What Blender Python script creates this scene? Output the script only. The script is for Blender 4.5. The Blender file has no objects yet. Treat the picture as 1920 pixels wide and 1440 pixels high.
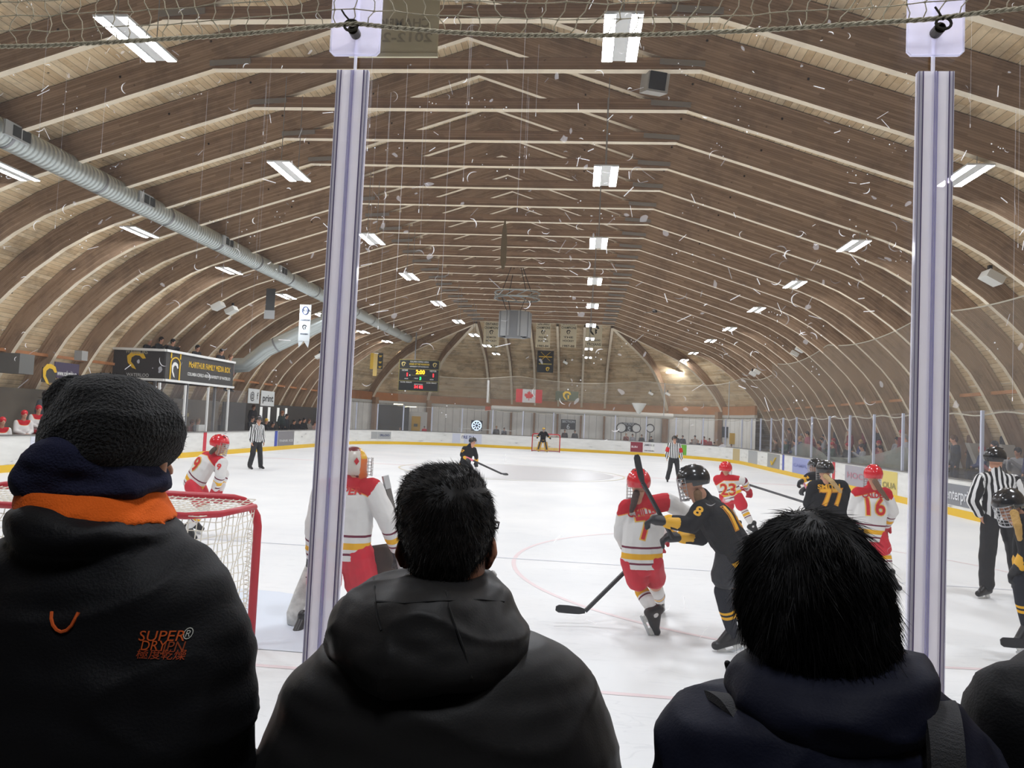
import bpy, bmesh, math, random
import numpy as np
from mathutils import Vector, Matrix, noise
from mathutils.bvhtree import BVHTree
random.seed(7)
S = bpy.context.scene
C = S.collection

# ------------------------------------------------------------------ camera
F, EYE = 1400.0, 1.95                      # focal length in pixels of the 1920 frame, eye height
def _frame():
    v = Vector(((1087-960)/F, (797-720)/F, 1)); yv = v.normalized()
    h = Vector(((1087+1000-960)/F, (797+46-720)/F, 1))
    z = h.cross(yv).normalized()
    if z.y > 0: z = -z
    return yv.cross(z), yv, z
AX, AY, AZ = _frame()                      # world axes in camera space (x right, y down, z ahead)
CAM = Vector((0, 0, EYE))
def ray(px, py):
    c = Vector(((px-960)/F, (py-720)/F, 1))
    return Vector((AX.dot(c), AY.dot(c), AZ.dot(c)))
def P(px, py, Y):  d = ray(px, py); return CAM + d*(Y/d.y)       # point seen there at distance Y ahead
def PX(px, py, X): d = ray(px, py); return CAM + d*(X/d.x)
def G(px, py, z=0.0): d = ray(px, py); return CAM + d*((z-EYE)/d.z)
cam = bpy.data.objects.new('camera', bpy.data.cameras.new('camera')); C.objects.link(cam)
cam.data.sensor_fit = 'HORIZONTAL'; cam.data.sensor_width = 36; cam.data.lens = F/1920*36
cam.data.clip_start = 0.02; cam.data.clip_end = 300
cr = Vector((AX.x, AY.x, AZ.x)); cd = Vector((AX.y, AY.y, AZ.y)); cf = Vector((AX.z, AY.z, AZ.z))
M = Matrix.Identity(4)
for i in range(3): M[i][0] = cr[i]; M[i][1] = -cd[i]; M[i][2] = -cf[i]; M[i][3] = CAM[i]
cam.matrix_world = M
S.camera = cam

# ------------------------------------------------------------------ world, exposure
S.view_settings.view_transform = 'Standard'; S.view_settings.look = 'None'
S.view_settings.gamma = 1; S.view_settings.use_curve_mapping = False
S.view_settings.exposure = 0.0
S.cycles.max_bounces = 5; S.cycles.diffuse_bounces = 3; S.cycles.glossy_bounces = 2; S.cycles.transparent_max_bounces = 20
S.cycles.use_adaptive_sampling = True; S.cycles.adaptive_threshold = .03
S.cycles.caustics_reflective = False; S.cycles.caustics_refractive = False
S.cycles.sample_clamp_indirect = 6
w = bpy.data.worlds.new('world'); S.world = w; w.use_nodes = True
w.node_tree.nodes['Background'].inputs[0].default_value = (.75, .8, .9, 1)
w.node_tree.nodes['Background'].inputs[1].default_value = 0.008
LAMP = 130.0                                # strength of the ceiling light panels

# ------------------------------------------------------------------ materials
MATS = {}
def lin(c):
    return tuple(((v/255)/12.92 if v/255 <= .04045 else ((v/255+.055)/1.055)**2.4) for v in c) + (1,)
def nodes(name):
    m = bpy.data.materials.new(name); m.use_nodes = True
    nt = m.node_tree; b = nt.nodes['Principled BSDF']
    return m, nt, b
def mat(name, rgb, rough=.6, metal=0, spec=.4, emit=0, bump=0, bscale=60, vary=0, vscale=8):
    if name in MATS: return MATS[name]
    m, nt, b = nodes(name); col = lin(rgb)
    b.inputs['Base Color'].default_value = col; b.inputs['Roughness'].default_value = rough
    b.inputs['Metallic'].default_value = metal; b.inputs['Specular IOR Level'].default_value = spec
    if emit:
        b.inputs['Emission Color'].default_value = col; b.inputs['Emission Strength'].default_value = emit
    tc = nt.nodes.new('ShaderNodeTexCoord')
    if vary:
        n = nt.nodes.new('ShaderNodeTexNoise'); n.inputs['Scale'].default_value = vscale; n.inputs['Detail'].default_value = 4
        nt.links.new(tc.outputs['Object'], n.inputs['Vector'])
        r = nt.nodes.new('ShaderNodeValToRGB')
        r.color_ramp.elements[0].position = .3; r.color_ramp.elements[1].position = .7
        r.color_ramp.elements[0].color = tuple(c*(1-vary) for c in col[:3])+(1,)
        r.color_ramp.elements[1].color = tuple(min(1, c*(1+vary)) for c in col[:3])+(1,)
        nt.links.new(n.outputs['Fac'], r.inputs[0]); nt.links.new(r.outputs[0], b.inputs['Base Color'])
    if bump:
        n = nt.nodes.new('ShaderNodeTexNoise'); n.inputs['Scale'].default_value = bscale; n.inputs['Detail'].default_value = 3
        nt.links.new(tc.outputs['Object'], n.inputs['Vector'])
        bp = nt.nodes.new('ShaderNodeBump'); bp.inputs['Strength'].default_value = bump; bp.inputs['Distance'].default_value = .01
        nt.links.new(n.outputs['Fac'], bp.inputs['Height']); nt.links.new(bp.outputs[0], b.inputs['Normal'])
    MATS[name] = m; return m
def ramp(nt, src, stops, const=False):
    r = nt.nodes.new('ShaderNodeValToRGB'); e = r.color_ramp.elements
    if const: r.color_ramp.interpolation = 'CONSTANT'
    while len(e) < len(stops): e.new(1)
    for k, (p, c) in enumerate(stops): e[k].position = p; e[k].color = c if len(c) == 4 else lin(c)
    nt.links.new(src, r.inputs[0]); return r
def math_(nt, op, a, b=None, c=None):
    n = nt.nodes.new('ShaderNodeMath'); n.operation = op
    for k, v in enumerate((a, b, c)):
        if v is None: continue
        if isinstance(v, (int, float)): n.inputs[k].default_value = v
        else: nt.links.new(v, n.inputs[k])
    return n.outputs[0]
def mixc(nt, f, a, b, mode='MIX'):
    n = nt.nodes.new('ShaderNodeMix'); n.data_type = 'RGBA'; n.blend_type = mode
    for k, v in ((0, f), (6, a), (7, b)):
        if isinstance(v, (int, float)): n.inputs[k].default_value = v
        elif isinstance(v, tuple): n.inputs[k].default_value = v
        else: nt.links.new(v, n.inputs[k])
    return n.outputs[2]
def wood(name, light, dark, plank, stain=.5, stretch=.25, along='y'):
    """boards from the UV map: u across the boards, v along them"""
    m, nt, b = nodes(name)
    uv = nt.nodes.new('ShaderNodeUVMap'); sp = nt.nodes.new('ShaderNodeSeparateXYZ'); nt.links.new(uv.outputs[0], sp.inputs[0])
    u = math_(nt, 'DIVIDE', sp.outputs[0], plank); cell = math_(nt, 'FLOOR', u); fr = math_(nt, 'FRACT', u)
    off = math_(nt, 'MULTIPLY', cell, 1.37)
    v2 = math_(nt, 'DIVIDE', math_(nt, 'ADD', sp.outputs[1], off), 1.83)
    cell2 = math_(nt, 'ADD', math_(nt, 'MULTIPLY', math_(nt, 'FLOOR', v2), 17.3), cell)
    wn = nt.nodes.new('ShaderNodeTexWhiteNoise'); wn.noise_dimensions = '1D'; nt.links.new(cell2, wn.inputs['W'])
    cv = nt.nodes.new('ShaderNodeCombineXYZ'); nt.links.new(sp.outputs[0], cv.inputs[0])
    nt.links.new(math_(nt, 'MULTIPLY', sp.outputs[1], stretch), cv.inputs[1]); nt.links.new(off, cv.inputs[2])
    n = nt.nodes.new('ShaderNodeTexNoise'); n.inputs['Scale'].default_value = 14; n.inputs['Detail'].default_value = 5
    nt.links.new(cv.outputs[0], n.inputs['Vector'])
    f = math_(nt, 'ADD', math_(nt, 'MULTIPLY', wn.outputs['Value'], .5), math_(nt, 'MULTIPLY', n.outputs['Fac'], .6))
    col = ramp(nt, f, [(.2, dark), (.85, light)]).outputs[0]
    # knots
    kv = nt.nodes.new('ShaderNodeTexVoronoi'); kv.inputs['Scale'].default_value = 2.2
    nt.links.new(uv.outputs[0], kv.inputs['Vector'])
    kn = ramp(nt, kv.outputs['Distance'], [(.035, (60, 60, 60)), (.075, (255, 255, 255))]).outputs[0]
    col = mixc(nt, 1.0, col, kn, 'MULTIPLY')
    # water stains with a shape of their own
    st = nt.nodes.new('ShaderNodeTexNoise'); st.inputs['Scale'].default_value = .9; st.inputs['Detail'].default_value = 7; st.inputs['Roughness'].default_value = .65
    nt.links.new(uv.outputs[0], st.inputs['Vector'])
    sr = ramp(nt, st.outputs['Fac'], [(.36, (96, 76, 56)), (.52, (255, 250, 240))]).outputs[0]
    col = mixc(nt, stain, col, sr, 'MULTIPLY')
    gap = math_(nt, 'GREATER_THAN', fr, .93)
    col = mixc(nt, math_(nt, 'MULTIPLY', gap, .7), col, lin(tuple(c*.45 for c in dark)))
    nt.links.new(col, b.inputs['Base Color']); b.inputs['Roughness'].default_value = .75
    b.inputs['Specular IOR Level'].default_value = .2
    MATS[name] = m; return m
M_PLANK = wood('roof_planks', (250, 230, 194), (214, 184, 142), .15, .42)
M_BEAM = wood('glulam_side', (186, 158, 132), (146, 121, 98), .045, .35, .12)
M_PALE = wood('pale_wood', (244, 232, 210), (230, 213, 184), .2, .15, .1)  # paler than the beam sides, for rib and tie undersides and braces
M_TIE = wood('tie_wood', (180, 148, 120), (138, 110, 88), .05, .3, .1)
M_WHITE = mat('white_paint', (232, 232, 228), .5, vary=.03)
M_BLACK = mat('black_plastic', (18, 18, 20), .45)
M_STEEL = mat('grey_steel', (150, 152, 155), .4, .6)
M_GALV = mat('galvanised_steel', (172, 180, 180), .38, .75, vary=.08, vscale=3)
M_YEL = mat('yellow_kick', (236, 192, 40), .5)
M_RED = mat('goal_red', (190, 22, 42), .4)
M_NETW = mat('net_cord', (240, 234, 220), .9)
M_ROPE = mat('grey_rope', (222, 212, 186), .9, bump=.5, bscale=200)
M_SKIN = mat('skin', (214, 160, 132), .55, spec=.3)
M_SKIND = mat('skin_tan', (176, 120, 92), .55, spec=.3)
M_ORANGE = mat('orange_fleece', (238, 104, 24), .95, bump=.3, bscale=300)
def glassy(name, tint=(1, 1, 1), gloss=.04, haze=.0, rough=.02, hazecol=(200, 200, 205)):
    m = bpy.data.materials.new(name); m.use_nodes = True; nt = m.node_tree
    for n in list(nt.nodes):
        if n.type != 'OUTPUT_MATERIAL': nt.nodes.remove(n)
    out = [n for n in nt.nodes if n.type == 'OUTPUT_MATERIAL'][0]
    t = nt.nodes.new('ShaderNodeBsdfTransparent'); t.inputs[0].default_value = tint+(1,)
    g = nt.nodes.new('ShaderNodeBsdfGlossy'); g.inputs['Roughness'].default_value = rough
    mx = nt.nodes.new('ShaderNodeMixShader'); mx.inputs[0].default_value = gloss
    nt.links.new(t.outputs[0], mx.inputs[1]); nt.links.new(g.outputs[0], mx.inputs[2]); last = mx
    if haze:
        d = nt.nodes.new('ShaderNodeBsdfDiffuse'); d.inputs[0].default_value = lin(hazecol)
        tr = nt.nodes.new('ShaderNodeBsdfTranslucent'); tr.inputs[0].default_value = lin(hazecol)
        a = nt.nodes.new('ShaderNodeAddShader'); nt.links.new(d.outputs[0], a.inputs[0]); nt.links.new(tr.outputs[0], a.inputs[1])
        m2 = nt.nodes.new('ShaderNodeMixShader'); m2.inputs[0].default_value = haze
        nt.links.new(mx.outputs[0], m2.inputs[1]); nt.links.new(a.outputs[0], m2.inputs[2]); last = m2
    nt.links.new(last.outputs[0], out.inputs[0]); MATS[name] = m; return m
M_GLASS = glassy('clear_rink_glass', gloss=.012, haze=.018)
M_GLASS2 = glassy('distant_rink_glass', (.985, .99, .99), gloss=.02, haze=.04)
M_NETH = glassy('fine_safety_net', (.9, .9, .9), gloss=0, haze=.17, hazecol=(165, 158, 145))
M_SCUFF = glassy('scuff_sparkle', gloss=.0, haze=.72, hazecol=(250, 250, 252))
M_SCUFF2 = glassy('faint_scuff', gloss=.0, haze=.22, hazecol=(245, 245, 250))
M_CLEAR = glassy('milky_plastic', (.88, .88, .93), gloss=.08, haze=.45, rough=.15, hazecol=(226, 224, 236))
M_VISOR = glassy('clear_visor', (.93, .93, .95), gloss=.18, haze=.04, rough=.04)

# ------------------------------------------------------------------ mesh helpers
class MB:
    def __init__(s): s.v = []; s.f = []; s.m = []; s.uv = []
    def face(s, idx, m=0, uv=None): s.f.append(tuple(idx)); s.m.append(m); s.uv.append(uv)
    def add(s, vs, fs, m=0):
        o = len(s.v); s.v += [tuple(v) for v in vs]
        for f in fs: s.face([i+o for i in f], m)
    def quad(s, a, b, c, d, m=0, uv=None):
        o = len(s.v); s.v += [tuple(a), tuple(b), tuple(c), tuple(d)]; s.face((o, o+1, o+2, o+3), m, uv)
    def box(s, c, d, m=0, R=None):
        c = Vector(c); vs = []
        for x in (-1, 1):
            for y in (-1, 1):
                for z in (-1, 1):
                    v = Vector((x*d[0]/2, y*d[1]/2, z*d[2]/2)); vs.append(c + (R @ v if R else v))
        s.add(vs, [(0, 1, 3, 2), (4, 6, 7, 5), (0, 4, 5, 1), (2, 3, 7, 6), (0, 2, 6, 4), (1, 5, 7, 3)], m); return s
    def bar(s, a, b, wd, th, up=(0, 0, 1), m=0):
        a = Vector(a); b = Vector(b); d = (b-a); L = d.length; d.normalize(); up = Vector(up)
        sd = d.cross(up); sd = sd.normalized() if sd.length > 1e-6 else Vector((1, 0, 0)); u = sd.cross(d)
        R = Matrix((sd, d, u)).transposed(); return s.box((a+b)/2, (wd, L, th), m, R)
    def tube(s, pts, r, n=8, m=0, closed=False, ends=True):
        pts = [Vector(p) for p in pts]; N = len(pts); rs = r if isinstance(r, (list, tuple)) else [r]*N
        o = len(s.v); ref = None
        for i, p in enumerate(pts):
            a = pts[(i+1) % N] if (closed or i < N-1) else p; c = pts[i-1] if (closed or i > 0) else p
            d = (a-c).normalized()
            if ref is None: ref = Vector((0, 0, 1)) if abs(d.z) < .9 else Vector((1, 0, 0))
            x = ref - d*ref.dot(d)
            if x.length < 1e-5: x = d.orthogonal()
            x.normalize(); y = d.cross(x); ref = x
            for k in range(n):
                t = 2*math.pi*k/n; s.v.append(tuple(p + (x*math.cos(t)+y*math.sin(t))*rs[i]))
        for i in range(N if closed else N-1):
            j = (i+1) % N
            for k in range(n): k2 = (k+1) % n; s.face((o+i*n+k, o+i*n+k2, o+j*n+k2, o+j*n+k), m)
        if ends and not closed:
            s.face([o+k for k in range(n)][::-1], m); s.face([o+(N-1)*n+k for k in range(n)], m)
        return s
    def ell(s, c, r, n=14, k=9, m=0, R=None, zmin=-1.0):
        c = Vector(c); o = len(s.v); rows = []
        for i in range(k+1):
            t = math.pi*i/k; z = max(math.cos(t), zmin); q = math.sin(t) if math.cos(t) >= zmin else math.sqrt(max(0, 1-zmin*zmin))*(1-(i-k*math.acos(zmin)/math.pi)/(k-k*math.acos(zmin)/math.pi+1e-9)) if zmin > -1 else math.sin(t)
            for j in range(n):
                a = 2*math.pi*j/n; v = Vector((r[0]*q*math.cos(a), r[1]*q*math.sin(a), r[2]*z)); s.v.append(tuple(c + (R @ v if R else v)))
        for i in range(k):
            for j in range(n): s.face((o+i*n+j, o+(i+1)*n+j, o+(i+1)*n+(j+1) % n, o+i*n+(j+1) % n), m)
        return s
    def cap(s, p, q, r1, r2, side=None, flat=1.0, n=14):
        """a tapered rounded limb; flat squashes it across `side`"""
        p = Vector(p); q = Vector(q); d = q-p; L = d.length
        d = d/L if L > 1e-6 else Vector((0, 0, 1))
        x = Vector(side) - d*Vector(side).dot(d) if side is not None else d.orthogonal()
        if x.length < 1e-4: x = d.orthogonal()
        x.normalize(); y = d.cross(x); o = len(s.v); rings = []
        for a in (90, 60, 30): rings.append((p - d*r1*math.sin(math.radians(a))*min(1, flat+.2), max(.02, math.cos(math.radians(a)))*r1))
        rings.append((p, r1)); rings.append((p.lerp(q, .5), (r1+r2)/2)); rings.append((q, r2))
        for a in (30, 60, 90): rings.append((q + d*r2*math.sin(math.radians(a))*min(1, flat+.2), max(.02, math.cos(math.radians(a)))*r2))
        for c, r in rings:
            for k in range(n):
                t = 2*math.pi*k/n; s.v.append(tuple(c + x*math.cos(t)*r + y*math.sin(t)*r*flat))
        R = len(rings)
        for i in range(R-1):
            for k in range(n): k2 = (k+1) % n; s.face((o+i*n+k, o+i*n+k2, o+(i+1)*n+k2, o+(i+1)*n+k))
        s.face([o+k for k in range(n)][::-1]); s.face([o+(R-1)*n+k for k in range(n)])
        return s
    def loft(s, rings, m=0, close=True):
        """rings: lists of points of equal length"""
        n = len(rings[0]); o = len(s.v)
        for r in rings: s.v += [tuple(p) for p in r]
        for i in range(len(rings)-1):
            for k in range(n): k2 = (k+1) % n; s.face((o+i*n+k, o+(i+1)*n+k, o+(i+1)*n+k2, o+i*n+k2), m)
        if close: s.face([o+k for k in range(n)], m); s.face([o+(len(rings)-1)*n+k for k in range(n)][::-1], m)
        return s
    def mesh(s, name):
        me = bpy.data.meshes.new(name); me.from_pydata(s.v, [], s.f)
        me.polygons.foreach_set('material_index', s.m)
        if any(u is not None for u in s.uv):
            L = me.uv_layers.new(name='UVMap'); d = []
            for f, u in zip(s.f, s.uv): d += list(u) if u is not None else [(0, 0)]*len(f)
            L.data.foreach_set('uv', [x for p in d for x in p])
        me.validate(); me.update(); return me
def link(name, me, mats, parent=None, smooth=False):
    o = bpy.data.objects.new(name, me); C.objects.link(o)
    if mats is not None:
        if len(me.materials): me.materials.clear()
        for m in (mats if isinstance(mats, (list, tuple)) else [mats]): me.materials.append(m)
    if smooth: me.polygons.foreach_set('use_smooth', [True]*len(me.polygons))
    if parent is not None:
        o.parent = parent; o.matrix_parent_inverse = Matrix.Translation(-parent_loc(parent))
    return o
def parent_loc(o):
    return Vector(o.location) if o.type == 'EMPTY' else Vector((0, 0, 0))
def put(name, mb, mats, parent=None, smooth=False, label=None, cat=None, group=None, kind=None):
    o = link(name, mb.mesh(name), mats, parent, smooth); tag(o, label, cat, group, kind); return o
def tag(o, label=None, cat=None, group=None, kind=None):
    if label: o['label'] = label
    if cat: o['category'] = cat
    if group: o['group'] = group
    if kind: o['kind'] = kind
    return o
def thing(name, label, cat, loc=(0, 0, 0), group=None):
    o = bpy.data.objects.new(name, None); C.objects.link(o); o.location = loc; o.empty_display_size = .2
    return tag(o, label, cat, group)
def ordn(i):
    W = ['nearest', 'second', 'third', 'fourth', 'fifth', 'sixth', 'seventh', 'eighth', 'ninth', 'tenth', 'eleventh', 'twelfth', 'thirteenth', 'fourteenth', 'fifteenth', 'sixteenth', 'seventeenth', 'eighteenth', 'nineteenth', 'twentieth']
    T = ['', 'first', 'second', 'third', 'fourth', 'fifth', 'sixth', 'seventh', 'eighth', 'ninth']
    if i < 20: return W[i]
    return ('thirtieth' if i == 29 else 'thirty-'+T[i-29]) if i >= 29 else 'twenty-'+T[i-19]
LAB = bpy.data.scenes.new('workbench')          # an empty side scene to evaluate modifiers in, removed at the end
def evaluated(o):
    LAB.collection.objects.link(o); vl = LAB.view_layers[0]; vl.update()
    me = bpy.data.meshes.new_from_object(o.evaluated_get(vl.depsgraph)); bpy.data.objects.remove(o); return me
def remesh(mb, vox, smooth=3, name='m'):
    me = mb.mesh(name); o = bpy.data.objects.new('tmp', me)
    r = o.modifiers.new('r', 'REMESH'); r.mode = 'VOXEL'; r.voxel_size = vox
    if smooth: sm = o.modifiers.new('s', 'SMOOTH'); sm.factor = .5; sm.iterations = smooth
    out = evaluated(o); bpy.data.meshes.remove(me); out.name = name
    out.polygons.foreach_set('use_smooth', [True]*len(out.polygons)); return out
def verts(me):
    a = np.empty(len(me.vertices)*3); me.vertices.foreach_get('co', a); return a.reshape(-1, 3)
def wrinkle(me, amp, sc, stretch=(1, 1, 1), seed=0):
    N = np.empty(len(me.vertices)*3); me.vertices.foreach_get('normal', N); N = N.reshape(-1, 3); co = verts(me); out = co.copy()
    for i in range(len(co)):
        p = co[i]; q = Vector((p[0]*stretch[0], p[1]*stretch[1], p[2]*stretch[2]))*sc + Vector((seed, seed*2, 0))
        d = noise.noise(q) + .5*noise.noise(q*2.1); rg = 1-abs(noise.noise(q*.7+Vector((5, 1, 2))))*2
        out[i] = p + N[i]*(amp*(d+.7*rg*rg*rg))
    me.vertices.foreach_set('co', out.ravel())
    me.update()
def attr(me, name, vals):
    a = me.attributes.new(name, 'FLOAT', 'POINT'); a.data.foreach_set('value', np.asarray(vals, dtype=np.float32))
def text_mesh(body, size, bold=0.0, align='CENTER', spacing=1.0):
    cu = bpy.data.curves.new('t', 'FONT'); cu.body = body; cu.size = size; cu.align_x = align; cu.align_y = 'CENTER'
    cu.offset = bold; cu.space_character = spacing; cu.resolution_u = 3
    me = evaluated(bpy.data.objects.new('t', cu)); bpy.data.curves.remove(cu); return me
def text(name, body, origin, right, up, size, material, parent=None, bold=0.0, sx=1.0, conform=None, width=None, **k):
    """lettering standing on a surface; conform = BVH of a curved surface to lie on"""
    me = text_mesh(body, size, bold)
    r = Vector(right).normalized(); u = Vector(up); u = (u - r*u.dot(r)).normalized(); n = r.cross(u)
    co = verts(me)
    if len(co) == 0: return None
    if width: sx = width/max(1e-6, co[:, 0].max()-co[:, 0].min())
    if conform is not None:
        bm = bmesh.new(); bm.from_mesh(me)
        g = max(.02, size*.12)
        for ax in (0, 1):
            lo, hi = co[:, ax].min(), co[:, ax].max(); t = lo+g
            while t < hi:
                bmesh.ops.bisect_plane(bm, geom=bm.verts[:]+bm.edges[:]+bm.faces[:], plane_co=(t, 0, 0) if ax == 0 else (0, t, 0), plane_no=(1, 0, 0) if ax == 0 else (0, 1, 0)); t += g
        bm.to_mesh(me); bm.free()
    for v in me.vertices:
        p = Vector(origin) + r*v.co.x*sx + u*v.co.y
        if conform is not None:
            hit = conform.ray_cast(p + n*.6, -n, 1.2)
            if hit[0] is not None: p = hit[0] + n*(k.get('lift', .006))
        v.co = p
    me.update(); return link(name, me, material, parent)
def strip_uv(mb, rings_a, rings_b, m, u, v): pass

# ------------------------------------------------------------------ building shell
CX = -2.82; BAY = 1.83; HIPY = 52.3; TH = 4.81
PROF = [(4.81, 8.80), (6.6, 8.24), (8.4, 7.66), (9.6, 7.27), (10.4, 7.0), (11.1, 6.7), (11.9, 6.24), (12.76, 5.6), (13.4, 5.02), (13.9, 4.52), (14.3, 4.03), (14.62, 3.52), (14.86, 3.08), (15.1, 2.6), (15.35, 2.05), (15.6, 1.45), (15.85, .75), (16.08, 0)]
APEX = (0, 10.42)
def offset(pr, d0, d1):
    out = []
    for i, p in enumerate(pr):
        a = pr[max(0, i-1)]; b = pr[min(len(pr)-1, i+1)]; t = Vector((b[0]-a[0], b[1]-a[1])).normalized()
        n = Vector((-t.y, t.x)); n = n if n.y >= 0 or n.x > 0 else -n
        if n.x < 0: n = -n
        d = d0+(d1-d0)*i/(len(pr)-1); out.append((p[0]+n.x*d, p[1]+n.y*d))
    return out
FULL = [APEX]+PROF
OUT = offset(FULL, .72, .5); OUT[0] = (0, APEX[1]+.76)
SHELL = offset(FULL, .74, .52); SHELL[0] = (0, APEX[1]+.78)
def arc(pr):
    L = [0]
    for a, b in zip(pr, pr[1:]): L.append(L[-1]+math.hypot(b[0]-a[0], b[1]-a[1]))
    return L
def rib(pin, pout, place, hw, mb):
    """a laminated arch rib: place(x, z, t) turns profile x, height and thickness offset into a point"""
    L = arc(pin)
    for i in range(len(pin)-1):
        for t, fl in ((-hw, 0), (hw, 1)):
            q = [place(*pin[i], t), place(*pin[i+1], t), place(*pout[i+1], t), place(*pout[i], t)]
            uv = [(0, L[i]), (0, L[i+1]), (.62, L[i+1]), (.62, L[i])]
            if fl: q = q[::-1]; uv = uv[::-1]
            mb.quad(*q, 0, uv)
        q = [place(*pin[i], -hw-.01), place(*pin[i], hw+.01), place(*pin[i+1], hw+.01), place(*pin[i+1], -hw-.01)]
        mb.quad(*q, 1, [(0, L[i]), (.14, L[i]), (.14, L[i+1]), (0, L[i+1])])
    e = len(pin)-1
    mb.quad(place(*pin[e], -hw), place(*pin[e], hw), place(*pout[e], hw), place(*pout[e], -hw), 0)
frames = list(range(-6, 21)); HW = .065
for k, n in enumerate(frames):
    Y = BAY*(7.75+n)
    if Y > HIPY+.2: break
    t = thing('roof_truss', f'laminated timber arch frame spanning the rink, {ordn(k)} from the spectators end', 'roof frame', (CX, Y, 0), 'timber arch frames under the plank roof')
    for sg in (-1, 1):
        mb = MB(); rib(FULL, OUT, lambda x, z, q, sg=sg: (CX+sg*x, Y+q, z), HW, mb)
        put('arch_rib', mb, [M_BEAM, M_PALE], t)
    mb = MB(); a = (CX-TH-.05, 8.8); b = (CX+TH+.05, 8.8)
    for q in (-HW-.015, HW+.015):
        mb.quad((a[0], Y+q, 8.8), (b[0], Y+q, 8.8), (b[0]-.25, Y+q, 9.03), (a[0]+.25, Y+q, 9.03), 0, [(0, 0), (0, 9.6), (.2, 9.6), (.2, 0)])
    mb.quad((a[0]+.25, Y-HW, 9.03), (b[0]-.25, Y-HW, 9.03), (b[0]-.25, Y+HW, 9.03), (a[0]+.25, Y+HW, 9.03), 0)
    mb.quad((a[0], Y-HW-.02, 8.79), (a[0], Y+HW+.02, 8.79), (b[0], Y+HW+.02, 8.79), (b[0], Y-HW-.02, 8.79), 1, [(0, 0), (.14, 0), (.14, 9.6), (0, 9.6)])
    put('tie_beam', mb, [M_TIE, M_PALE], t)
    for sg in (-1, 1):
        mb = MB(); mb.bar((CX+sg*(TH+.1), Y-HW-.03, 8.9), (CX+sg*(TH-.75), Y-HW-.03, 8.95), .012, .11)
        put('gusset_plate', mb, mat('dull_zinc', (150, 144, 136), .6, .1), t)
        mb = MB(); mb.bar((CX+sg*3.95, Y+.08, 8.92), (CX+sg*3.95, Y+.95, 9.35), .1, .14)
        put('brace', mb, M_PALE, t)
# fan of half arches round the far end
K0 = 1; PR2 = [(x-TH, z) for x, z in FULL[1:]]; OU2 = [(max(0, x-TH), z) for x, z in OUT[1:]]; SH2 = [(max(0, x-TH), z) for x, z in SHELL[1:]]
fan = [(-1, a) for a in (60, 30)] + [(0, x) for x in (-4.81, -2.9, -.97, .97, 2.9, 4.81)] + [(1, a) for a in (30, 60)]
tr = thing('end_truss', 'fan of curved timber rafters carrying the far end roof', 'roof frame', (CX, HIPY, 0))
for k, (sg, a) in enumerate(fan):
    if sg == 0: base = Vector((CX+a, HIPY, 0)); d = Vector((0, 1, 0))
    else: base = Vector((CX+sg*TH, HIPY, 0)); d = Vector((sg*math.sin(math.radians(a)), math.cos(math.radians(a)), 0))
    sd = Vector((d.y, -d.x, 0)); mb = MB(); hw = .11 if sg else .075
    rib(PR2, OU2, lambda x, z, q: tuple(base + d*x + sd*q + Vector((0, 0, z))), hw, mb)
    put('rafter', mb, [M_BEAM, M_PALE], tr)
# plank skin
mb = MB(); LS = arc(SHELL); y0, y1 = -4.0, HIPY
for sg in (-1, 1):
    for i in range(len(SHELL)-1):
        (xa, za), (xb, zb) = SHELL[i], SHELL[i+1]
        mb.quad((CX+sg*xa, y0, za), (CX+sg*xa, y1, za), (CX+sg*xb, y1, zb), (CX+sg*xb, y0, zb), 0, [(LS[i], y0), (LS[i], y1), (LS[i+1], y1), (LS[i+1], y0)])
L2 = arc(SH2)
steps = [(Vector((CX-TH, HIPY, 0)), Vector((-math.sin(math.radians(a)), math.cos(math.radians(a)), 0)), -a*.12) for a in range(90, -1, -10)] + \
        [(Vector((CX+TH, HIPY, 0)), Vector((math.sin(math.radians(a)), math.cos(math.radians(a)), 0)), 9.62+a*.12) for a in range(0, 91, 10)]
for (b0, d0, v0), (b1, d1, v1) in zip(steps, steps[1:]):
    for i in range(len(SH2)-1):
        q = [b0+d0*SH2[i][0]+Vector((0, 0, SH2[i][1])), b1+d1*SH2[i][0]+Vector((0, 0, SH2[i][1])), b1+d1*SH2[i+1][0]+Vector((0, 0, SH2[i+1][1])), b0+d0*SH2[i+1][0]+Vector((0, 0, SH2[i+1][1]))]
        mb.quad(*q, 0, [(L2[i], v0), (L2[i], v1), (L2[i+1], v1), (L2[i+1], v0)])
mb.quad((CX-TH, HIPY, SHELL[1][1]), (CX+TH, HIPY, SHELL[1][1]), (CX, HIPY, SHELL[0][1]), (CX, HIPY, SHELL[0][1]), 0, [(0, 0), (9.6, 0), (4.8, 2), (4.8, 2)])
put('ceiling', mb, M_PLANK, kind='structure')
# floor, ice
m, nt, b = nodes('concrete_floor'); b.inputs['Base Color'].default_value = lin((96, 94, 92)); b.inputs['Roughness'].default_value = .8; M_CONC = m
mb = MB(); mb.box((CX, 30, -.06), (42, 76, .08)); put('floor', mb, M_CONC, kind='structure')
XL, XR, YN, YF, RAD = -15.05, 10.0, 2.42, 54.6, 8.4
def rink_path(off=0.0, n=14):
    pts = []
    for cx, cy, a0 in ((XL+RAD, YN+RAD, 180), (XL+RAD, YF-RAD, 90), (XR-RAD, YF-RAD, 0), (XR-RAD, YN+RAD, -90)):
        for k in range(n+1):
            a = math.radians(a0 + (0 if 0 else 0)); 
            t = {180: 270-90*k/n, 90: 180-90*k/n, 0: 90-90*k/n, -90: 0-90*k/n}[a0]
            t = math.radians(t); pts.append(Vector((cx+(RAD+off)*math.cos(t), cy+(RAD+off)*math.sin(t), 0)))
    return pts
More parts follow.
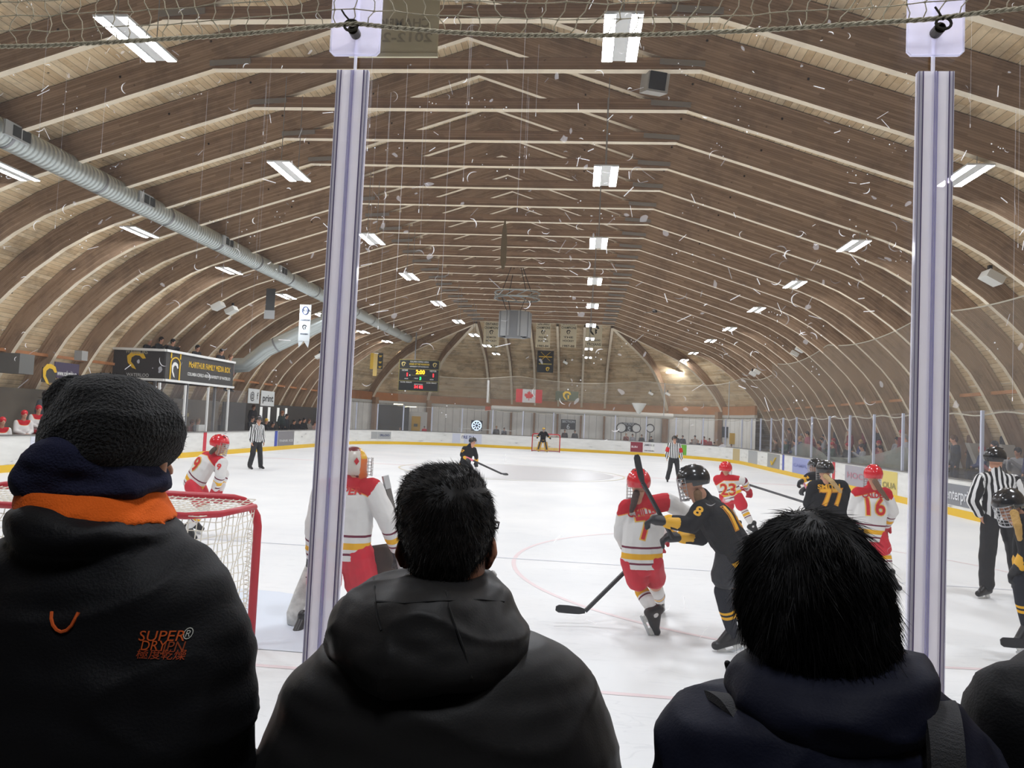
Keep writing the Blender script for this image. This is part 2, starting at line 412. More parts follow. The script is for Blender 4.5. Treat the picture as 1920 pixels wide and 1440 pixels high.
def ice_mat():
    m, nt, b = nodes('ice'); tc = nt.nodes.new('ShaderNodeTexCoord')
    n1 = nt.nodes.new('ShaderNodeTexNoise'); n1.inputs['Scale'].default_value = .45; n1.inputs['Detail'].default_value = 6; nt.links.new(tc.outputs['Object'], n1.inputs['Vector'])
    base = ramp(nt, n1.outputs['Fac'], [(.3, (232, 234, 236)), (.7, (244, 245, 245))]).outputs[0]
    # skate cuts: thin lines from stretched, warped waves
    dirt = None
    for k, (rot, sc) in enumerate(((.3, 1.1), (1.25, .8), (2.2, 1.0), (-.2, .7))):
        mp = nt.nodes.new('ShaderNodeMapping'); mp.inputs['Rotation'].default_value = (0, 0, rot); mp.inputs['Scale'].default_value = (sc*.25, sc*1.6, 1)
        nt.links.new(tc.outputs['Object'], mp.inputs[0])
        v = nt.nodes.new('ShaderNodeTexNoise'); v.inputs['Scale'].default_value = 1.6; v.inputs['Detail'].default_value = 3; v.inputs['Distortion'].default_value = .6; nt.links.new(mp.outputs[0], v.inputs['Vector'])
        d = math_(nt, 'ABSOLUTE', math_(nt, 'SUBTRACT', v.outputs['Fac'], .5))
        l = math_(nt, 'LESS_THAN', d, .0022)
        dirt = l if dirt is None else math_(nt, 'MAXIMUM', dirt, l)
    col = mixc(nt, math_(nt, 'MULTIPLY', dirt, .10), base, lin((140, 146, 156)))
    nt.links.new(col, b.inputs['Base Color']); b.inputs['Roughness'].default_value = .5; b.inputs['Specular IOR Level'].default_value = .12
    bp = nt.nodes.new('ShaderNodeBump'); bp.inputs['Strength'].default_value = .15; nt.links.new(n1.outputs['Fac'], bp.inputs['Height']); nt.links.new(bp.outputs[0], b.inputs['Normal'])
    return m
mb = MB(); pp = rink_path(.02); mb.v = [tuple(p) for p in pp]; mb.face(range(len(pp))[::-1]) ; put('ice_floor', mb, ice_mat(), kind='structure')
def ring(c, r, wd, z, n=96, a0=0, a1=360):
    mb = MB()
    for k in range(n):
        t0, t1 = (math.radians(a0+(a1-a0)*q/n) for q in (k, k+1))
        mb.quad(*[(c[0]+rr*math.cos(t), c[1]+rr*math.sin(t), z) for rr, t in ((r-wd/2, t0), (r+wd/2, t0), (r+wd/2, t1), (r-wd/2, t1))])
    return mb
def faded(name, rgb, a):
    return glassy(name, gloss=0, haze=a, hazecol=rgb)
FCC = (3.03, 10.78); FCR = 3.88
M_FR = mat('faded_red_paint', (238, 220, 222), .5); M_FB = mat('faded_blue_paint', (222, 225, 234), .5)
put('faceoff_circle', ring(FCC, FCR, .06, .002), M_FR, label='faint red face-off circle painted in the near ice on the right', cat='ice marking')
mb = MB(); mb.quad((XL, 5.6, .002), (XR, 5.6, .002), (XR, 5.66, .002), (XL, 5.66, .002)); put('goal_line', mb, M_FR, label='faint red goal line painted across the near ice', cat='ice marking')
mb = MB(); mb.quad((XL, 10.75, .003), (XR, 10.75, .003), (XR, 10.8, .003), (XL, 10.8, .003)); put('hash_line', mb, M_FB, label='thin pale blue line crossing the ice behind the two battling players', cat='ice marking')
mb = MB(); mb.quad((XL, 29.9, .002), (XR, 29.9, .002), (XR, 30.2, .002), (XL, 30.2, .002)); put('centre_line', mb, M_FR, label='faded centre line across the middle of the ice', cat='ice marking')
mb = ring((-2.6, 29.5), 2.0, 4.0, .004, 64); put('centre_logo', mb, mat('faded_logo_grey', (226, 226, 228), .35), label='large pale round emblem painted at centre ice', cat='ice marking')
put('centre_circle', ring((-2.6, 29.5), 4.4, .08, .005, 96), mat('faded_gold_paint', (238, 230, 206), .35), label='pale gold circle painted round the centre ice emblem', cat='ice marking')
mb = MB(); mb.v = [(-3.5+1.95*math.cos(math.radians(a)), 6.0+1.95*math.sin(math.radians(a)), .004) for a in range(0, 181, 10)]; mb.face(range(19))
put('goal_crease', mb, mat('crease_blue', (222, 230, 242), .5), label='pale blue goal crease in the ice round the near net', cat='ice marking')

# ------------------------------------------------------------------ boards, glass, nets
BH = .96
PATH = rink_path(); NP = len(PATH)
cum = [0]
for i in range(NP): cum.append(cum[-1]+(PATH[(i+1) % NP]-PATH[i]).length)
TOT = cum[-1]
def at(s):
    s %= TOT
    for i in range(NP):
        if s <= cum[i+1]+1e-9:
            a, b = PATH[i], PATH[(i+1) % NP]; L = cum[i+1]-cum[i]
            if L < 1e-6: continue
            t = (b-a)/L; return a+t*(s-cum[i]), t, Vector((t.y, -t.x, 0))      # point, tangent, normal towards the ice
def hit(px):
    """where the sight line of a column of the photo meets the far side of the rink"""
    hy = 797+.046*(px-1087)+15; d = ray(px, hy); d = Vector((d.x, d.y, 0)).normalized(); best = None
    for i in range(NP):
        a, b = PATH[i], PATH[(i+1) % NP]; e = b-a
        den = d.x*e.y-d.y*e.x
        if abs(den) < 1e-9: continue
        t = (a.x*e.y-a.y*e.x)/den; u = (a.x*d.y-a.y*d.x)/den
        if 0 <= u <= 1 and t > 6: best = cum[i]+u*e.length
    return best
def strip(s0, s1, z0, z1, off, thick=.0, m=0, step=.6, mb=None):
    mb = mb or MB(); n = max(1, int(abs(s1-s0)/step)); rings = []
    for k in range(n+1):
        p, t, nn = at(s0+(s1-s0)*k/n); o = p+nn*off; q = p+nn*(off-max(thick, .004))
        rings.append([o+Vector((0, 0, z0)), o+Vector((0, 0, z1)), q+Vector((0, 0, z1)), q+Vector((0, 0, z0))])
    mb.loft(rings, m); return mb
# the near end (where the spectators stand) is a little lower, so it is its own run
SN = cum[-1]; s_a = 0.0; s_b = TOT - ((XR-RAD)-(XL+RAD))
bd = thing('dasher_boards', 'long white dasher boards round the ice with a yellow kick strip', 'rink boards', (XL, 28, 0))
def board_mat():
    m, nt, b = nodes('board_plastic'); tc = nt.nodes.new('ShaderNodeTexCoord')
    mp = nt.nodes.new('ShaderNodeMapping'); mp.inputs['Scale'].default_value = (1, 1, 5); mp.inputs['Rotation'].default_value = (.5, .3, .2); nt.links.new(tc.outputs['Object'], mp.inputs[0])
    n = nt.nodes.new('ShaderNodeTexNoise'); n.inputs['Scale'].default_value = 1.4; n.inputs['Detail'].default_value = 8; nt.links.new(mp.outputs[0], n.inputs['Vector'])
    r = ramp(nt, n.outputs['Fac'], [(.26, (150, 150, 150)), (.36, (226, 226, 222)), (.7, (240, 240, 236))]); nt.links.new(r.outputs[0], b.inputs['Base Color']); b.inputs['Roughness'].default_value = .4; return m
put('board_panel', strip(0, s_b, .0, BH, 0, .12), board_mat(), bd)
put('kick_strip', strip(0, s_b, 0, .2, .012, .01), M_YEL, bd)
put('cap_rail', strip(0, s_b, BH, BH+.035, .02, .2), mat('cap_grey', (120, 118, 116), .5), bd)
nb = thing('near_boards', 'low white board wall below the near glass, in front of the spectators', 'rink boards', (-2.5, YN, 0))
mb = MB(); mb.box((-2.5, YN-.06, .36), (XR-XL-2*RAD, .12, .72)); put('board_panel', mb, M_WHITE, nb)
mb = MB(); mb.box((-2.5, YN-.06, .735), (XR-XL-2*RAD, .2, .03)); put('cap_rail', mb, M_WHITE, nb)
def mark(name, p0, p1, z0, z1, rgb, label, cat='advert', ttl=None, off=.008, sz=.3, tcol=(240, 240, 240), tz=None, sub=None, bold=.004):
    s0, s1 = hit(p0), hit(p1)
    o = put(name, strip(s0, s1, z0, z1, off, .006), mat(name+'_%d_%d_%d' % rgb, rgb, .45), label=label, cat=cat)
    def tx(body, z, size, col):
        if not body: return
        p, t, n = at((s0+s1)/2); w_ = abs(s1-s0)*.86
        rt = t if t.dot(Vector((n.y, -n.x, 0))) > 0 else -t
        rt = Vector((-n.y, n.x, 0))
        text('lettering', body, p+n*(off+.012)+Vector((0, 0, z)), rt, (0, 0, 1), size, mat('ink_%d_%d_%d' % col, col, .5), o, bold, width=None if len(body) < 3 else w_)
    tx(ttl, (z0+z1)/2 if tz is None else tz, sz, tcol)
    if sub: tx(sub, (z0+z1)/2-.22, sz*.45, tcol)
    return o
mark('line_stripe', 517, 522, 0, BH, (48, 70, 170), 'blue line stripe up the left boards beside the grey advert', 'board stripe')
mark('line_stripe', 384, 390, 0, BH, (205, 40, 60), 'red centre stripe up the left boards behind the leaning player', 'board stripe')
mark('line_stripe', 749.5, 751, 0, BH, (205, 60, 70), 'thin red stripe on the far boards left of the blue and white advert', 'board stripe')
mark('line_stripe', 1292, 1294, 0, BH, (205, 60, 70), 'thin red stripe on the far boards right of the green advert', 'board stripe')
mark('line_stripe', 1468, 1471.5, 0, BH, (60, 80, 175), 'blue line stripe up the right boards next to the lavender advert', 'board stripe')
mark('line_stripe', 1562, 1567, 0, BH, (205, 50, 60), 'red centre stripe up the right boards between two spaces', 'board stripe')
o = mark('board_advert', 62, 108, .22, BH-.02, (222, 226, 238), 'pale square advert with a blue ring emblem on the left boards', sz=.5)
p, t, n = at(hit(82)); a = []
mb = MB(); rt = Vector((-n.y, n.x, 0)); c = p+n*.03+Vector((0, 0, .62))
for k in range(24):
    t0, t1 = 2*math.pi*k/24, 2*math.pi*(k+1)/24
    mb.quad(*[c+rt*r*math.cos(t_)+Vector((0, 0, r*math.sin(t_))) for r, t_ in ((.0, t0), (.24, t0), (.24, t1), (.0, t1))])
put('emblem', mb, mat('emblem_blue', (60, 84, 160), .5), o)
mb = MB()
for q in ((-.1, -.14, 0, .14), (0, .14, .1, -.14), (.03, .16, .15, -.02)):
    mb.bar(c+n*.01+rt*q[0]+Vector((0, 0, q[1])), c+n*.01+rt*q[2]+Vector((0, 0, q[3])), .02, .03, n)
put('emblem_line', mb, M_WHITE, o)
mark('board_advert', 523, 553, .2, BH-.02, (128, 126, 130), 'grey worn advert on the left boards right of the blue stripe', ttl='THINK ICE', sz=.16, tcol=(205, 205, 208), tz=.45)
o = mark('board_advert', 697, 734, .36, .86, (170, 172, 172), 'small grey and tan advert with a helmet emblem on the far left boards', ttl='WATERLOO', sz=.2, tcol=(60, 70, 110), bold=.006)
o = mark('board_advert', 849, 904, .22, .92, (208, 212, 226), 'light blue-white advert reading NOTRE behind the black skater', ttl='NOTRE DAME', sz=.3, tcol=(40, 50, 120), tz=.66, bold=.006)
o = mark('board_advert', 1183, 1206, .22, .92, (140, 44, 62), 'maroon advert with a pale badge on the far boards', ttl='BURGER', sz=.2, tcol=(235, 220, 222))
o = mark('board_advert', 1206.5, 1243, .22, .92, (226, 224, 226), 'white advert with three lines of dark print left of the far official', ttl='JAMES G. LEE BODY', sz=.17, tcol=(60, 60, 70), tz=.75, sub='AND COLLISION CENTRE')
mark('board_advert', 1249, 1288, .22, .92, (112, 178, 58), 'bright green advert behind the official with red armbands')
mark('board_advert', 1375, 1388, .2, .92, (196, 176, 130), 'narrow tan advert on the right corner boards')
mark('board_advert', 1404, 1421, .2, .92, (168, 170, 172), 'narrow light grey advert on the right boards past the tan one')
o = mark('board_advert', 1440, 1463, .2, .92, (146, 148, 146), 'grey advert with a yellow tick mark on the right boards', ttl='', sz=.3)
s0 = hit(1451); p, t, n = at(s0); mb = MB(); c = p+n*.03+Vector((0, 0, .5)); rt = Vector((-n.y, n.x, 0))
mb.bar(c-rt*.35+Vector((0, 0, .05)), c-rt*.1-Vector((0, 0, .15)), .03, .1, n); mb.bar(c-rt*.12-Vector((0, 0, .15)), c+rt*.6+Vector((0, 0, .25)), .03, .09, n)
put('tick_mark', mb, mat('tick_yellow', (226, 190, 60), .5), o)
mark('board_advert', 1487, 1524, .2, .92, (150, 158, 206), 'lavender blue advert on the right boards behind the two black skaters', ttl='CAMPUS', sz=.2, tcol=(120, 128, 186))
mark('board_advert', 1586, 1652, .2, .92, (168, 164, 172), 'grey and pink advert on the right boards left of the yellow one', ttl='HOCKEY', sz=.3, tcol=(186, 130, 144))
o = mark('board_advert', 1655, 1684, .2, .92, (220, 200, 112), 'yellow advert with grey ring emblem on the right boards', ttl='OUA', sz=.26, tcol=(150, 140, 90), tz=.46)
o = mark('board_advert', 1772, 1835, .28, .84, (130, 132, 138), 'grey advert lettered enterprise on the right boards beside the clear post', ttl='enterprise', sz=.42, tcol=(225, 226, 230), bold=.006)
# stanchions and panes round the far part of the rink
GT = 2.78
def glass_run(sA, sB, step, tagn, pole=(196, 200, 216), first=0):
    global WN
    n = max(1, round(abs(sB-sA)/step))
    for k in range(n):
        a_, b_ = sA+(sB-sA)*k/n, sA+(sB-sA)*(k+1)/n
        o = put('window_%d' % WN, strip(a_, b_, BH+.03, GT, -.05, .012, step=1.0), M_GLASS2, kind='structure')
        p, t, nn = at(a_); mb = MB(); mb.box(p-nn*.05+Vector((0, 0, (BH+GT)/2)), (.07, .07, GT-BH))
        put('stanchion', mb, mat('pole_%d' % pole[0], pole, .4), o); WN += 1
WN = 1
SR = cum  # left straight runs first along the path
s_left0 = hit(120); 
glass_run(hit(298), hit(462), 1.75, 'left', (226, 226, 224))
glass_run(hit(640), hit(1424), 2.25, 'far')
sC = hit(1424); s_r = hit(1837)
glass_run(sC, hit(1837), 2.3, 'right'); glass_run(hit(1837), hit(1837)+9, 2.3, 'right')
def net_sheet(sA, sB, z0, z1, sag, posts):
    mb = MB(); n = max(2, int(abs(sB-sA)/.35)); up = []; rows = 4
    for k in range(n+1):
        s_ = sA+(sB-sA)*k/n; p, t, nn = at(s_); fr = (abs(s_-sA) % posts)/posts; dip = sag*4*fr*(1-fr)
        up.append([p-nn*.1+Vector((0, 0, z0+(z1-dip-z0)*r/rows)) for r in range(rows+1)])
    o = len(mb.v)
    for r in up: mb.v += [tuple(q) for q in r]
    for k in range(n):
        for r in range(rows): a = o+k*(rows+1)+r; mb.face((a, a+1, a+rows+2, a+rows+1))
    return mb, [u_[-1] for u_ in up], [u_[0] for u_ in up]
for nm, A, B, z1, lab in (('right', 1440, 1960, 5.75, 'grey see-through safety net hanging above the right-hand glass'), ('far', 745, 1440, 5.35, 'grey see-through safety net hanging above the far end glass')):
    sB = hit(B) if B < 1921 else hit(1900)+10
    mb, top, bot = net_sheet(hit(A), sB, GT-.05, z1, .35, 9.0)
    t = thing('safety_net', lab, 'net', tuple(top[0]))
    put('net_mesh', mb, M_NETH, t, kind='stuff')
    mb = MB(); mb.tube(top, .022, 5); put('edge_rope', mb, mat('rope_pale', (176, 168, 150), .8), t)
    mb = MB(); mb.tube([q-Vector((0, 0, .08*math.sin(i*.45)**2)) for i, q in enumerate(bot)], .02, 5); put('edge_rope', mb, mat('rope_pale', (176, 168, 150), .8), t)
mb = MB(); sA, sB = hit(1478), hit(1758); n_ = 60; TOPZ = [(1478, 1.3), (1495, 1.62), (1515, 1.55), (1545, 1.12), (1590, 1.2), (1640, 1.45), (1680, 1.75), (1700, 1.7), (1725, 1.25), (1758, 1.05)]
tz = [(hit(a), b_) for a, b_ in TOPZ]; rows_ = []
for k in range(n_+1):
    s_ = sA+(sB-sA)*k/n_; p, t, nn = at(s_); z = float(np.interp(s_, [q[0] for q in tz], [q[1] for q in tz])); rows_.append([p-nn*(.16+.03*math.sin(k*.9+j))+Vector((0, 0, BH+.04+(z-BH-.04)*j/4)) for j in range(5)])
for k in range(n_):
    for j in range(4): mb.quad(rows_[k][j], rows_[k+1][j], rows_[k+1][j+1], rows_[k][j+1])
put('draped_net', mb, glassy('bunched_net', (.85, .86, .84), gloss=0, haze=.5, hazecol=(140, 144, 134)), label='pale bunched net draped on the right boards behind the glass', cat='net', smooth=True)
for px_, lab in ((1242, 'left'), (1362, 'right')):
    p, t, n = at(hit(px_)); mb = MB(); mb.tube([p-n*.1+Vector((0, 0, GT)), p-n*.1+Vector((0, 0, 5.2))], .03, 6)
    put('net_pole', mb, mat('pole_grey', (176, 176, 172), .5), label=f'thin upright pole of the far safety net, {lab} one of the corner pair', cat='pole')

# ------------------------------------------------------------------ far and side walls
def siding():
    m, nt, b = nodes('white_siding'); tc = nt.nodes.new('ShaderNodeUVMap'); sp = nt.nodes.new('ShaderNodeSeparateXYZ'); nt.links.new(tc.outputs[0], sp.inputs[0])
    fr = math_(nt, 'FRACT', math_(nt, 'DIVIDE', sp.outputs[0], .6)); g = math_(nt, 'LESS_THAN', fr, .06)
    n = nt.nodes.new('ShaderNodeTexNoise'); n.inputs['Scale'].default_value = 1.5; nt.links.new(tc.outputs[0], n.inputs['Vector'])
    base = ramp(nt, n.outputs['Fac'], [(.3, (232, 229, 220)), (.7, (246, 243, 235))]).outputs[0]
    nt.links.new(mixc(nt, math_(nt, 'MULTIPLY', g, .55), base, lin((96, 90, 84))), b.inputs['Base Color']); b.inputs['Roughness'].default_value = .7; return m
def wallrun(pts, z0, z1, m):
    mb = MB(); d = 0
    for a, b in zip(pts, pts[1:]):
        L = (Vector(b)-Vector(a)).length
        mb.quad((a[0], a[1], z0), (b[0], b[1], z0), (b[0], b[1], z1), (a[0], a[1], z1), 0, [(d, z0), (d+L, z0), (d+L, z1), (d, z1)]); d += L
    return mb
RW = 9.95
EW = [(CX-TH-RW*math.sin(math.radians(a)), HIPY+RW*math.cos(math.radians(a))) for a in range(90, -1, -6)] + [(CX+TH+RW*math.sin(math.radians(a)), HIPY+RW*math.cos(math.radians(a))) for a in range(0, 91, 6)]
put('wall_back', wallrun(EW, 0, 3.05, None), siding(), kind='structure')
mb = MB(); E3 = [Vector((x, y, 3.5)) for x, y in EW]
for a, b in zip(E3, E3[1:]): mb.bar(a, b, .16, .62)
put('trim_1', mb, mat('orange_fir', (176, 118, 74), .6, vary=.15, vscale=2), kind='structure')
mb = MB()
for a, b in zip(E3, E3[1:]): mb.bar(a-Vector((0, 0, .42)), b-Vector((0, 0, .42)), .2, .2)
put('trim_2', mb, mat('soffit_white', (206, 204, 196), .6), kind='structure')
WX = PROF[-1][0]-.35
mb = wallrun([(CX-WX+.3, -3), (CX-WX+.3, HIPY)], 0, 1.1, None); put('wall_left', mb, mat('side_wall', (96, 90, 84), .8, vary=.2, vscale=1), kind='structure')
mb = wallrun([(CX+WX-.3, -3), (CX+WX-.3, HIPY)], 0, 1.1, None); put('wall_right', mb, mat('side_wall', (96, 90, 84), .8), kind='structure')
# concrete feet of the right arches (pale, seen between the crowd)
for n_ in range(1, 8):
    Y = BAY*(7.75+n_); mb = MB(); mb.loft([[(CX+x+dx, Y+dy, z) for dx, dy in ((-.12, -.13), (.25, -.13), (.25, .13), (-.12, .13))] for x, z in ((16.0, 0), (15.55, 1.3), (15.28, 1.95))])
    put('arch_shoe', mb, mat('pale_steel_shoe', (196, 190, 180), .6), label=f'pale tapering shoe at the foot of a right-hand arch, {ordn(n_-1)} along the crowd', cat='arch shoe', group='arch shoes along the right wall')

# ------------------------------------------------------------------ ceiling lights
M_LIT = mat('lit_panel', (244, 248, 255), .5, emit=LAMP)
_nt = M_LIT.node_tree; _g = _nt.nodes.new('ShaderNodeNewGeometry')                 # the panels shine downwards only
_nt.links.new(math_(_nt, 'MULTIPLY', math_(_nt, 'SUBTRACT', 1.0, _g.outputs['Backfacing']), LAMP), _nt.nodes['Principled BSDF'].inputs['Emission Strength'])
def light(px, py, lab, z=6.95):
    c = G(px, py, z)
    t = thing('ceiling_light', lab, 'ceiling light', tuple(c), 'twin-bar lights hung in four rows')
    mb = MB(); mb.box(c+Vector((0, 0, .04)), (.48, 1.22, .02)); mb.box(c+Vector((0, 0, .07)), (.2, 1.0, .04)); put('housing', mb, M_WHITE, t)
    for sx in (-.165, .165):
        mb = MB(); mb.quad(*[c+Vector((sx+a, b_, .012)) for a, b_ in ((-.07, -.6), (-.07, .6), (.07, .6), (.07, -.6))]); put('light_bar', mb, M_LIT, t)
    mb = MB(); dx = abs(c.x-CX)
    zc = 8.8 if dx < TH else np.interp(dx, [p[0] for p in PROF], [p[1] for p in PROF])
    for sy in (-.45, .45): mb.tube([c+Vector((0, sy, .09)), Vector((c.x, c.y+sy, max(zc, c.z+.2)))], .008, 4)
    put('hanger_wire', mb, M_STEEL, t); return c
ROWS = {'row just right of centre': [(1165, 76), (1135, 333), (1122, 458), (1115, 529), (1111, 575), (1108, 611), (1106, 636), (1104, 655), (1103, 671), (1102, 683)],
        'row left of centre': [(257, 78), (543, 324), (697, 450), (768, 520), (822, 570), (860, 604), (889, 629), (913, 649), (930, 664), (943, 676)],
        'far left row beside the duct': [(20, 324), (262, 437), (430, 509), (537, 557), (601, 591), (681, 623), (726, 641), (760, 660)],
        'right-hand row': [(1808, 332), (1600, 463), (1490, 535), (1418, 582), (1368, 618), (1332, 640), (1300, 663), (1283, 676)]}
for rn, L in ROWS.items():
    for i, q in enumerate(L): light(*q, f'bright twin-bar ceiling light, {ordn(i)} in the {rn}')
def light_xy(x, y, lab): light(*to_px((x, y, 6.95)), lab)
def to_px(p):
    v = Vector(p)-CAM; c = AX*v.x+AY*v.y+AZ*v.z; return (960+F*c.x/c.z, 720+F*c.y/c.z)
for x, y in ((.35, 4.2), (.35, -1.3), (-6.3, 4.6), (-13.2, 5.6), (-13.2, 11.0), (6.9, 3.2), (6.9, 8.4)):  # unseen; rows carried on to brighten near ice, rear lamp added for rope
    light(*to_px((x, y, 6.95)), f'unseen twin-bar ceiling light above and beside the spectators, {abs(x):.0f} metres {"left" if x < 0 else "right"} and {abs(y):.0f} {"ahead" if y > 0 else "behind"}')
c = P(1265, 699, 58); t = thing('tube_light', 'single long strip light under the right side of the far roof', 'ceiling light', tuple(c))
mb = MB(); mb.box(c, (1.25, .1, .06)); put('light_bar', mb, M_LIT, t); mb = MB(); mb.box(c+Vector((0, 0, .06)), (1.3, .16, .05)); put('housing', mb, M_WHITE, t)

# ------------------------------------------------------------------ ducts, posts, purlins
for sg, nm in ((-1, 'trim_3'), (1, 'trim_4')):
    mb = MB(); mb.box((CX+sg*14.95, 24, 3.45), (.14, 54, .1)); put(nm, mb, mat('orange_fir', (176, 118, 74)), kind='structure')
for k, (sg, a) in enumerate([(-1, 30), (1, 30), (-1, 60), (1, 60)]):
    d = Vector((sg*math.sin(math.radians(a)), math.cos(math.radians(a)), 0)); c = Vector((CX+sg*TH, HIPY, 0))+d*9.6
    mb = MB(); mb.box(c+Vector((0, 0, 1.7)), (.34, .4, 3.4), R=Matrix.Rotation(-sg*math.radians(a), 3, 'Z'))
    put('timber_post', mb, M_TIE, label=['thick brown timber post left of the far end, below the scoreboard', 'thick brown timber post between the section 5 and section 4 signs', 'brown timber post at the far left corner', 'brown timber post at the far right corner behind the glass'][k], cat='post')
for k, x in enumerate((-4.81, -2.9, -.97, .97, 2.9, 4.81)):
    mb = MB(); mb.box((CX+x, HIPY+9.8, 1.6), (.15, .2, 3.2)); put('wall_post', mb, M_TIE, label=f'slim timber post against the white far wall, {["first","second","third","fourth","fifth","sixth"][k]} from the left', cat='post', group='slim posts of the far wall')
def duct(pts, r, name, lab, grilles=()):
    t = thing(name, lab, 'duct', tuple(pts[0])); mb = MB(); P_ = [Vector(p) for p in pts]; seq = []
    for a, b in zip(P_, P_[1:]):
        n = max(1, int((b-a).length/.5)); seq += [a.lerp(b, k/n) for k in range(n)]
    seq.append(P_[-1]); mb.tube(seq, r, 28)
    put('duct_tube', mb, M_GALVS, t, smooth=True); L = 0
    for i in range(0, len(seq)-1, 6):
        d = (seq[i+1]-seq[i]).normalized(); mb = MB(); mb.tube([seq[i]-d*.04, seq[i]+d*.04], r+.012, 28, ends=False); put('joint_band', mb, M_STEEL, t, smooth=True)
    for y in grilles:
        c = Vector((P_[0].x, y, P_[0].z)); n = Vector((.82, -.0, .1)).normalized(); up = Vector((0, 0, 1)); mb = MB()
        R = Matrix((Vector((0, 1, 0)), n, up)).transposed()
        mb.box(c+n*(r+.01), (.62, .05, .3), R=R); g = put('grille', mb, mat('grille_frame', (186, 190, 190), .4), t)
        mb = MB(); mb.box(c+n*(r+.04), (.22, .01, .22), R=R); mb.box(c+n*(r+.04)+Vector((0, .27, 0)), (.22, .01, .22), R=R); mb.box(c+n*(r+.04)-Vector((0, .0, 0)), (.0, .0, .0), R=R)
        put('grille_opening', mb, mat('grille_dark', (58, 62, 62), .6), g)
    return t
m, nt, b = nodes('spiral_duct'); tc = nt.nodes.new('ShaderNodeTexCoord'); wv = nt.nodes.new('ShaderNodeTexWave'); wv.bands_direction = 'Y'; wv.inputs['Scale'].default_value = 2.3
nt.links.new(tc.outputs['Object'], wv.inputs['Vector']); bp = nt.nodes.new('ShaderNodeBump'); bp.inputs['Strength'].default_value = .8; bp.inputs['Distance'].default_value = .03
nt.links.new(wv.outputs['Fac'], bp.inputs['Height']); nt.links.new(bp.outputs[0], b.inputs['Normal']); b.inputs['Base Color'].default_value = lin((200, 208, 206)); b.inputs['Metallic'].default_value = .55; b.inputs['Roughness'].default_value = .38
M_GALVS = m
DX, DZ = -11.3, 7.0
DX = P(245, 372, 18.4).x; DZ = P(245, 372, 18.4).z
duct([(DX, 2, DZ), (DX, 50.5, DZ)], .29, 'air_duct', 'long round galvanised air duct running along the left side of the roof', (9.6, 14.0, 18.6, 23.2, 27.8))
A = P(612, 602, 34.6); B = P(500, 655, 34.6); D = P(462, 684, 34.6)
duct([(DX, 34.6, DZ-.1), tuple(A), tuple(B), tuple(D), tuple(D+Vector((-1.3, 0, -.12)))], .36, 'branch_duct', 'wide round duct branching down to the left wall behind the media box')
# white ducts / heaters
c0, c1 = P(922, 765, 59.3), P(1262, 781, 59.3); mb = MB(); mb.tube([c0, c1], .22, 14)
put('end_heater', mb, mat('heater_white', (222, 220, 212), .5), label='long white round duct running low across the far end wall', cat='duct')
for i, (a, b_) in enumerate((((1400, 771), (1594, 745)), ((1606, 743), (1918, 700)))):
    q0, q1 = PX(*a, 12.6), PX(*b_, 12.6); z = 3.85; q0.z = q1.z = z
    t = thing('tube_heater', ['far length of the white radiant heater hood over the right-hand crowd', 'near length of the white radiant heater hood over the right-hand crowd'][i], 'heater', tuple((q0+q1)/2))
    mb = MB(); R3 = [[Vector((q.x+dx, q.y, q.z+dz)) for dx, dz in ((-.26, -.12), (-.12, .1), (.12, .1), (.26, -.12))] for q in (q0, q1)]; mb.loft(R3); put('reflector_hood', mb, mat('heater_white', (222, 220, 212)), t)
    mb = MB(); mb.tube([q0+Vector((0, 0, -.06)), q1+Vector((0, 0, -.06))], .05, 8); put('burner_tube', mb, M_STEEL, t)
    for k in range(4):
        c = q0.lerp(q1, (k+.5)/4); mb = MB(); mb.tube([c+Vector((0, 0, .1)), c+Vector((0, 0, 1.2))], .012, 4); put('hanger', mb, M_STEEL, t)
mb = MB(); c = PX(1452, 763, 12.6); mb.box(c, (.35, .5, .3)); put('burner_box', mb, mat('burner_red', (196, 74, 60), .5), label='small red burner box at the far end of the right heater hood', cat='heater')
mb = MB(); mb.box(P(915, 766, 60), (.45, .2, .35)); put('exit_lamp', mb, mat('orange_red_box', (212, 96, 70), .5), label='small orange-red box on the far wall at the left end of the white duct', cat='sign')

# ------------------------------------------------------------------ banners, signs, boards
def panel(name, x0, y0, x1, y1, Y, rgb, label, cat, th=.02, **k):
    a, b_ = P(x0, y0, Y), P(x1, y1, Y); mb = MB(); cx_ = (a.x+b_.x)/2; W_ = abs(b_.x-a.x); H_ = abs(a.z-b_.z); c = Vector((cx_, Y, (a.z+b_.z)/2))
    mb.box(c, (W_, th, H_)); o = put(name, mb, mat(name+'_%d_%d_%d' % rgb, rgb, .7), label=label, cat=cat, **k); return o, c, W_, H_
def lines(o, c, Wd, rows, col, th=.02, mirror=False, face=-1):
    for body, z, size, wf in rows:
        r = Vector((-1 if mirror else 1, 0, 0)); u = Vector((0, 0, 1))
        t = text('lettering', body, c+Vector((0, face*(th/2+.006), z)), r, u, size, mat('ink_%d_%d_%d' % col, col, .6), o, .004, width=Wd*wf)
def crest(o, c, r, col, face=-1, th=.02):
    """a plumed helmet shield: ring, plume and face guard"""
    y = c.y+face*(th/2+.008); mb = MB()
    pts = [(-.9, .5), (-.45, .95), (.1, 1.0), (.65, .8), (.9, .3), (.6, .25), (.3, .55), (-.1, .6), (-.45, .35), (-.5, -.1), (-.2, -.45), (.05, -.9), (-.35, -.75), (-.8, -.2)]
    mb.v = [(c.x+x*r, y, c.z+z*r) for x, z in pts]; mb.face(range(len(pts)))
    mb2 = len(mb.v); q = [(.1, .25), (.55, .1), (.4, -.2), (.5, -.45), (.2, -.7), (.15, -.2)]
    mb.v += [(c.x+x*r, y, c.z+z*r) for x, z in q]; mb.face(range(mb2, mb2+len(q)))
    return put('crest', mb, mat('ink_%d_%d_%d' % col, col, .6), o)
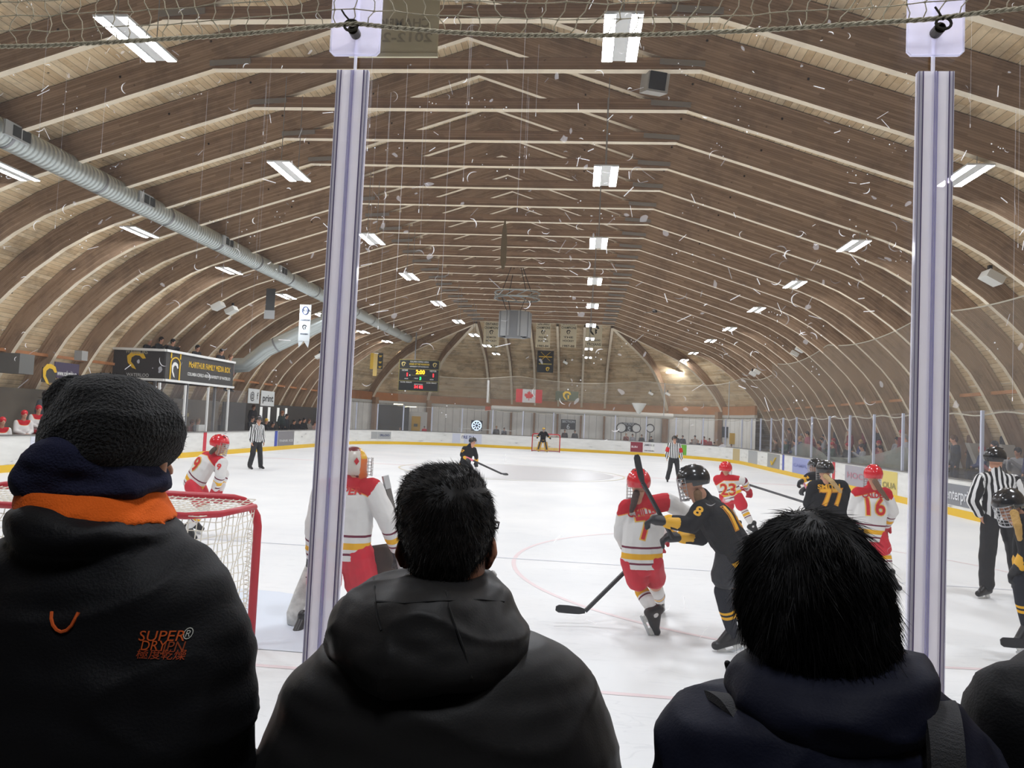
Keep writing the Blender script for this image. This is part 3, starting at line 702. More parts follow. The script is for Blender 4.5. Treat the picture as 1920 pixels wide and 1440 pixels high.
GOLD = (226, 182, 40)
o, c, W_, H_ = panel('roof_banner', 664, -40, 820, 104, 11.6, (196, 186, 150), 'large beige championship banner hanging by the top of the clear left post, lettering reversed', 'banner')
lines(o, c, W_, [('CHAMPIONS', -.12-.0, .2, .8), ('2012-2013', -.36, .22, .86)], (150, 140, 112), mirror=True)
mb = MB(); mb.box(c-Vector((0, 0, H_/2)), (W_+.02, .05, .06)); put('hem_bar', mb, mat('banner_bar', (206, 198, 166), .6), o)
for i, (x0, x1, l3) in enumerate(((908, 935, 'BADMINTON'), (1006, 1031, 'FIGURE'), (1052, 1080, 'THE'), (1100, 1128, ''))):
    o, c, W_, H_ = panel('championship_banner', x0, 603, x1, 652+i*0, 52.6, (228, 216, 184), ['cream championship banner partly behind the grey loudspeaker cluster', 'cream championship banner right of the loudspeaker cluster above the black X banner', 'cream championship banner third from the left with a small dark helmet', 'cream banner furthest right with a large helmet crest'][i], 'banner', group=None)
    if i < 3:
        lines(o, c, W_, [('ONTARIO', .75, .24, .8), ('CHAMPIONS', .48, .24, .92), (l3, -.2, .18, .6), (('SKATING', 'SKATING', 'HOCKEY')[i] if i else 'HOCKEY', -.45, .18, .7), (('1973-74', '1983-84', '1987-88')[i], -.82, .2, .75)], (60, 52, 40))
        crest(o, c+Vector((0, 0, .16)), .17, (50, 44, 36))
    else:
        crest(o, c+Vector((0, 0, .3)), .4, (60, 54, 44)); lines(o, c, W_, [('WATERLOO', -.4, .16, .8), ('TROJANS', -.7, .26, .9)], (60, 52, 40))
o, c, W_, H_ = panel('hanging_banner', 1008, 657, 1037, 699, 53.5, (30, 32, 32), 'black hanging banner with a gold and white X above the flag', 'banner')
mb = MB()
for s_ in (-1, 1): mb.bar(c+Vector((-.34*s_, -.02, .05)), c+Vector((.34*s_, -.02, .68)), .02, .12, (0, 1, 0))
put('cross_mark', mb, mat('ink_226_182_40', GOLD, .6), o); mb = MB(); mb.box(c+Vector((0, -.025, .34)), (.95, .01, .06)); put('cross_bar', mb, mat('ink_226_182_40', GOLD), o)
crest(o, c+Vector((.2, 0, -.55)), .16, GOLD); lines(o, c, W_, [('WARRIORS', -.18, .12, .8)], (190, 170, 70))
# flag
o, c, W_, H_ = panel('national_flag', 968, 729, 1016, 756, 56.5, (214, 214, 214), 'red and white maple leaf flag hanging on the far end wall', 'flag')
mb = MB()
for s_ in (-1, 1): mb.box(c+Vector((s_*W_*.375, -.014, 0)), (W_*.25, .008, H_))
put('red_band', mb, mat('flag_red', (214, 44, 60), .7), o)
leaf = [(0, 1), (.18, .66), (.38, .76), (.3, .3), (.55, .52), (.62, .38), (.9, .42), (.8, .18), (.92, .08), (.5, -.28), (.56, -.48), (.06, -.4), (.06, -.85)]
leaf = leaf+[(-x, y) for x, y in reversed(leaf[1:])]
mb = MB(); mb.v = [(c.x+x*H_*.4, c.y-.016, c.z+y*H_*.4) for x, y in leaf]; mb.face(range(len(leaf))); put('maple_leaf', mb, mat('flag_red', (214, 44, 60)), o)
o, c, W_, H_ = panel('wall_banner', 1042, 733, 1084, 752, 57, (70, 84, 66), 'green-grey banner with a gold helmet on the far wall right of the flag', 'banner'); crest(o, c, .36, GOLD)
for i, (x0, x1, yt, rgb, lab) in enumerate(((695, 703, 662, (206, 172, 60), 'narrow yellow banner edge-on under the far left roof'), (701, 706, 663, (226, 196, 120), 'tall cream banner beside the yellow one at far left'), (709, 717, 662, (34, 34, 30), 'black and gold banner beside the yellow one at far left'))):
    o, c, W_, H_ = panel('side_banner', x0, yt, x1, yt+(42 if i == 1 else 30), 48-i*.3, rgb, lab, 'banner')
    if i == 2: lines(o, c, W_, [('W', .3, .2, .6), ('W', -.1, .2, .6), ('W', -.4, .2, .6)], GOLD)
# left hanging banners
o, c, W_, H_ = panel('pennant_banner', 563, 571, 580, 640, 32, (210, 216, 218), 'white tall banner with blue ring emblem and forked tail left of the clear post', 'banner')
mb = MB(); mb.tube([c+Vector((.13*math.cos(t), -.02, .55+.17*math.sin(t))) for t in np.linspace(0, 6.28, 20)], .02, 5, closed=True); put('ring_emblem', mb, mat('ink_40_60_120', (40, 60, 120), .6), o)
lines(o, c, W_, [('OUA', .55, .15, .9), ('CHAMPIONS', .12, .1, .9), ('WOMEN', -.5, .08, .7)], (60, 70, 90)); crest(o, c+Vector((0, 0, -.2)), .12, (60, 62, 66))
for s_ in (-1, 1):
    mb = MB(); mb.v = [tuple(c+Vector((s_*W_/2, 0, -H_/2))), tuple(c+Vector((0, 0, -H_/2))), tuple(c+Vector((s_*W_*.42, 0, -H_/2-.3)))]; mb.face((0, 1, 2)); put('tail', mb, mat('pennant_banner_210_216_218', (210, 216, 218)), o)
o, c, W_, H_ = panel('dark_banner', 500, 541, 514, 584, 30, (84, 86, 88), 'dark grey narrow banner left of the white forked banner', 'banner')
mb = MB(); mb.box(c-Vector((0, .02, H_/2+.14)), (W_*1.15, .03, .36)); put('pale_foot', mb, mat('foot_white', (200, 204, 206), .6), o)
mb = MB(); c = P(945, 458, 24.5)
mb.loft([[c+Vector((x*w_, y, z)) for x, y in ((-1, -.03), (1, -.03), (1, .03), (-1, .03))] for z, w_ in ((.85, .01), (.5, .07), (0, .1), (-.6, .09), (-.85, .03))])
put('folded_banner', mb, mat('folded_brown', (120, 104, 76), .9, bump=.6, bscale=14), label='long folded brown banner hanging under the middle of the roof', cat='banner')
# section signs, television, drums
for x0, x1, y0, y1, num in ((1052, 1079, 786, 806, '6'), (1166, 1193, 792, 810, '5'), (1301, 1323, 797, 815, '4')):
    o, c, W_, H_ = panel('section_sign', x0, y0, x1, y1, 59.5, (44, 48, 50), f'dark wall sign reading SECTION {num}, '+{'6': 'the left one by itself', '5': 'between two drum heads', '4': 'the right one above a crowd'}[num], 'sign')
    lines(o, c, W_, [('SECTION', .22, .26, .84)], (205, 208, 208)); text('lettering', num, c+Vector((0, -.02, -.18)), (1, 0, 0), (0, 0, 1), .55, mat('ink_205_208_208', (205, 208, 208)), o, .008)
o, c, W_, H_ = panel('wall_screen', 884, 788, 904, 808, 59.3, (28, 38, 48), 'lit wall screen showing a white spoked wheel emblem', 'screen', th=.1)
mb = MB(); mb.tube([c+Vector((.36*math.cos(t), -.07, .36*math.sin(t))) for t in np.linspace(0, 6.28, 24, endpoint=False)], .05, 5, closed=True)
for k in range(8): t = k*math.pi/4; mb.box(c+Vector((.2*math.cos(t), -.07, .2*math.sin(t))), (.2, .01, .07), R=Matrix.Rotation(-t, 3, 'Y'))
put('picture', mb, mat('screen_glow', (200, 220, 245), .5, emit=1.5), o)
for i, (px, py) in enumerate(((1165, 802), (1193, 803), (1219, 803))):
    c = P(px, py, 58.6); r = (.36, .33, .3)[i]; lab = ['large round drum head standing left of the section 5 sign', 'round drum head standing right of the section 5 sign', 'smaller round drum head furthest right beside the section 5 sign'][i]
    t = thing('drum', lab, 'drum', tuple(c)); mb = MB(); mb.tube([c, c+Vector((0, .3, 0))], r, 20); put('drum_head', mb, M_WHITE, t)
    mb = MB(); mb.tube([c+Vector((r*math.cos(a), -.02, r*math.sin(a))) for a in np.linspace(0, 6.28, 24, endpoint=False)], .035, 6, closed=True); put('hoop', mb, M_BLACK, t)
    mb = MB(); mb.tube([c+Vector((0, .15, -r)), (c.x, c.y+.15, 0)], .03, 5); put('stand', mb, M_BLACK, t)
for i, (x0, x1, y0, y1, rgb, lab) in enumerate(((660, 669, 782, 813, (206, 160, 44), 'yellow door just right of the clear left post'), (772, 787, 787, 813, (214, 166, 40), 'yellow door with a dark window at the far left wall'), (1368, 1393, 812, 834, (214, 170, 50), 'wide yellow wall pad at the far right corner'))):
    if i < 2:
        a, b_ = P(x0, y0, 58), P(x1, y1, 58); t = thing('yellow_door' , lab, 'door', (a.x, 58, 0)); zc = 2.05; mb = MB(); mb.box(((a.x+b_.x)/2, 58, zc/2), (abs(b_.x-a.x), .06, zc)); put('door_leaf', mb, mat('door_yellow', rgb, .5), t)
        mb = MB(); mb.box(((a.x+b_.x)/2, 57.95, 1.35), (.3, .02, .22)); put('door_window', mb, mat('door_pane', (90, 96, 80), .3), t)
        mb = MB(); mb.box(((a.x+b_.x)/2, 58.1, 1.1), (abs(b_.x-a.x)+1.0, .1, 2.6)); put('door_wall', mb, mat('door_wall_white', (206, 204, 198), .7, vary=.05), t)
    else: o, c, W_, H_ = panel('wall_pad', x0, y0, x1, y1, 55.8, rgb, lab, 'pad')
o, c, W_, H_ = panel('dark_opening_panel', 1354, 800, 1393, 822, 56.6, (52, 58, 66), 'dark blue-grey shutter above the yellow pad at the far right', 'shutter')
o, c, W_, H_ = panel('dark_opening_panel', 707, 758, 765, 815, 57.5, (62, 64, 62), 'dark open bay of the far left wall between the doors', 'opening')
for i, (x0, x1, y) in enumerate(((738, 756, 758), (759, 781, 763))):
    c = P((x0+x1)/2, y, 56); mb = MB(); mb.box(c, (abs(x1-x0)*.04, .1, .08)); put('strip_lamp', mb, mat('strip_glow', (250, 246, 214), .5, emit=2.2), label=['short dim strip lamp over the dark bay, left one', 'bright strip lamp over the dark bay, right one'][i], cat='ceiling light')
mb = MB()
for z in (.9, 1.25): mb.tube([P(860, 814, 57.5)*1.0*0+Vector((P(858, 800, 57.5).x, 57.5, z)), Vector((P(966, 800, 57.5).x, 57.5, z))], .025, 5)
for k in range(6): x = P(858+21.5*k, 800, 57.5).x; mb.tube([(x, 57.5, 0), (x, 57.5, 1.25)], .025, 5)
put('hand_rail', mb, mat('rail_white', (220, 220, 216), .4), label='white tube railing behind the far boards under the wall screen', cat='railing')
# left wall signs
def side_panel(name, x0, y0, x1, y1, X, rgb, label, cat):
    a, b_ = PX(x0, y0, X), PX(x1, y1, X); mb = MB(); c = (a+b_)/2; c.x = X
    mb.box(c, (.03, abs(b_.y-a.y), abs(a.z-b_.z))); return put(name, mb, mat(name+'_%d_%d_%d' % rgb, rgb, .7), label=label, cat=cat), c, abs(b_.y-a.y)
o, c, L_ = side_panel('wall_sign', 466, 728, 485, 757, -16.4, (196, 198, 196), 'white square sign with small emblems above the visitors bench', 'sign')
text('lettering', '@  f', c+Vector((.025, 0, 0)), (0, 1, 0), (0, 0, 1), .5, mat('ink_60_60_62', (60, 60, 62), .6), o, .005)
o, c, L_ = side_panel('wall_sign', 490, 732, 513, 762, -16.4, (204, 206, 204), 'white square sign reading print above the visitors bench', 'sign')
text('lettering', 'print', c+Vector((.025, 0, 0)), (0, 1, 0), (0, 0, 1), .5, mat('ink_60_60_62', (60, 60, 62), .6), o, .01, width=L_*.8)
o, c, L_ = side_panel('sponsor_sign', 103, 678, 146, 712, -17.2, (70, 60, 84), 'dark purple sign high on the left wall beside a helmet emblem', 'sign')
text('lettering', 'www.columbia.ca', c+Vector((.025, 0, -.1)), (0, 1, 0), (0, 0, 1), .25, M_WHITE, o, .004, width=L_*.8)
o, c, L_ = side_panel('emblem_sign', 80, 688, 103, 718, -17.0, (60, 58, 52), 'dark plate with a gold helmet emblem left of the purple sign', 'sign')
mb = MB(); pts = [(-.9, .5), (-.45, .95), (.1, 1.0), (.65, .8), (.9, .3), (.6, .25), (.3, .55), (-.1, .6), (-.45, .35), (-.5, -.1), (-.2, -.45), (.05, -.9), (-.35, -.75), (-.8, -.2)]
mb.v = [(c.x+.03, c.y+x*.36, c.z+z*.36) for x, z in pts]; mb.face(range(len(pts))); put('crest', mb, mat('ink_226_182_40', GOLD), o)
mb = MB(); c = PX(152, 667, -15.6); mb.box(c, (.25, .28, .3)); put('wall_speaker', mb, mat('speaker_white', (140, 138, 134), .6), label='small pale square loudspeaker on a left arch above the bench', cat='loudspeaker')
mb = MB(); c = PX(30, 682, -17.0); mb.box(c, (.7, .6, .6)); put('unit_heater', mb, mat('unit_grey', (104, 104, 100), .6), label='grey box heater hanging at the left wall, at the left picture edge', cat='heater')
for i, (px, py) in enumerate(((409, 574), (434, 582), (598, 668), (1860, 521), (1905, 503), (1489, 663), (1500, 655), (1411, 701), (1419, 697), (1220, 738), (1252, 739), (1060, 680))):
    if i >= 9: c = P(px, py, 57.5)
    else:
        c = PX(px, py, -14.8 if i < 3 else 9.9)
        if i == 2: c = PX(px, py, -14.5)
    lab = ['white floodlight box on a left arch, left one of the pair', 'white floodlight box on a left arch, right one of the pair', 'white floodlight box low on a far left arch beside the clear post', 'white floodlight box left of the pair at the right picture edge', 'white floodlight box right of the pair at the right picture edge', 'small white floodlight on a middle right arch, left of a pair', 'small white floodlight on a middle right arch, right of a pair', 'small white floodlight on a farther right arch, left of a pair', 'small white floodlight on a farther right arch, right of a pair', 'white floodlight on the far end roof, left one near the corner', 'white floodlight on the far end roof, right one near the corner', 'white floodlight on the far end roof right of the black X banner'][i]
    sc = 1.0 if i in (3, 4, 0, 1) else .85
    R = Matrix.Rotation(.5 if px > 1000 else -.5, 3, 'Y')
    t = thing('floodlight', lab, 'floodlight', tuple(c)); mb = MB(); mb.box(c, (.42*sc, .42*sc, .2*sc), R=R); put('lamp_body', mb, mat('flood_white', (232, 232, 226), .4), t)
    mb = MB(); mb.box(c+Vector((0, .1, .18*sc)), (.08, .08, .3)); put('bracket', mb, M_BLACK, t)
# loudspeaker on a tie, centre cluster, cone, fans
c = P(1228, 152, 14.4); t = thing('hanging_loudspeaker', 'pale square loudspeaker with dark grille hanging below a roof tie right of centre', 'loudspeaker', tuple(c))
Rz = Matrix.Rotation(.35, 3, 'Z') @ Matrix.Rotation(.25, 3, 'X'); mb = MB(); mb.box(c, (.44, .36, .46), R=Rz); put('cabinet', mb, mat('cabinet_grey', (176, 172, 164), .5), t)
mb = MB(); mb.box(c+Rz @ Vector((-.02, -.19, 0)), (.34, .02, .38), R=Rz); put('grille_cloth', mb, mat('grille_cloth', (40, 40, 40), .8), t)
mb = MB(); mb.bar(c+Vector((.1, 0, .2)), c+Vector((.1, 0, .62)), .04, .04); put('bracket', mb, M_BLACK, t)
c = P(965, 611, 34); t = thing('loudspeaker_cluster', 'ring of grey loudspeaker cabinets hanging over centre ice', 'loudspeaker', tuple(c)); MG = mat('cluster_grey', (158, 160, 160), .5)
for k in range(7):
    a = math.radians(-90+(k-3)*42); d = Vector((math.cos(a), math.sin(a), 0)); R = Matrix.Rotation(a+math.pi/2, 3, 'Z'); mb = MB()
    top = .62; bot = -.62 if k in (3,) else -.52
    mb.loft([[c+d*(.62+dy)+R @ Vector((x, 0, 0))+Vector((0, 0, z)) for x, dy in ((-.33, -.3), (.33, -.3), (.33, .08), (-.33, .08))] for z in (bot, top)])
    put('cabinet', mb, [MG, mat('cluster_grey2', (128, 130, 132), .5)][k % 2], t)
mb = MB(); cr_ = c+Vector((.05, 0, 1.25))
for z in (0, .28): mb.tube([cr_+Vector((1.05*math.cos(a), .9*math.sin(a), z)) for a in np.linspace(0, 6.28, 12, endpoint=False)], .035, 5, closed=True)
for a in np.linspace(0, 6.28, 12, endpoint=False): mb.tube([cr_+Vector((1.05*math.cos(a), .9*math.sin(a), 0)), cr_+Vector((1.05*math.cos(a+.5), .9*math.sin(a+.5), .28))], .02, 4)
put('truss_ring', mb, M_GALV, t)
for k in range(4):
    a = k*1.57+.6; mb = MB(); mb.tube([c+Vector((.4*math.cos(a), .4*math.sin(a), .55)), cr_+Vector((.8*math.cos(a), .7*math.sin(a), 0))], .015, 4); mb.tube([cr_+Vector((.8*math.cos(a), .7*math.sin(a), .28)), c+Vector((.3*math.cos(a), .3*math.sin(a), 2.75))], .015, 4); put('chain', mb, M_BLACK, t)
c = P(1198, 766, 52); mb = MB(); mb.loft([[c+Vector((r*math.cos(a), r*math.sin(a), z)) for a in np.linspace(0, 6.28, 14, endpoint=False)] for z, r in ((.36, .5), (.3, .48), (0, .32), (-.3, .12), (-.36, .04))])
put('horn_speaker', mb, mat('horn_white', (206, 206, 200), .5), label='white cone shaped horn hanging above the far boards', cat='loudspeaker', smooth=True)
for i, (px, py, Y) in enumerate(((1321, 436, 26), (1228, 583, 40))):
    c = P(px, py, Y); t = thing('ceiling_fan', ['black ceiling fan on a long rod under the right roof slope, nearer one', 'black ceiling fan on a long rod under the right roof slope, farther one'][i], 'ceiling fan', tuple(c))
    mb = MB(); mb.tube([c, c+Vector((0, 0, .75))], .02, 6); put('rod', mb, M_BLACK, t)
    mb = MB(); mb.tube([c+Vector((0, 0, -.08)), c, c+Vector((0, 0, .1))], [.12, .13, .05], 12); put('motor', mb, M_BLACK, t)
    for k in range(3):
        a = k*2.094+.3; mb = MB(); mb.bar(c+Vector((.1*math.cos(a), .1*math.sin(a), -.03)), c+Vector((.75*math.cos(a), .75*math.sin(a), -.05)), .12, .012); put('blade', mb, mat('fan_blade', (130, 124, 116), .5), t)
# white post hanging by the left of the flag
mb = MB(); mb.box(P(915, 734, 58), (.16, .1, 1.75)); put('white_board', mb, M_WHITE, label='tall narrow white board hanging on the far end wall left of the flag', cat='board')
# ------------------------------------------------------------------ scoreboard
c = P(786, 704.5, 50); Wb, Hb = 2.75, 2.1; RB = Matrix.Rotation(-.02, 3, 'Z')
t = thing('scoreboard', 'black electronic scoreboard showing 2:00 hanging at the far left', 'scoreboard', tuple(c)); M_SB = mat('score_black', (26, 30, 30), .5)
mb = MB(); mb.box(c, (Wb, .25, Hb)); cab = put('cabinet', mb, M_SB, t)
mb = MB()
for z in (Hb/2, -Hb/2, Hb/2-.62, -.38): mb.box(c+Vector((0, -.13, z)), (Wb, .02, .03))
for x in (-Wb/2, Wb/2): mb.box(c+Vector((x, -.13, 0)), (.03, .02, Hb))
put('trim_line', mb, mat('score_gold', (150, 138, 74), .5), cab)
def st(body, x, z, h, col, em=0, wd=None, bold=.006):
    m_ = mat('score_%s_%d' % (col, em), {'w': (190, 190, 186), 'g': (196, 168, 60), 'amber': (255, 176, 30), 'red': (255, 40, 50), 'green': (40, 230, 110)}[col], .5, emit=em)
    text('lettering', body, c+Vector((x, -.145, z)), (1, 0, 0), (0, 0, 1), h, m_, cab, bold, width=wd)
st('COLUMBIA ICEFIELD ARENA', 0, .93, .13, 'w', wd=1.3); st('HOME OF THE WARRIORS', 0, .76, .17, 'g', wd=1.4, bold=.01); st('UNIVERSITY OF WATERLOO', 0, .6, .09, 'w', wd=1.3)
for x in (-1.08, 1.08): crest(cab, c+Vector((x, -.13, .74)), .17, (200, 180, 110))
st('HOME', -.97, .33, .17, 'w', wd=.4); st('VISITOR', .97, .33, .17, 'w', wd=.48)
st('2:00', .1, .22, .38, 'amber', 2.5, wd=.62, bold=.014); st('1', -.8, .03, .3, 'red', 2.5, bold=.02); st('1', 1.0, .03, .3, 'red', 2.5, bold=.02); st('3', .12, -.2, .26, 'green', 2, bold=.014)
st('PERIOD', -.16, -.2, .1, 'w', wd=.26); st('SHOTS', -.85, -.24, .09, 'w', wd=.25); st('SHOTS', .9, -.24, .09, 'w', wd=.25)
st('PLAYER  PENALTY', -.85, -.48, .1, 'w', wd=.8); st('PLAYER  PENALTY', .9, -.48, .1, 'w', wd=.7); st('SHOTS ON GOAL', .02, -.6, .1, 'w', wd=.6); st('34 32', .02, -.78, .26, 'red', 2.5, wd=.6, bold=.014)
mb = MB(); q = c+Vector((-.35, 0, Hb/2)); mb.tube([q, q+Vector((0, 0, 1.9))], .04, 6); q = c+Vector((.7, 0, Hb/2)); put('hanging_rod', mb, M_STEEL, t)
mb = MB()
for a, b_ in (((-.62, .42), (.42, .42)), ((-.62, .02), (.42, .02))): mb.box(c+Vector(((a[0]+b_[0])/2+.1, -.14, a[1])), (b_[0]-a[0], .01, .02))
put('clock_border', mb, mat('score_gold', (150, 138, 74)), cab)
# ------------------------------------------------------------------ media box
cA = PX(312, 657, -15.7); yA = cA.y; zt = cA.z; cB = PX(438, 683, -15.7); yB = cB.y; zb = PX(312, 713, -15.7).z
t = thing('media_box', 'raised dark press gallery with a gold lettered front over the left boards', 'press gallery', (-15.7, yA, zb)); MD = mat('media_dark', (62, 60, 58), .6)
mb = MB(); mb.box((-15.72, (yA+yB)/2, (zt+zb)/2), (.06, yB-yA, zt-zb)); front = put('front_panel', mb, MD, t)
mb = MB(); mb.box((-16.75, yA, (zt+zb)/2), (2.05, .06, zt-zb)); side = put('side_panel', mb, mat('media_side', (46, 44, 44), .6), t)
mb = MB(); mb.box((-16.75, yB, (zt+zb)/2), (2.05, .06, zt-zb)); put('side_panel', mb, mat('media_side', (46, 44, 44)), t)
mb = MB(); mb.box((-16.75, (yA+yB)/2, zb+.05), (2.1, yB-yA, .12)); put('deck', mb, mat('deck_dark', (48, 44, 42), .7), t)
mb = MB()
for z in (zt, zb): mb.box((-15.68, (yA+yB)/2, z), (.12, yB-yA+.1, .09)); mb.box((-16.75, yA-.02, z), (2.1, .12, .09))
put('white_rail', mb, M_WHITE, t)
rt, upz = Vector((0, 1, 0)), Vector((0, 0, 1)); LB = yB-yA
zc = (zt+zb)/2
text('lettering', 'McARTHUR FAMILY MEDIA BOX', (-15.68, yA+LB*.62, zc+.16), rt, upz, .34, mat('ink_226_182_40', GOLD), front, .006, width=LB*.64)
text('lettering', 'COLUMBIA ICEFIELD ARENA  UNIVERSITY OF WATERLOO', (-15.68, yA+LB*.62, zc-.22), rt, upz, .18, M_WHITE, front, .003, width=LB*.66)
mb = MB()
for (x0, z0, x1, z1) in ((.32, -.52, .32, .1), (.98, -.52, .98, .1), (.32, .3, .32, .55), (.98, .3, .98, .55)): mb.box((-15.67, yA+(x0+x1)/2, zc+(z0+z1)/2), (.02, .07, abs(z1-z0)))
mb.tube([(-15.67, yA+.65+.33*math.cos(a), zc+.1+.24*math.sin(a)) for a in np.linspace(0, math.pi, 10)], .03, 5)
put('arch_mark', mb, mat('ink_226_182_40', GOLD), front)
mb = MB(); mb.v = [(-15.675, yA+.65+x*.27, zc-.15+z*.32) for x, z in pts]; mb.face(range(len(pts))); put('crest', mb, M_WHITE, front)
mb = MB(); q = Vector((-16.85, yA-.04, zc+.12)); mb.v = [(q.x+x*.42, q.y, q.z+z*.36) for x, z in pts]; mb.face(range(len(pts))); put('crest', mb, mat('ink_226_182_40', GOLD), side)
text('lettering', 'WARRIORS', (-16.85, yA-.045, zc+.46), (1, 0, 0), upz, .2, mat('ink_190_186_160', (150, 146, 124), .6), side, .006, width=.9)
text('lettering', 'WATERLOO', (-16.75, yA-.045, zc-.42), (1, 0, 0), upz, .18, mat('ink_200_200_200', (170, 170, 166), .6), side, .004, width=.9)
for yy in (yA+.4, yB-.4, (yA+yB)/2):
    mb = MB(); mb.box((-16.3, yy, zb/2), (.1, .1, zb)); put('support_post', mb, M_STEEL, t)
# benches & back wall of benches on the left
mb = MB(); mb.box((-16.4, 22, .3), (.4, 12, .06)); put('bench_seat', mb, mat('bench_wood', (120, 100, 80), .6), label='long bench seat of the home players behind the left boards', cat='bench')
mb = MB(); mb.box((-16.4, 40.5, .3), (.4, 13, .06)); put('bench_seat', mb, mat('bench_wood', (120, 100, 80)), label='long bench seat of the visitors behind the left boards past the media box', cat='bench')
mb = MB(); mb.box((-17.6, 24.5, 1.15), (.08, 21, 2.3)); put('bench_wall', mb, mat('bench_back', (98, 90, 78), .7, vary=.25, vscale=.6), label='dull grey partition behind the home bench and penalty box', cat='partition')
mb = MB(); mb.box((-17.6, 42.5, 1.15), (.08, 14, 2.3)); bw = put('bench_wall', mb, mat('bench_back2', (66, 62, 58), .7), label='dark partition with bright slots behind the visitors bench', cat='partition')
for px in (489, 504, 521, 536): q = PX(px, 778, -17.5); mb = MB(); mb.box((-17.5, q.y, 1.75), (.03, .28, .8)); put('bright_slot', mb, mat('slot_glow', (235, 236, 232), .6, emit=.5), bw)
mb = MB(); mb.box((-17.5, 27.6, 1.6), (.05, 9, .16)); put('wall_band', mb, mat('band_yellow', (170, 158, 104), .6), label='dull yellow lettered band along the penalty box wall', cat='sign')
# stands on the right
mb = MB()
for k in range(3): mb.box((11.1+k*.85, 30, .12+.17*k), (.85, 46, .24+.34*k-.12*0))
put('stands', mb, mat('stand_concrete', (88, 82, 78), .8), kind='structure')
# ------------------------------------------------------------------ near goal
def goal(name, lab, x0, x1, yf, yb_top, yb_bot, H, near=True, sy=1, rr=.16):
    t = thing(name, lab, 'goal', ((x0+x1)/2, yf, 0)); r = .035
    fr = [(x0, yf, 0), (x0, yf, H-rr)]+[(x0+rr-rr*math.cos(a), yf, H-rr+rr*math.sin(a)) for a in (.4, .8, 1.2)]+[(x0+rr, yf, H), (x1-rr, yf, H)]+[(x1-rr+rr*math.sin(a), yf, H-rr+rr*math.cos(a)) for a in (.4, .8, 1.2)]+[(x1, yf, H-rr), (x1, yf, 0)]
    mb = MB(); mb.tube(fr, r, 10); put('goal_frame', mb, M_RED, t, smooth=True)
    def back(y, z, ins):
        d = y-yf; return [(x0+.0, yf+d*.1, z), (x0+ins*.4, yf+d*.75, z), (x0+ins*2, y, z), (x1-ins*2, y, z), (x1-ins*.4, yf+d*.75, z), (x1-.0, yf+d*.1, z)]
    tb = back(yb_top, H-.05, .1); bb = back(yb_bot, .03, .1)
    mb = MB(); mb.tube(tb, .026, 8); put('top_bar', mb, M_RED, t, smooth=True)
    mb = MB(); mb.tube(bb, .026, 8); put('base_bar', mb, M_RED, t, smooth=True)
    # netting
    cell = .06 if near else .1; wr = .0045 if near else .009
    def resample(pl, n):
        P_ = [Vector(p) for p in pl]; L = [0]
        for a, b in zip(P_, P_[1:]): L.append(L[-1]+(b-a).length)
        out = []
        for k in range(n+1):
            s_ = L[-1]*k/n; i = min(len(L)-2, max(0, next((i for i in range(len(L)-1) if L[i+1] >= s_-1e-9), len(L)-2))); out.append(P_[i].lerp(P_[i+1], (s_-L[i])/max(1e-9, L[i+1]-L[i])))
        return out
    Lb = 2*abs(yb_top-yf)+(x1-x0); n = int(Lb/cell); T_ = resample(tb, n); B_ = resample(bb, n); rows = int(H/cell); mb = MB()
    def npt(i, j): 
        u = j/rows; p = T_[i].lerp(B_[i], u); s_ = math.sin(u*math.pi)*.03*(1 if near else 0)
        return p+Vector((.008*math.sin(i*1.7+j), -sy*s_+.01*math.sin(j*2.1+i*.9), .008*math.cos(i+j*1.3)))
    for i in range(n+1): mb.tube([npt(i, j) for j in range(rows+1)], wr, 3, ends=False)
    for j in range(rows+1): mb.tube([npt(i, j) for i in range(n+1)], wr, 3, ends=False)
    put('back_netting', mb, M_NETW, t)
    mb = MB(); n2 = int((x1-x0)/cell); m2 = max(3, int(abs(yb_top-yf)/cell))
    F_ = [Vector((x0+.03+(x1-x0-.06)*k/n2, yf, H)) for k in range(n2+1)]; K_ = [Vector((x0+.1+(x1-x0-.2)*k/n2, yb_top, H-.05)) for k in range(n2+1)]
    g = lambda i, j: F_[i].lerp(K_[i], j/m2)+Vector((.006*math.sin(i*2+j), .006*math.cos(i+j), -.03*math.sin(math.pi*j/m2)))
    for i in range(n2+1): mb.tube([g(i, j) for j in range(m2+1)], wr, 3, ends=False)
    for j in range(m2+1): mb.tube([g(i, j) for i in range(n2+1)], wr, 3, ends=False)
    put('top_netting', mb, M_NETW, t)
    mb = MB()
    for k in range(60): # lacing cord round the right post
        pass
    lp = []
    for k in range(150):
        z = .02+(H-.25)*k/149; lp.append((x1-.052+.022*math.cos(k*1.05), yf-.03+.03*math.sin(k*1.05), z))
    mb.tube(lp, .0035, 3); put('lacing', mb, M_NETW, t)
    return t
xr = P(476, 1100, 6.1).x
goal('near_goal', 'red hockey goal with white netting behind the man in the knit hat, seen from behind', xr-2.5, xr, 6.1, 5.3, 5.0, 1.2, True, 1, .22)
xg = G(1022, 848).x; goal('far_goal', 'small red hockey goal behind the far goaltender', xg-.95, xg+.95, 51.6, 52.1, 52.7, 1.22, False, -1)

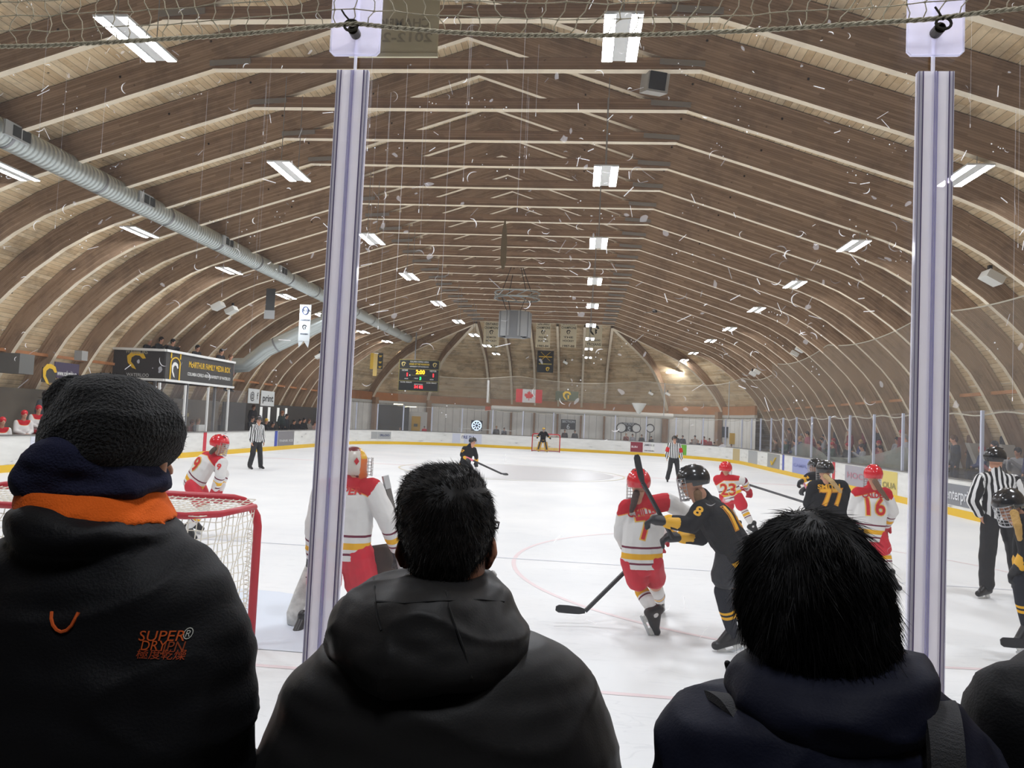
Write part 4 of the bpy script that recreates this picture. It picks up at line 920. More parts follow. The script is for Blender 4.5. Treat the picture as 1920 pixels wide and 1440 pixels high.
# ------------------------------------------------------------------ the near glass, posts, net
YG = 2.35; zt_ = 3.62
xp1, xp2 = P(637, 660, YG).x, P(1736, 700, YG).x
panes = [(xp1-1.9, xp1-.012, 'left'), (xp1+.012, xp2-.012, 'middle'), (xp2+.012, xp2+1.0, 'right')]
def scuffs_sparkle(x0, x1, n, seed, big):
    rnd = random.Random(seed); mb = MB(); mb2 = MB()
    lights_ = [(250, 80), (543, 325), (1165, 76), (1135, 333), (1600, 463), (262, 437), (697, 450), (1808, 332), (1122, 458), (1490, 535), (430, 509), (1418, 582)]
    for k in range(n):
        if rnd.random() < .45:
            lx, ly = rnd.choice(lights_); p = P(lx+rnd.gauss(0, 60), ly+rnd.gauss(0, 50), YG); x, z = p.x, p.z  # extra marks gathered round the lamps stand in for their sparkle
        else:
            x = rnd.uniform(x0+.03, x1-.03); z = rnd.uniform(2.0, 3.35) if rnd.random() < .93 else rnd.uniform(1.0, 2.0)
        if not (x0+.05 < x < x1-.05 and .95 < z < 3.5): continue
        y = YG-.0085; kind = rnd.random(); tgt = mb if rnd.random() < .6 else mb2
        if kind < .42:    # curved skate of a puck edge
            R_ = rnd.uniform(.006, .024); a0 = rnd.uniform(0, 6.28); span = rnd.uniform(.6, 3.0); wd = rnd.uniform(.0005, .0019); m_ = 9; pr = None
            for q in range(m_+1):
                a = a0+span*q/m_; ww = wd*math.sin(math.pi*(q+.4)/(m_+.8)); ux, uz = math.cos(a), math.sin(a)*rnd.uniform(.9, 1.0)
                cur = ((x+ux*(R_-ww), y, z+uz*(R_-ww)), (x+ux*(R_+ww), y, z+uz*(R_+ww)))
                if pr: tgt.quad(pr[0], pr[1], cur[1], cur[0])
                pr = cur
        elif kind < .7:   # short scratch
            a = rnd.uniform(0, 3.14); L = rnd.uniform(.008, .05); w_ = rnd.uniform(.0006, .0014); dx, dz = math.cos(a)*L/2, math.sin(a)*L/2; nx, nz = -math.sin(a)*w_, math.cos(a)*w_
            tgt.quad((x-dx-nx, y, z-dz-nz), (x+dx-nx, y, z+dz-nz), (x+dx+nx, y, z+dz+nz), (x-dx+nx, y, z-dz+nz))
        elif kind < .86:  # smear patch
            m_ = 9; R_ = rnd.uniform(.004, .015); asp = rnd.uniform(.35, .8); ro = rnd.uniform(0, 3); o = len(mb2.v)
            for q in range(m_):
                a = q*6.283/m_; r = R_*rnd.uniform(.6, 1.15); ux, uz = r*math.cos(a), r*math.sin(a)*asp; mb2.v.append((x+ux*math.cos(ro)-uz*math.sin(ro), y, z+ux*math.sin(ro)+uz*math.cos(ro)))
            mb2.face(range(o, o+m_))
        else:             # specks
            for q in range(5):
                xx, zz, r = x+rnd.gauss(0, .02), z+rnd.gauss(0, .02), rnd.uniform(.0008, .002); mb.quad((xx-r, y, zz-r), (xx+r, y, zz-r), (xx+r, y, zz+r), (xx-r, y, zz+r))
    # dried drips, straight down
    for k in range(int(n*.03)+2):
        x = rnd.uniform(x0+.05, x1-.05) if seed != 2 else rnd.choice([P(q, 300, YG).x+rnd.uniform(-.004, .004) for q in (690, 705, 727, 745, 757, 790, 795, 840, 872, 975, 985, 1000)]); z1_ = rnd.uniform(2.9, 3.3); z0_ = z1_-rnd.uniform(.15, .9); w_ = rnd.uniform(.0003, .0007)
        mb2.quad((x-w_, YG-.0086, z0_), (x+w_, YG-.0086, z0_), (x+w_, YG-.0086, z1_), (x-w_, YG-.0086, z1_))
        mb.quad((x-w_*2, YG-.0088, z0_-.006), (x+w_*2, YG-.0088, z0_-.006), (x+w_*1.5, YG-.0088, z0_+.006), (x-w_*1.5, YG-.0088, z0_+.006))
    return mb, mb2
for k, (x0, x1, nm) in enumerate(panes):
    mb = MB(); mb.box(((x0+x1)/2, YG, (zt_+.75)/2), (x1-x0, .012, zt_-.75))
    o = put('rink_glass', mb, M_GLASS, label=f'{nm} clear scuffed plastic pane in front of the spectators', cat='glass pane')
    a, b_ = scuffs_sparkle(x0, x1, (300, 480, 150)[k], k+1, 1)
    put('puck_mark_sparkle', a, M_SCUFF, o, kind='stuff'); put('smear', b_, M_SCUFF2, o, kind='stuff')
M_MILK = glassy('post_milky', (.78, .77, .79), gloss=.1, haze=.62, rough=.2, hazecol=(214, 212, 214)); M_VIO = glassy('post_violet', (.62, .61, .7), gloss=.25, haze=.4, rough=.12, hazecol=(170, 167, 192))
M_SEAM = glassy('post_seam', (.4, .36, .5), gloss=.1, haze=.5, rough=.2, hazecol=(120, 112, 140)); M_EDGE = glassy('post_edge', (.9, .9, .95), gloss=.3, haze=.4, rough=.1, hazecol=(235, 235, 242))
def post(x, lab, lean):
    t = thing('glass_post', lab, 'post', (x, YG, .75)); zT = 3.07; w2 = .052
    R = lambda z: Vector((x+(z-1.9)*lean, YG, z))
    def vbar(cx, wd, y, th, m_, nm, z0=.75, z1=zT):
        mb = MB(); rings = []
        for z in (z0, z1):
            c = R(z)+Vector((cx, y-YG+0*1, 0)); c.y = y; rings.append([c+Vector((dx, dy, 0)) for dx, dy in ((-wd/2, -th/2), (wd/2, -th/2), (wd/2, th/2), (-wd/2, th/2))])
        mb.loft(rings); return put(nm, mb, m_, t)
    milk, vio, dk, cl = M_MILK, M_VIO, M_SEAM, M_EDGE
    vbar(-.021, .030, YG-.028, .014, milk, 'cover_strip'); vbar(.021, .030, YG-.028, .014, milk, 'cover_strip')
    vbar(0, .013, YG-.024, .02, vio, 'centre_seam'); vbar(-.0015, .0025, YG-.036, .004, cl, 'highlight_rib')
    for sx in (-1, 1):
        vbar(sx*.038, .0035, YG-.028, .015, dk, 'seam_line'); vbar(sx*.0435, .0075, YG-.026, .018, milk, 'outer_rib'); vbar(sx*.0485, .002, YG-.028, .014, dk, 'seam_line'); vbar(sx*.051, .003, YG-.025, .02, cl, 'edge_rib')
    vbar(0, .007, YG-.01, .012, cl, 'gap_strip', zT, zt_)
    # plastic corner plates with a bolt
    c = R(3.17); mb = MB(); a = []
    hw, z0, z1 = .082, 3.125, 3.6; ch = .012
    mb.loft([[Vector((c.x+dx, y, z)) for dx, z in ((-hw+ch, z0), (hw-ch, z0), (hw, z0+ch), (hw, z1), (-hw, z1), (-hw, z0+ch))] for y in (YG-.022, YG-.014)]); pl = put('clamp_plate', mb, M_CLEAR, t)
    mb = MB(); mb.tube([(c.x-hw, YG-.024, z1), (c.x-hw, YG-.024, z0+ch), (c.x-hw+ch, YG-.024, z0), (c.x+hw-ch, YG-.024, z0), (c.x+hw, YG-.024, z0+ch), (c.x+hw, YG-.024, z1)], .0035, 4); put('plate_rim', mb, cl, pl)
    zb_ = 3.195; mb = MB(); mb.tube([(c.x, YG-.02, zb_), (c.x, YG-.055, zb_)], .017, 14); put('bolt_washer', mb, mat('bolt_dark', (88, 84, 74), .5, .6), pl)
    mb = MB(); mb.tube([(c.x, YG-.05, zb_), (c.x, YG-.064, zb_)], .009, 6); put('bolt_head', mb, M_BLACK, pl)
    return c.x
bx1 = post(xp1, 'clear plastic covered glass post on the left, behind the short-haired man', .0)
bx2 = post(xp2, 'clear plastic covered glass post on the right, beside the man with wavy hair', .0)
# rope net above, hooked to the bolts
t = thing('protective_net', 'knotted grey rope net hanging across the top in front of the glass', 'net', (0, YG-.05, 3.2))
yN = YG-.075
def q_(px, py): p = P(px, py, yN); return p
edge = [q_(*e) for e in ((-60, 88), (80, 86), (230, 78), (400, 68), (520, 58), (600, 50), (668, 44), (740, 52), (830, 60), (960, 66), (1100, 67), (1250, 64), (1400, 58), (1560, 48), (1680, 40), (1742, 36), (1820, 26), (1990, 8))]
mb = MB()
def dens(pl, d):
    out = []
    for a, b in zip(pl, pl[1:]):
        n = max(1, int((b-a).length/d)); out += [a.lerp(b, k/n) for k in range(n)]
    return out+[pl[-1]]
E_ = dens(edge, .012)
for ph in (0, 2.09, 4.19): mb.tube([p+Vector((0, .004*math.sin(i*1.1+ph), .004*math.cos(i*1.1+ph))) for i, p in enumerate(E_)], .0042, 5)
put('edge_rope', mb, M_ROPE, t, smooth=True)
mb = MB(); rnd = random.Random(5); xs = np.arange(edge[0].x, edge[-1].x, .058); ex = [p.x for p in edge]; ez = [p.z for p in edge]; G_ = []
for i, x in enumerate(xs):
    zb_ = float(np.interp(x, ex, ez)); col = [Vector((x+rnd.uniform(-.006, .006)+.012*math.sin(j*1.9+i)+ .018*j*(1 if x > -.3 else -.4), yN+rnd.uniform(-.006, .006), zb_+j*.052+rnd.uniform(-.003, .003))) for j in range(7)]; G_.append(col)
for c_ in G_:
    pl = []
    for a, b in zip(c_, c_[1:]): s_ = .008*rnd.choice((-1, 1)); pl += [a, a.lerp(b, .5)+Vector((s_, 0, 0))]
    mb.tube(pl+[c_[-1]], .0019, 4)
for j in range(1, 7): mb.tube([c_[j] for c_ in G_], .0019, 4)
for c_ in G_:
    for j in range(1, 6): mb.ell(c_[j], (.0042, .0042, .0042), 5, 3)
put('net_mesh', mb, M_ROPE, t, smooth=True)
for bx in (bx1, bx2):
    mb = MB(); z = 3.197; mb.tube([Vector((bx+.02*math.cos(a)*1.1, yN, z+.018*math.sin(a))) for a in np.linspace(0, 6.28, 14, endpoint=False)], .0045, 5, closed=True)
    mb.tube([Vector((bx, yN, z+.01)), Vector((bx-.02, yN-.01, z+.03)), Vector((bx-.03, yN-.01, z+.045))], .003, 5)
    put('tie_knot', mb, mat('tie_dark', (70, 66, 56), .9), t)
# ------------------------------------------------------------------ figures
def team_mat(name, stops, yoke=None, yedge=None):
    m, nt, b = nodes(name)
    a = nt.nodes.new('ShaderNodeAttribute'); a.attribute_name = 'd'
    col = ramp(nt, a.outputs['Fac'], stops, True).outputs[0]
    if yoke:
        y = nt.nodes.new('ShaderNodeAttribute'); y.attribute_name = 'y'
        if yedge: col = mixc(nt, math_(nt, 'LESS_THAN', y.outputs['Fac'], .18), col, lin(yedge))
        col = mixc(nt, math_(nt, 'LESS_THAN', y.outputs['Fac'], .17), col, lin(yoke))
    nt.links.new(col, b.inputs['Base Color']); b.inputs['Roughness'].default_value = .75; b.inputs['Specular IOR Level'].default_value = .2
    return m
W_, MR, GO, BK = (226, 224, 222), (112, 40, 62), (238, 178, 42), (24, 25, 28)
M_JW = team_mat('white_jersey', [(0, W_), (.05, MR), (.07, W_), (.10, GO), (.155, W_), (.2, MR), (.222, W_)], (196, 30, 44), (240, 170, 90))
M_JB = team_mat('black_jersey', [(0, BK), (.005, GO), (.06, BK), (.9, BK)], None)
M_SW = team_mat('white_sock', [(0, W_), (.17, MR), (.185, W_), (.2, GO), (.25, W_), (.27, MR), (.285, W_)])
M_SB_ = team_mat('black_sock', [(0, (30, 33, 42)), (.16, GO), (.185, (30, 33, 42)), (.205, GO), (.23, (30, 33, 42)), (.9, (30, 33, 42))])
M_PR = mat('red_pants', (206, 28, 50), .6, vary=.08, vscale=14); M_PB = mat('black_pants', (34, 36, 42), .6)
m, nt, b = nodes('striped_shirt'); a = nt.nodes.new('ShaderNodeAttribute'); a.attribute_name = 'd'
nt.links.new(ramp(nt, math_(nt, 'FRACT', math_(nt, 'DIVIDE', a.outputs['Fac'], .062)), [(0, (22, 22, 24)), (.5, (236, 236, 236))], True).outputs[0], b.inputs['Base Color']); b.inputs['Roughness'].default_value = .8; M_REF = m
M_HR = mat('red_helmet', (214, 24, 40), .18, spec=.7); M_HB = mat('black_helmet', (20, 21, 23), .18, spec=.7)
M_WIRE = mat('cage_wire', (190, 192, 196), .3, .8); M_BOOT = mat('skate_boot', (26, 26, 28), .35); M_BLADE = mat('skate_blade', (200, 204, 208), .25, .8)
M_HOLD = mat('blade_holder', (216, 216, 214), .4)
def seg(v, a, b):
    a = np.array(a); b = np.array(b); d = b-a; L2 = (d*d).sum()+1e-9
    t = np.clip(((v-a)@d)/L2, 0, 1); return np.linalg.norm(v-(a+t[:, None]*d), axis=1), t*math.sqrt(L2)
def frame(face, up=(0, 0, 1)):
    f = Vector(face).normalized(); s_ = f.cross(Vector(up)).normalized(); u = s_.cross(f); return Matrix((s_, f, u)).transposed()
def head_to(mb, c, R, k, fine=True):
    L = lambda x, y, z: c+R @ Vector((x*k, y*k, z*k))
    mb.ell(c+R @ Vector((0, -.012*k, .03*k)), (.077*k, .094*k, .088*k), 16, 10, R=R)
    mb.cap(L(0, .03, -.035), L(0, .045, -.075), .056*k, .04*k)
    mb.cap(L(0, .0, -.03), L(0, -.02, -.15), .055*k, .052*k)
    if fine:
        mb.cap(L(0, .082, .012), L(0, .103, -.022), .010*k, .015*k, n=8)
        mb.cap(L(-.02, .083, -.055), L(.02, .083, -.055), .008*k, .008*k, n=8)
        mb.cap(L(-.035, .076, .03), L(.035, .076, .03), .012*k, .012*k, n=8)
        for sx in (-1, 1): mb.cap(L(sx*.078, -.005, .018), L(sx*.08, 0, -.022), .012*k, .009*k, n=8)
def hand_to(mb, p, d, n, k=1, curl=.5):
    """palm plus four bent fingers and a thumb, d along the hand, n the palm side"""
    d = Vector(d).normalized(); n = Vector(n); n = (n-d*n.dot(d)).normalized(); s_ = d.cross(n)
    mb.cap(p-d*.02*k, p+d*.05*k, .03*k, .036*k, side=s_, flat=.45, n=10)
    for i, (o, L) in enumerate(((-.027, .062), (-.009, .072), (.009, .068), (.026, .054))):
        a = p+d*.065*k+s_*o*k; b_ = a+(d*(1-curl*.3)+n*curl*.5).normalized()*L*.5*k; c_ = b_+(d*(1-curl)+n*curl).normalized()*L*.5*k
        mb.cap(a, b_, .0095*k, .009*k, n=6); mb.cap(b_, c_, .009*k, .0075*k, n=6)
    a = p+d*.005*k-s_*.03*k; b_ = a+(d*.6-s_*.6+n*.3).normalized()*.035*k; mb.cap(a, b_, .013*k, .011*k, n=6); mb.cap(b_, b_+(d*.9+n*.3).normalized()*.03*k, .011*k, .009*k, n=6)
def helmet(t, c, R, k, m_, cage='cage', nm='helmet'):
    N, K = 22, 14; mb = MB(); dead = set()
    for sc, fl in ((1, False), (.93, True)):
        o = len(mb.v)
        for i in range(K+1):
            th = math.radians(2+116*i/K)
            for j in range(N):
                a = 2*math.pi*j/N; x, y, z = math.sin(th)*math.cos(a), math.sin(th)*math.sin(a), math.cos(th)
                rd = 1+(.035 if abs(x) < .34 and abs(x) > .2 and z > .2 else 0)
                mb.v.append(tuple(c+R @ Vector((x*.108*k*sc*rd, (y*.135-.012)*k*sc*rd, (z*.118+.035)*k*sc*rd))))
        for i in range(K):
            for j in range(N):
                th = math.radians(2+116*(i+.5)/K); a = 2*math.pi*(j+.5)/N; y, z = math.sin(th)*math.sin(a), math.cos(th)
                if y > .45 and z < .12: continue
                if y > .1 and z < -.2: continue
                q = (o+i*N+j, o+(i+1)*N+j, o+(i+1)*N+(j+1) % N, o+i*N+(j+1) % N); mb.face(q if not fl else q[::-1])
    h = put(nm, mb, m_, t, smooth=True)
    mb = MB()
    for sx in (-1, 1):
        for q in range(3): mb.cap(c+R @ Vector((sx*.045*k, (.06-.055*q)*k, (.143-.012*abs(q-.7))*k)), c+R @ Vector((sx*.045*k, (.035-.055*q)*k, (.147-.012*abs(q-.7))*k)), .006*k, .006*k, n=6)
    put('vent', mb, M_BLACK, h)
    if cage == 'cage':
        mb = MB(); pt = lambda a, z: c+R @ Vector((math.sin(a)*.1*k, (math.cos(a)*.108+.012)*k, z*k))
        for z in np.linspace(.05, -.12, 7): mb.tube([pt(a, z) for a in np.linspace(-1.35, 1.35, 10)], .003*k, 4)
        for a in np.linspace(-1.3, 1.3, 8): mb.tube([pt(a, z) for z in (.055, 0, -.06, -.125)], .003*k, 4)
        mb.tube([pt(a, -.125) for a in np.linspace(-1.35, 1.35, 12)], .0045*k, 5); put('cage', mb, M_WIRE, h)
    elif cage == 'visor':
        mb = MB(); A = np.linspace(-1.25, 1.25, 12); o = 0
        for z, r in ((.05, 1.0), (-.04, 1.03)):
            for a in A: mb.v.append(tuple(c+R @ Vector((math.sin(a)*.108*k*r, (math.cos(a)*.138)*k*r, z*k))))
        for i in range(11): mb.face((i, i+1, 13+i, 12+i))
        put('visor', mb, M_VISOR, h)
    return h
def skate(t, an, toe, k, vox, vertical=False):
    d = (toe-an); d = d.normalized() if d.length > .01 else Vector((0, 1, 0))
    up = Vector((0, 0, 1)); up = (up-d*up.dot(d)); up = up.normalized() if up.length > .1 else Vector((0, -1, 0))
    f = d; 
    mb = MB(); heel = an-f*.04*k-up*.055*k; tp = an+f*.17*k-up*.05*k
    mb.cap(an+up*.06*k-f*.01*k, heel, .05*k, .042*k); mb.cap(heel, tp, .042*k, .038*k); mb.cap(an+up*.02*k+f*.02*k, tp-f*.03*k, .042*k, .036*k)
    b_ = link('skate', remesh(mb, max(vox, .008), 1), M_BOOT, t)
    mb = MB()
    mb.bar(heel-up*.045*k+f*.01*k, heel-up*.06*k+f*.07*k, .018*k, .045*k, up); mb.bar(tp-up*.045*k-f*.07*k, tp-up*.055*k, .018*k, .045*k, up); mb.bar(heel-up*.07*k, tp-up*.068*k, .012*k, .012*k, up); put('blade_holder', mb, M_HOLD, b_)
    mb = MB(); mb.bar(heel-up*.083*k-f*.01*k, tp-up*.083*k+f*.02*k, .005*k, .02*k, up); put('blade', mb, M_BLADE, b_)
def glove(t, p, d, cm, cc, k, vox, n=(0, 0, -1)):
    d = Vector(d).normalized(); n = Vector(n); n = (n-d*n.dot(d)); n = n.normalized() if n.length > .05 else d.orthogonal().normalized(); s_ = d.cross(n); mb = MB()
    mb.cap(p-d*.03*k, p+d*.06*k, .05*k, .055*k, side=s_, flat=.7)
    for i in range(4):
        a = p+d*.085*k+s_*(-.04+.027*i)*k; b_ = a+(d*.6+n*.5).normalized()*.045*k; mb.cap(a, b_, .018*k, .017*k, n=8); mb.cap(b_, b_+(n*.9-d*.1).normalized()*.035*k, .017*k, .014*k, n=8)
    a = p+d*.02*k-s_*.05*k; mb.cap(a, a+(d*.7-s_*.2+n*.5).normalized()*.06*k, .02*k, .016*k, n=8)
    g = link('glove', remesh(mb, max(.007, vox*.8), 1), cm, t); mb = MB(); mb.cap(p-d*.1*k, p-d*.035*k, .062*k, .055*k, side=s_, flat=.8); put('cuff', mb, cc, g, smooth=True)
def lathe_sock(t, kn, an, k, m_, vox):
    mb = MB(); mb.cap(kn, kn.lerp(an, .45), .07*k, .068*k); mb.cap(kn.lerp(an, .4), an, .07*k, .048*k); me = remesh(mb, vox, 2)
    dd, tt = seg(verts(me), an, kn); attr(me, 'd', tt/k); link('sock', me, m_, t)
def figure(label, cat, J, kit, k=1.0, vox=.012, cage='cage', num=None, plate=None, hair=None, group=None, face=(0, 1, 0), bare=False, numcol=None, sleeve=None, torso_flat=.62, wide=1.0):
    t = thing('person' if cat != 'goalkeeper' else 'person', label, 'person', tuple((J['toL']+J['toR'])/2), group)
    R = frame(face); c = J['head'] = J['head']-R.col[2]*.034*k; sd = (J['shR']-J['shL']); sdn = sd.normalized(); lo = max(vox, .012)
    # one continuous body
    mb = MB(); head_to(mb, c, R, k, vox < .02)
    mb.cap(J['neck'], c+R @ Vector((0, -.02*k, -.06*k)), .058*k, .055*k)
    mb.cap(J['pel'], J['chest'], .14*k, .15*k, side=sd, flat=.68); mb.cap(J['chest'], J['neck'], .15*k, .08*k, side=sd, flat=.65); mb.cap(J['shL'], J['shR'], .06*k, .06*k)
    for q in 'LR':
        mb.cap(J['sh'+q], J['el'+q], .052*k, .042*k); mb.cap(J['el'+q], J['ha'+q], .042*k, .03*k)
        mb.cap(J['hp'+q], J['kn'+q], .085*k, .06*k); mb.cap(J['kn'+q], J['an'+q], .056*k, .04*k); mb.cap(J['an'+q], J['an'+q]-Vector((0, 0, .02)), .035*k, .03*k)
        if bare: hand_to(mb, J['ha'+q], J['ha'+q]-J['el'+q], -R.col[0]*(1 if q == 'R' else -1)+Vector((0, 0, -.1)), k, .55)
    link('body', remesh(mb, (.009 if bare and vox < .02 else lo), 1 if bare else 2), kit.get('skin', M_SKIN), t)
    if vox < .02:
        mb = MB()
        for sx in (-1, 1): mb.ell(c+R @ Vector((sx*.03*k, .082*k, .012*k)), (.012*k, .009*k, .008*k), 8, 6, R=R)
        put('eye', mb, mat('eye_dark', (40, 34, 32), .2), t, smooth=True)
    # shirt or jersey
    ax = (J['neck']-J['pel']).normalized(); hem = J['pel']-ax*.12*k; pad = kit.get('pad', 1.0); mb = MB()
    mb.cap(hem+ax*.09*k, J['chest'], .198*k*pad*wide, .2*k*pad*wide, side=sd, flat=torso_flat+.06); mb.cap(J['chest'], J['neck']-ax*.06*k, .2*k*pad, .12*k*pad, side=sd, flat=torso_flat+.05)
    mb.cap(J['shL'], J['shR'], .088*k*pad, .088*k*pad); mb.cap(J['neck']-ax*.08*k, J['neck']+ax*.045*k, .085*k, .064*k)
    cuffs = {}
    for q in 'LR':
        cu = J['ha'+q]+(J['el'+q]-J['ha'+q])*.12; cuffs[q] = cu
        mb.cap(J['sh'+q], J['el'+q], .088*k*pad, .074*k*pad); mb.cap(J['el'+q], cu, .074*k*pad, .056*k*pad)
    me = remesh(mb, vox, 2); wrinkle(me, .006*k*(1 if vox < .02 else .5), 9, seed=len(label)); v = verts(me)
    dt = (v-np.array(hem))@np.array(ax); best = np.full(len(v), 9.0); d = dt.copy()
    dtor, _ = seg(v, J['pel'], J['neck']); dtor = dtor-.19*k
    onarm = np.zeros(len(v), bool); side_u = (v-np.array(J['chest']))@np.array(sdn)+3.1; u = side_u.copy()
    for q in 'LR':
        L1 = (J['el'+q]-cuffs[q]).length; a1, t1 = seg(v, cuffs[q], J['el'+q]); a2, t2 = seg(v, J['el'+q], J['sh'+q])
        arm = np.minimum(a1, a2)-.075*k; da = np.where(a1 < a2, t1, L1+t2); sel = (arm < dtor) & (arm < best); onarm |= sel; d = np.where(sel, da+.03, d); best = np.minimum(best, arm)
        perp = Vector((J['ha'+q]-J['sh'+q])).normalized().cross(Vector(face)); u = np.where(sel, (v-np.array(J['el'+q]))@np.array(perp.normalized() if perp.length > .1 else sdn)+3.1, u)
    attr(me, 'd', (u if kit.get('ref') else d/k)); drop = -((v-np.array(J['neck']))@np.array(ax))/k; yk = .17+drop-.35*np.abs((v-np.array(J['neck']))@np.array(sdn))/k-.05; near_ = np.linalg.norm(v-np.array(J['neck']), axis=1)/k; attr(me, 'y', np.where((d < .3) | (near_ > .27), 1.0, yk))
    full = [w_.co.copy() for w_ in me.vertices], [tuple(p.vertices) for p in me.polygons]
    bm = bmesh.new(); bm.from_mesh(me); bm.verts.ensure_lookup_table(); cut = np.nonzero((dt < (.05 if kit.get('ref') else .0)) & ~onarm)[0]
    bmesh.ops.delete(bm, geom=[bm.verts[int(q)] for q in cut], context='VERTS'); bm.to_mesh(me); bm.free()      # an open hem
    jer = link('shirt' if kit.get('ref') else 'jersey', me, kit['jersey'], t)
    if num or plate or sleeve:
        bv = BVHTree.FromPolygons(*full)
        rt = sdn if (sdn.cross(ax)).dot(Vector(J.get('back', (0, -1, 0)))) > 0 else -sdn; mid = (J['chest']+J['neck'])/2
        bk = rt.cross(ax)
        nc, ec = numcol or ((206, 38, 40), (240, 196, 90))
        if num:
            o_ = J['neck']-ax*.245*k
            text('number', num, o_+rt*.0, rt, ax, .3*k, mat('ink_e_%d_%d_%d' % ec, ec, .6), jer, .016*k, conform=bv, lift=.004)
            text('number', num, o_, rt, ax, .3*k, mat('ink_n_%d_%d_%d' % nc, nc, .6), jer, .004*k, conform=bv, lift=.009)
        if plate: text('name_plate', plate, J['neck']-ax*.095*k, rt, ax, .085*k, mat('ink_n_%d_%d_%d' % nc, nc, .6), jer, .003*k, conform=bv, width=.3*k, lift=.007)
        if sleeve:
            q, body_, dr = sleeve; o_ = J['sh'+q].lerp(J['el'+q], .5); al = (J['sh'+q]-J['el'+q]).normalized(); r_ = al.cross(Vector(dr)).normalized() if True else 0; r_ = -r_ if r_.cross(al).dot(Vector(dr)) < 0 else r_
            text('sleeve_number', body_, o_, r_, al, .13*k, mat('ink_n_%d_%d_%d' % nc, nc, .6), jer, .004*k, conform=bv, lift=.007)
    if kit.get('armband'):
        for q in 'LR':
            a_, b_ = J['sh'+q].lerp(J['el'+q], .45), J['sh'+q].lerp(J['el'+q], .8); mb = MB(); mb.cap(a_, b_, .086*k, .082*k); put('armband', mb, mat('band_red', (200, 36, 40), .6), t, smooth=True)
    # trousers, socks, skates
    if kit.get('ref') or kit.get('long'):
        mb = MB(); mb.cap(J['pel']-ax*.02, J['pel']+ax*.05, .165*k, .165*k, side=sd, flat=.7)
        for q in 'LR': mb.cap(J['hp'+q], J['kn'+q], .105*k, .088*k); mb.cap(J['kn'+q], J['an'+q]+Vector((0, 0, .02)), .088*k, .082*k)
        me = remesh(mb, vox, 2); wrinkle(me, .008*k, 7); link('trousers', me, kit['pants'], t)
    else:
        mb = MB(); pk = kit.get('pk', 1.0); mb.cap(J['pel']-ax*.06*k, J['pel']+ax*.05*k, .158*k*(1+(pk-1)*.4), .15*k, side=sd, flat=.68)
        for q in 'LR': mb.cap(J['hp'+q], J['hp'+q].lerp(J['kn'+q], .62+(pk-1)*.6), .108*k*pk, .112*k*pk)
        me = remesh(mb, vox, 2); wrinkle(me, .005*k, 8); link('pants', me, kit['pants'], t)
        for q in 'LR': lathe_sock(t, J['kn'+q], J['an'+q], k, kit['sock'], vox)
    for q in 'LR':
        if kit.get('long'): mb = MB(); mb.cap(J['an'+q], J['to'+q], .045*k, .04*k); put('shoe', mb, M_BOOT, t, smooth=True)
        else: skate(t, J['an'+q], J['to'+q], k, vox)
    if not bare:
        for q in 'LR': glove(t, J['ha'+q], J['ha'+q]-J['el'+q], kit['glove'], kit['cuff'], k*1.18, vox)
    if kit.get('helmet'): helmet(t, c, R, k*1.06, kit['helmet'], cage, kit.get('hn', 'helmet'))
    if hair:
        hp, hc = hair; mb = MB(); rr = [.035, .032, .022, .008][:len(hp)]
        for a_, b_, r1, r2 in zip(hp, hp[1:], rr, rr[1:]): mb.cap(a_, b_, r1*k, r2*k, n=8)
        me = remesh(mb, .008, 1); wrinkle(me, .004, 40); link('hair', me, mat('hair_%d_%d_%d' % hc, hc, .6, bump=.6, bscale=120), t)
    return t
KW = dict(jersey=M_JW, pants=M_PR, sock=M_SW, glove=mat('glove_red', (190, 30, 46), .5), cuff=mat('glove_white', (222, 216, 214), .5), helmet=M_HR, pad=1.0)
KB = dict(jersey=M_JB, pants=M_PB, sock=M_SB_, glove=mat('glove_black', (30, 31, 34), .5), cuff=mat('glove_gold', (232, 174, 40), .5), helmet=M_HB, pad=1.0)
KR = dict(jersey=M_REF, pants=mat('ref_trousers', (32, 33, 36), .7), helmet=M_HB, ref=True, pad=.94)
NB = ((240, 178, 40), (200, 130, 30))
def joints(Y, **q):
    J = {}
    for k_, v in q.items():
        if k_ in ('back', 'numz'): J[k_] = v; continue
        J[k_] = P(v[0], v[1], Y+(v[2] if len(v) > 2 else 0))
    return J
def stick(label, pts, blade, k=1.0, col=(40, 40, 44), goalie=False, tape=None):
    """pts: top and heel of the shaft, blade: its tip"""
    a, b_ = Vector(pts[0]), Vector(pts[1]); c = Vector(blade); t = thing('hockey_stick', label, 'hockey stick', tuple(b_))
    mb = MB(); mb.bar(a, b_, .032*k, .022*k, (b_-a).cross(c-b_)); put('shaft', mb, mat('shaft_%d_%d_%d' % col, col, .4), t)
    n = (b_-a).cross(c-b_).normalized(); d = c-b_; u = n.cross(d.normalized()); mb = MB(); R_ = []
    for f, h in ((0, .018), (.2, .032), (.6, .036), (.9, .034), (1, .018)): 
        p = b_+d*f+n*.03*math.sin(f*1.6)*k; R_.append([p+u*h*k+n*.006, p-u*h*k+n*.006, p-u*h*k-n*.006, p+u*h*k-n*.006])
    mb.loft(R_); put('blade', mb, mat('blade_black', (28, 30, 34), .5), t, smooth=False)
    if tape: mb = MB(); mb.bar(a, a.lerp(b_, tape[0]), .036*k, .026*k, n); put('grip_tape', mb, mat('tape_%d_%d_%d' % tape[1], tape[1], .7), t)
    if goalie: mb = MB(); p0 = a.lerp(b_, .72); mb.bar(p0, b_, .09*k, .025*k, n); put('paddle', mb, mat('paddle_grey', (170, 172, 174), .5), t)
    return t
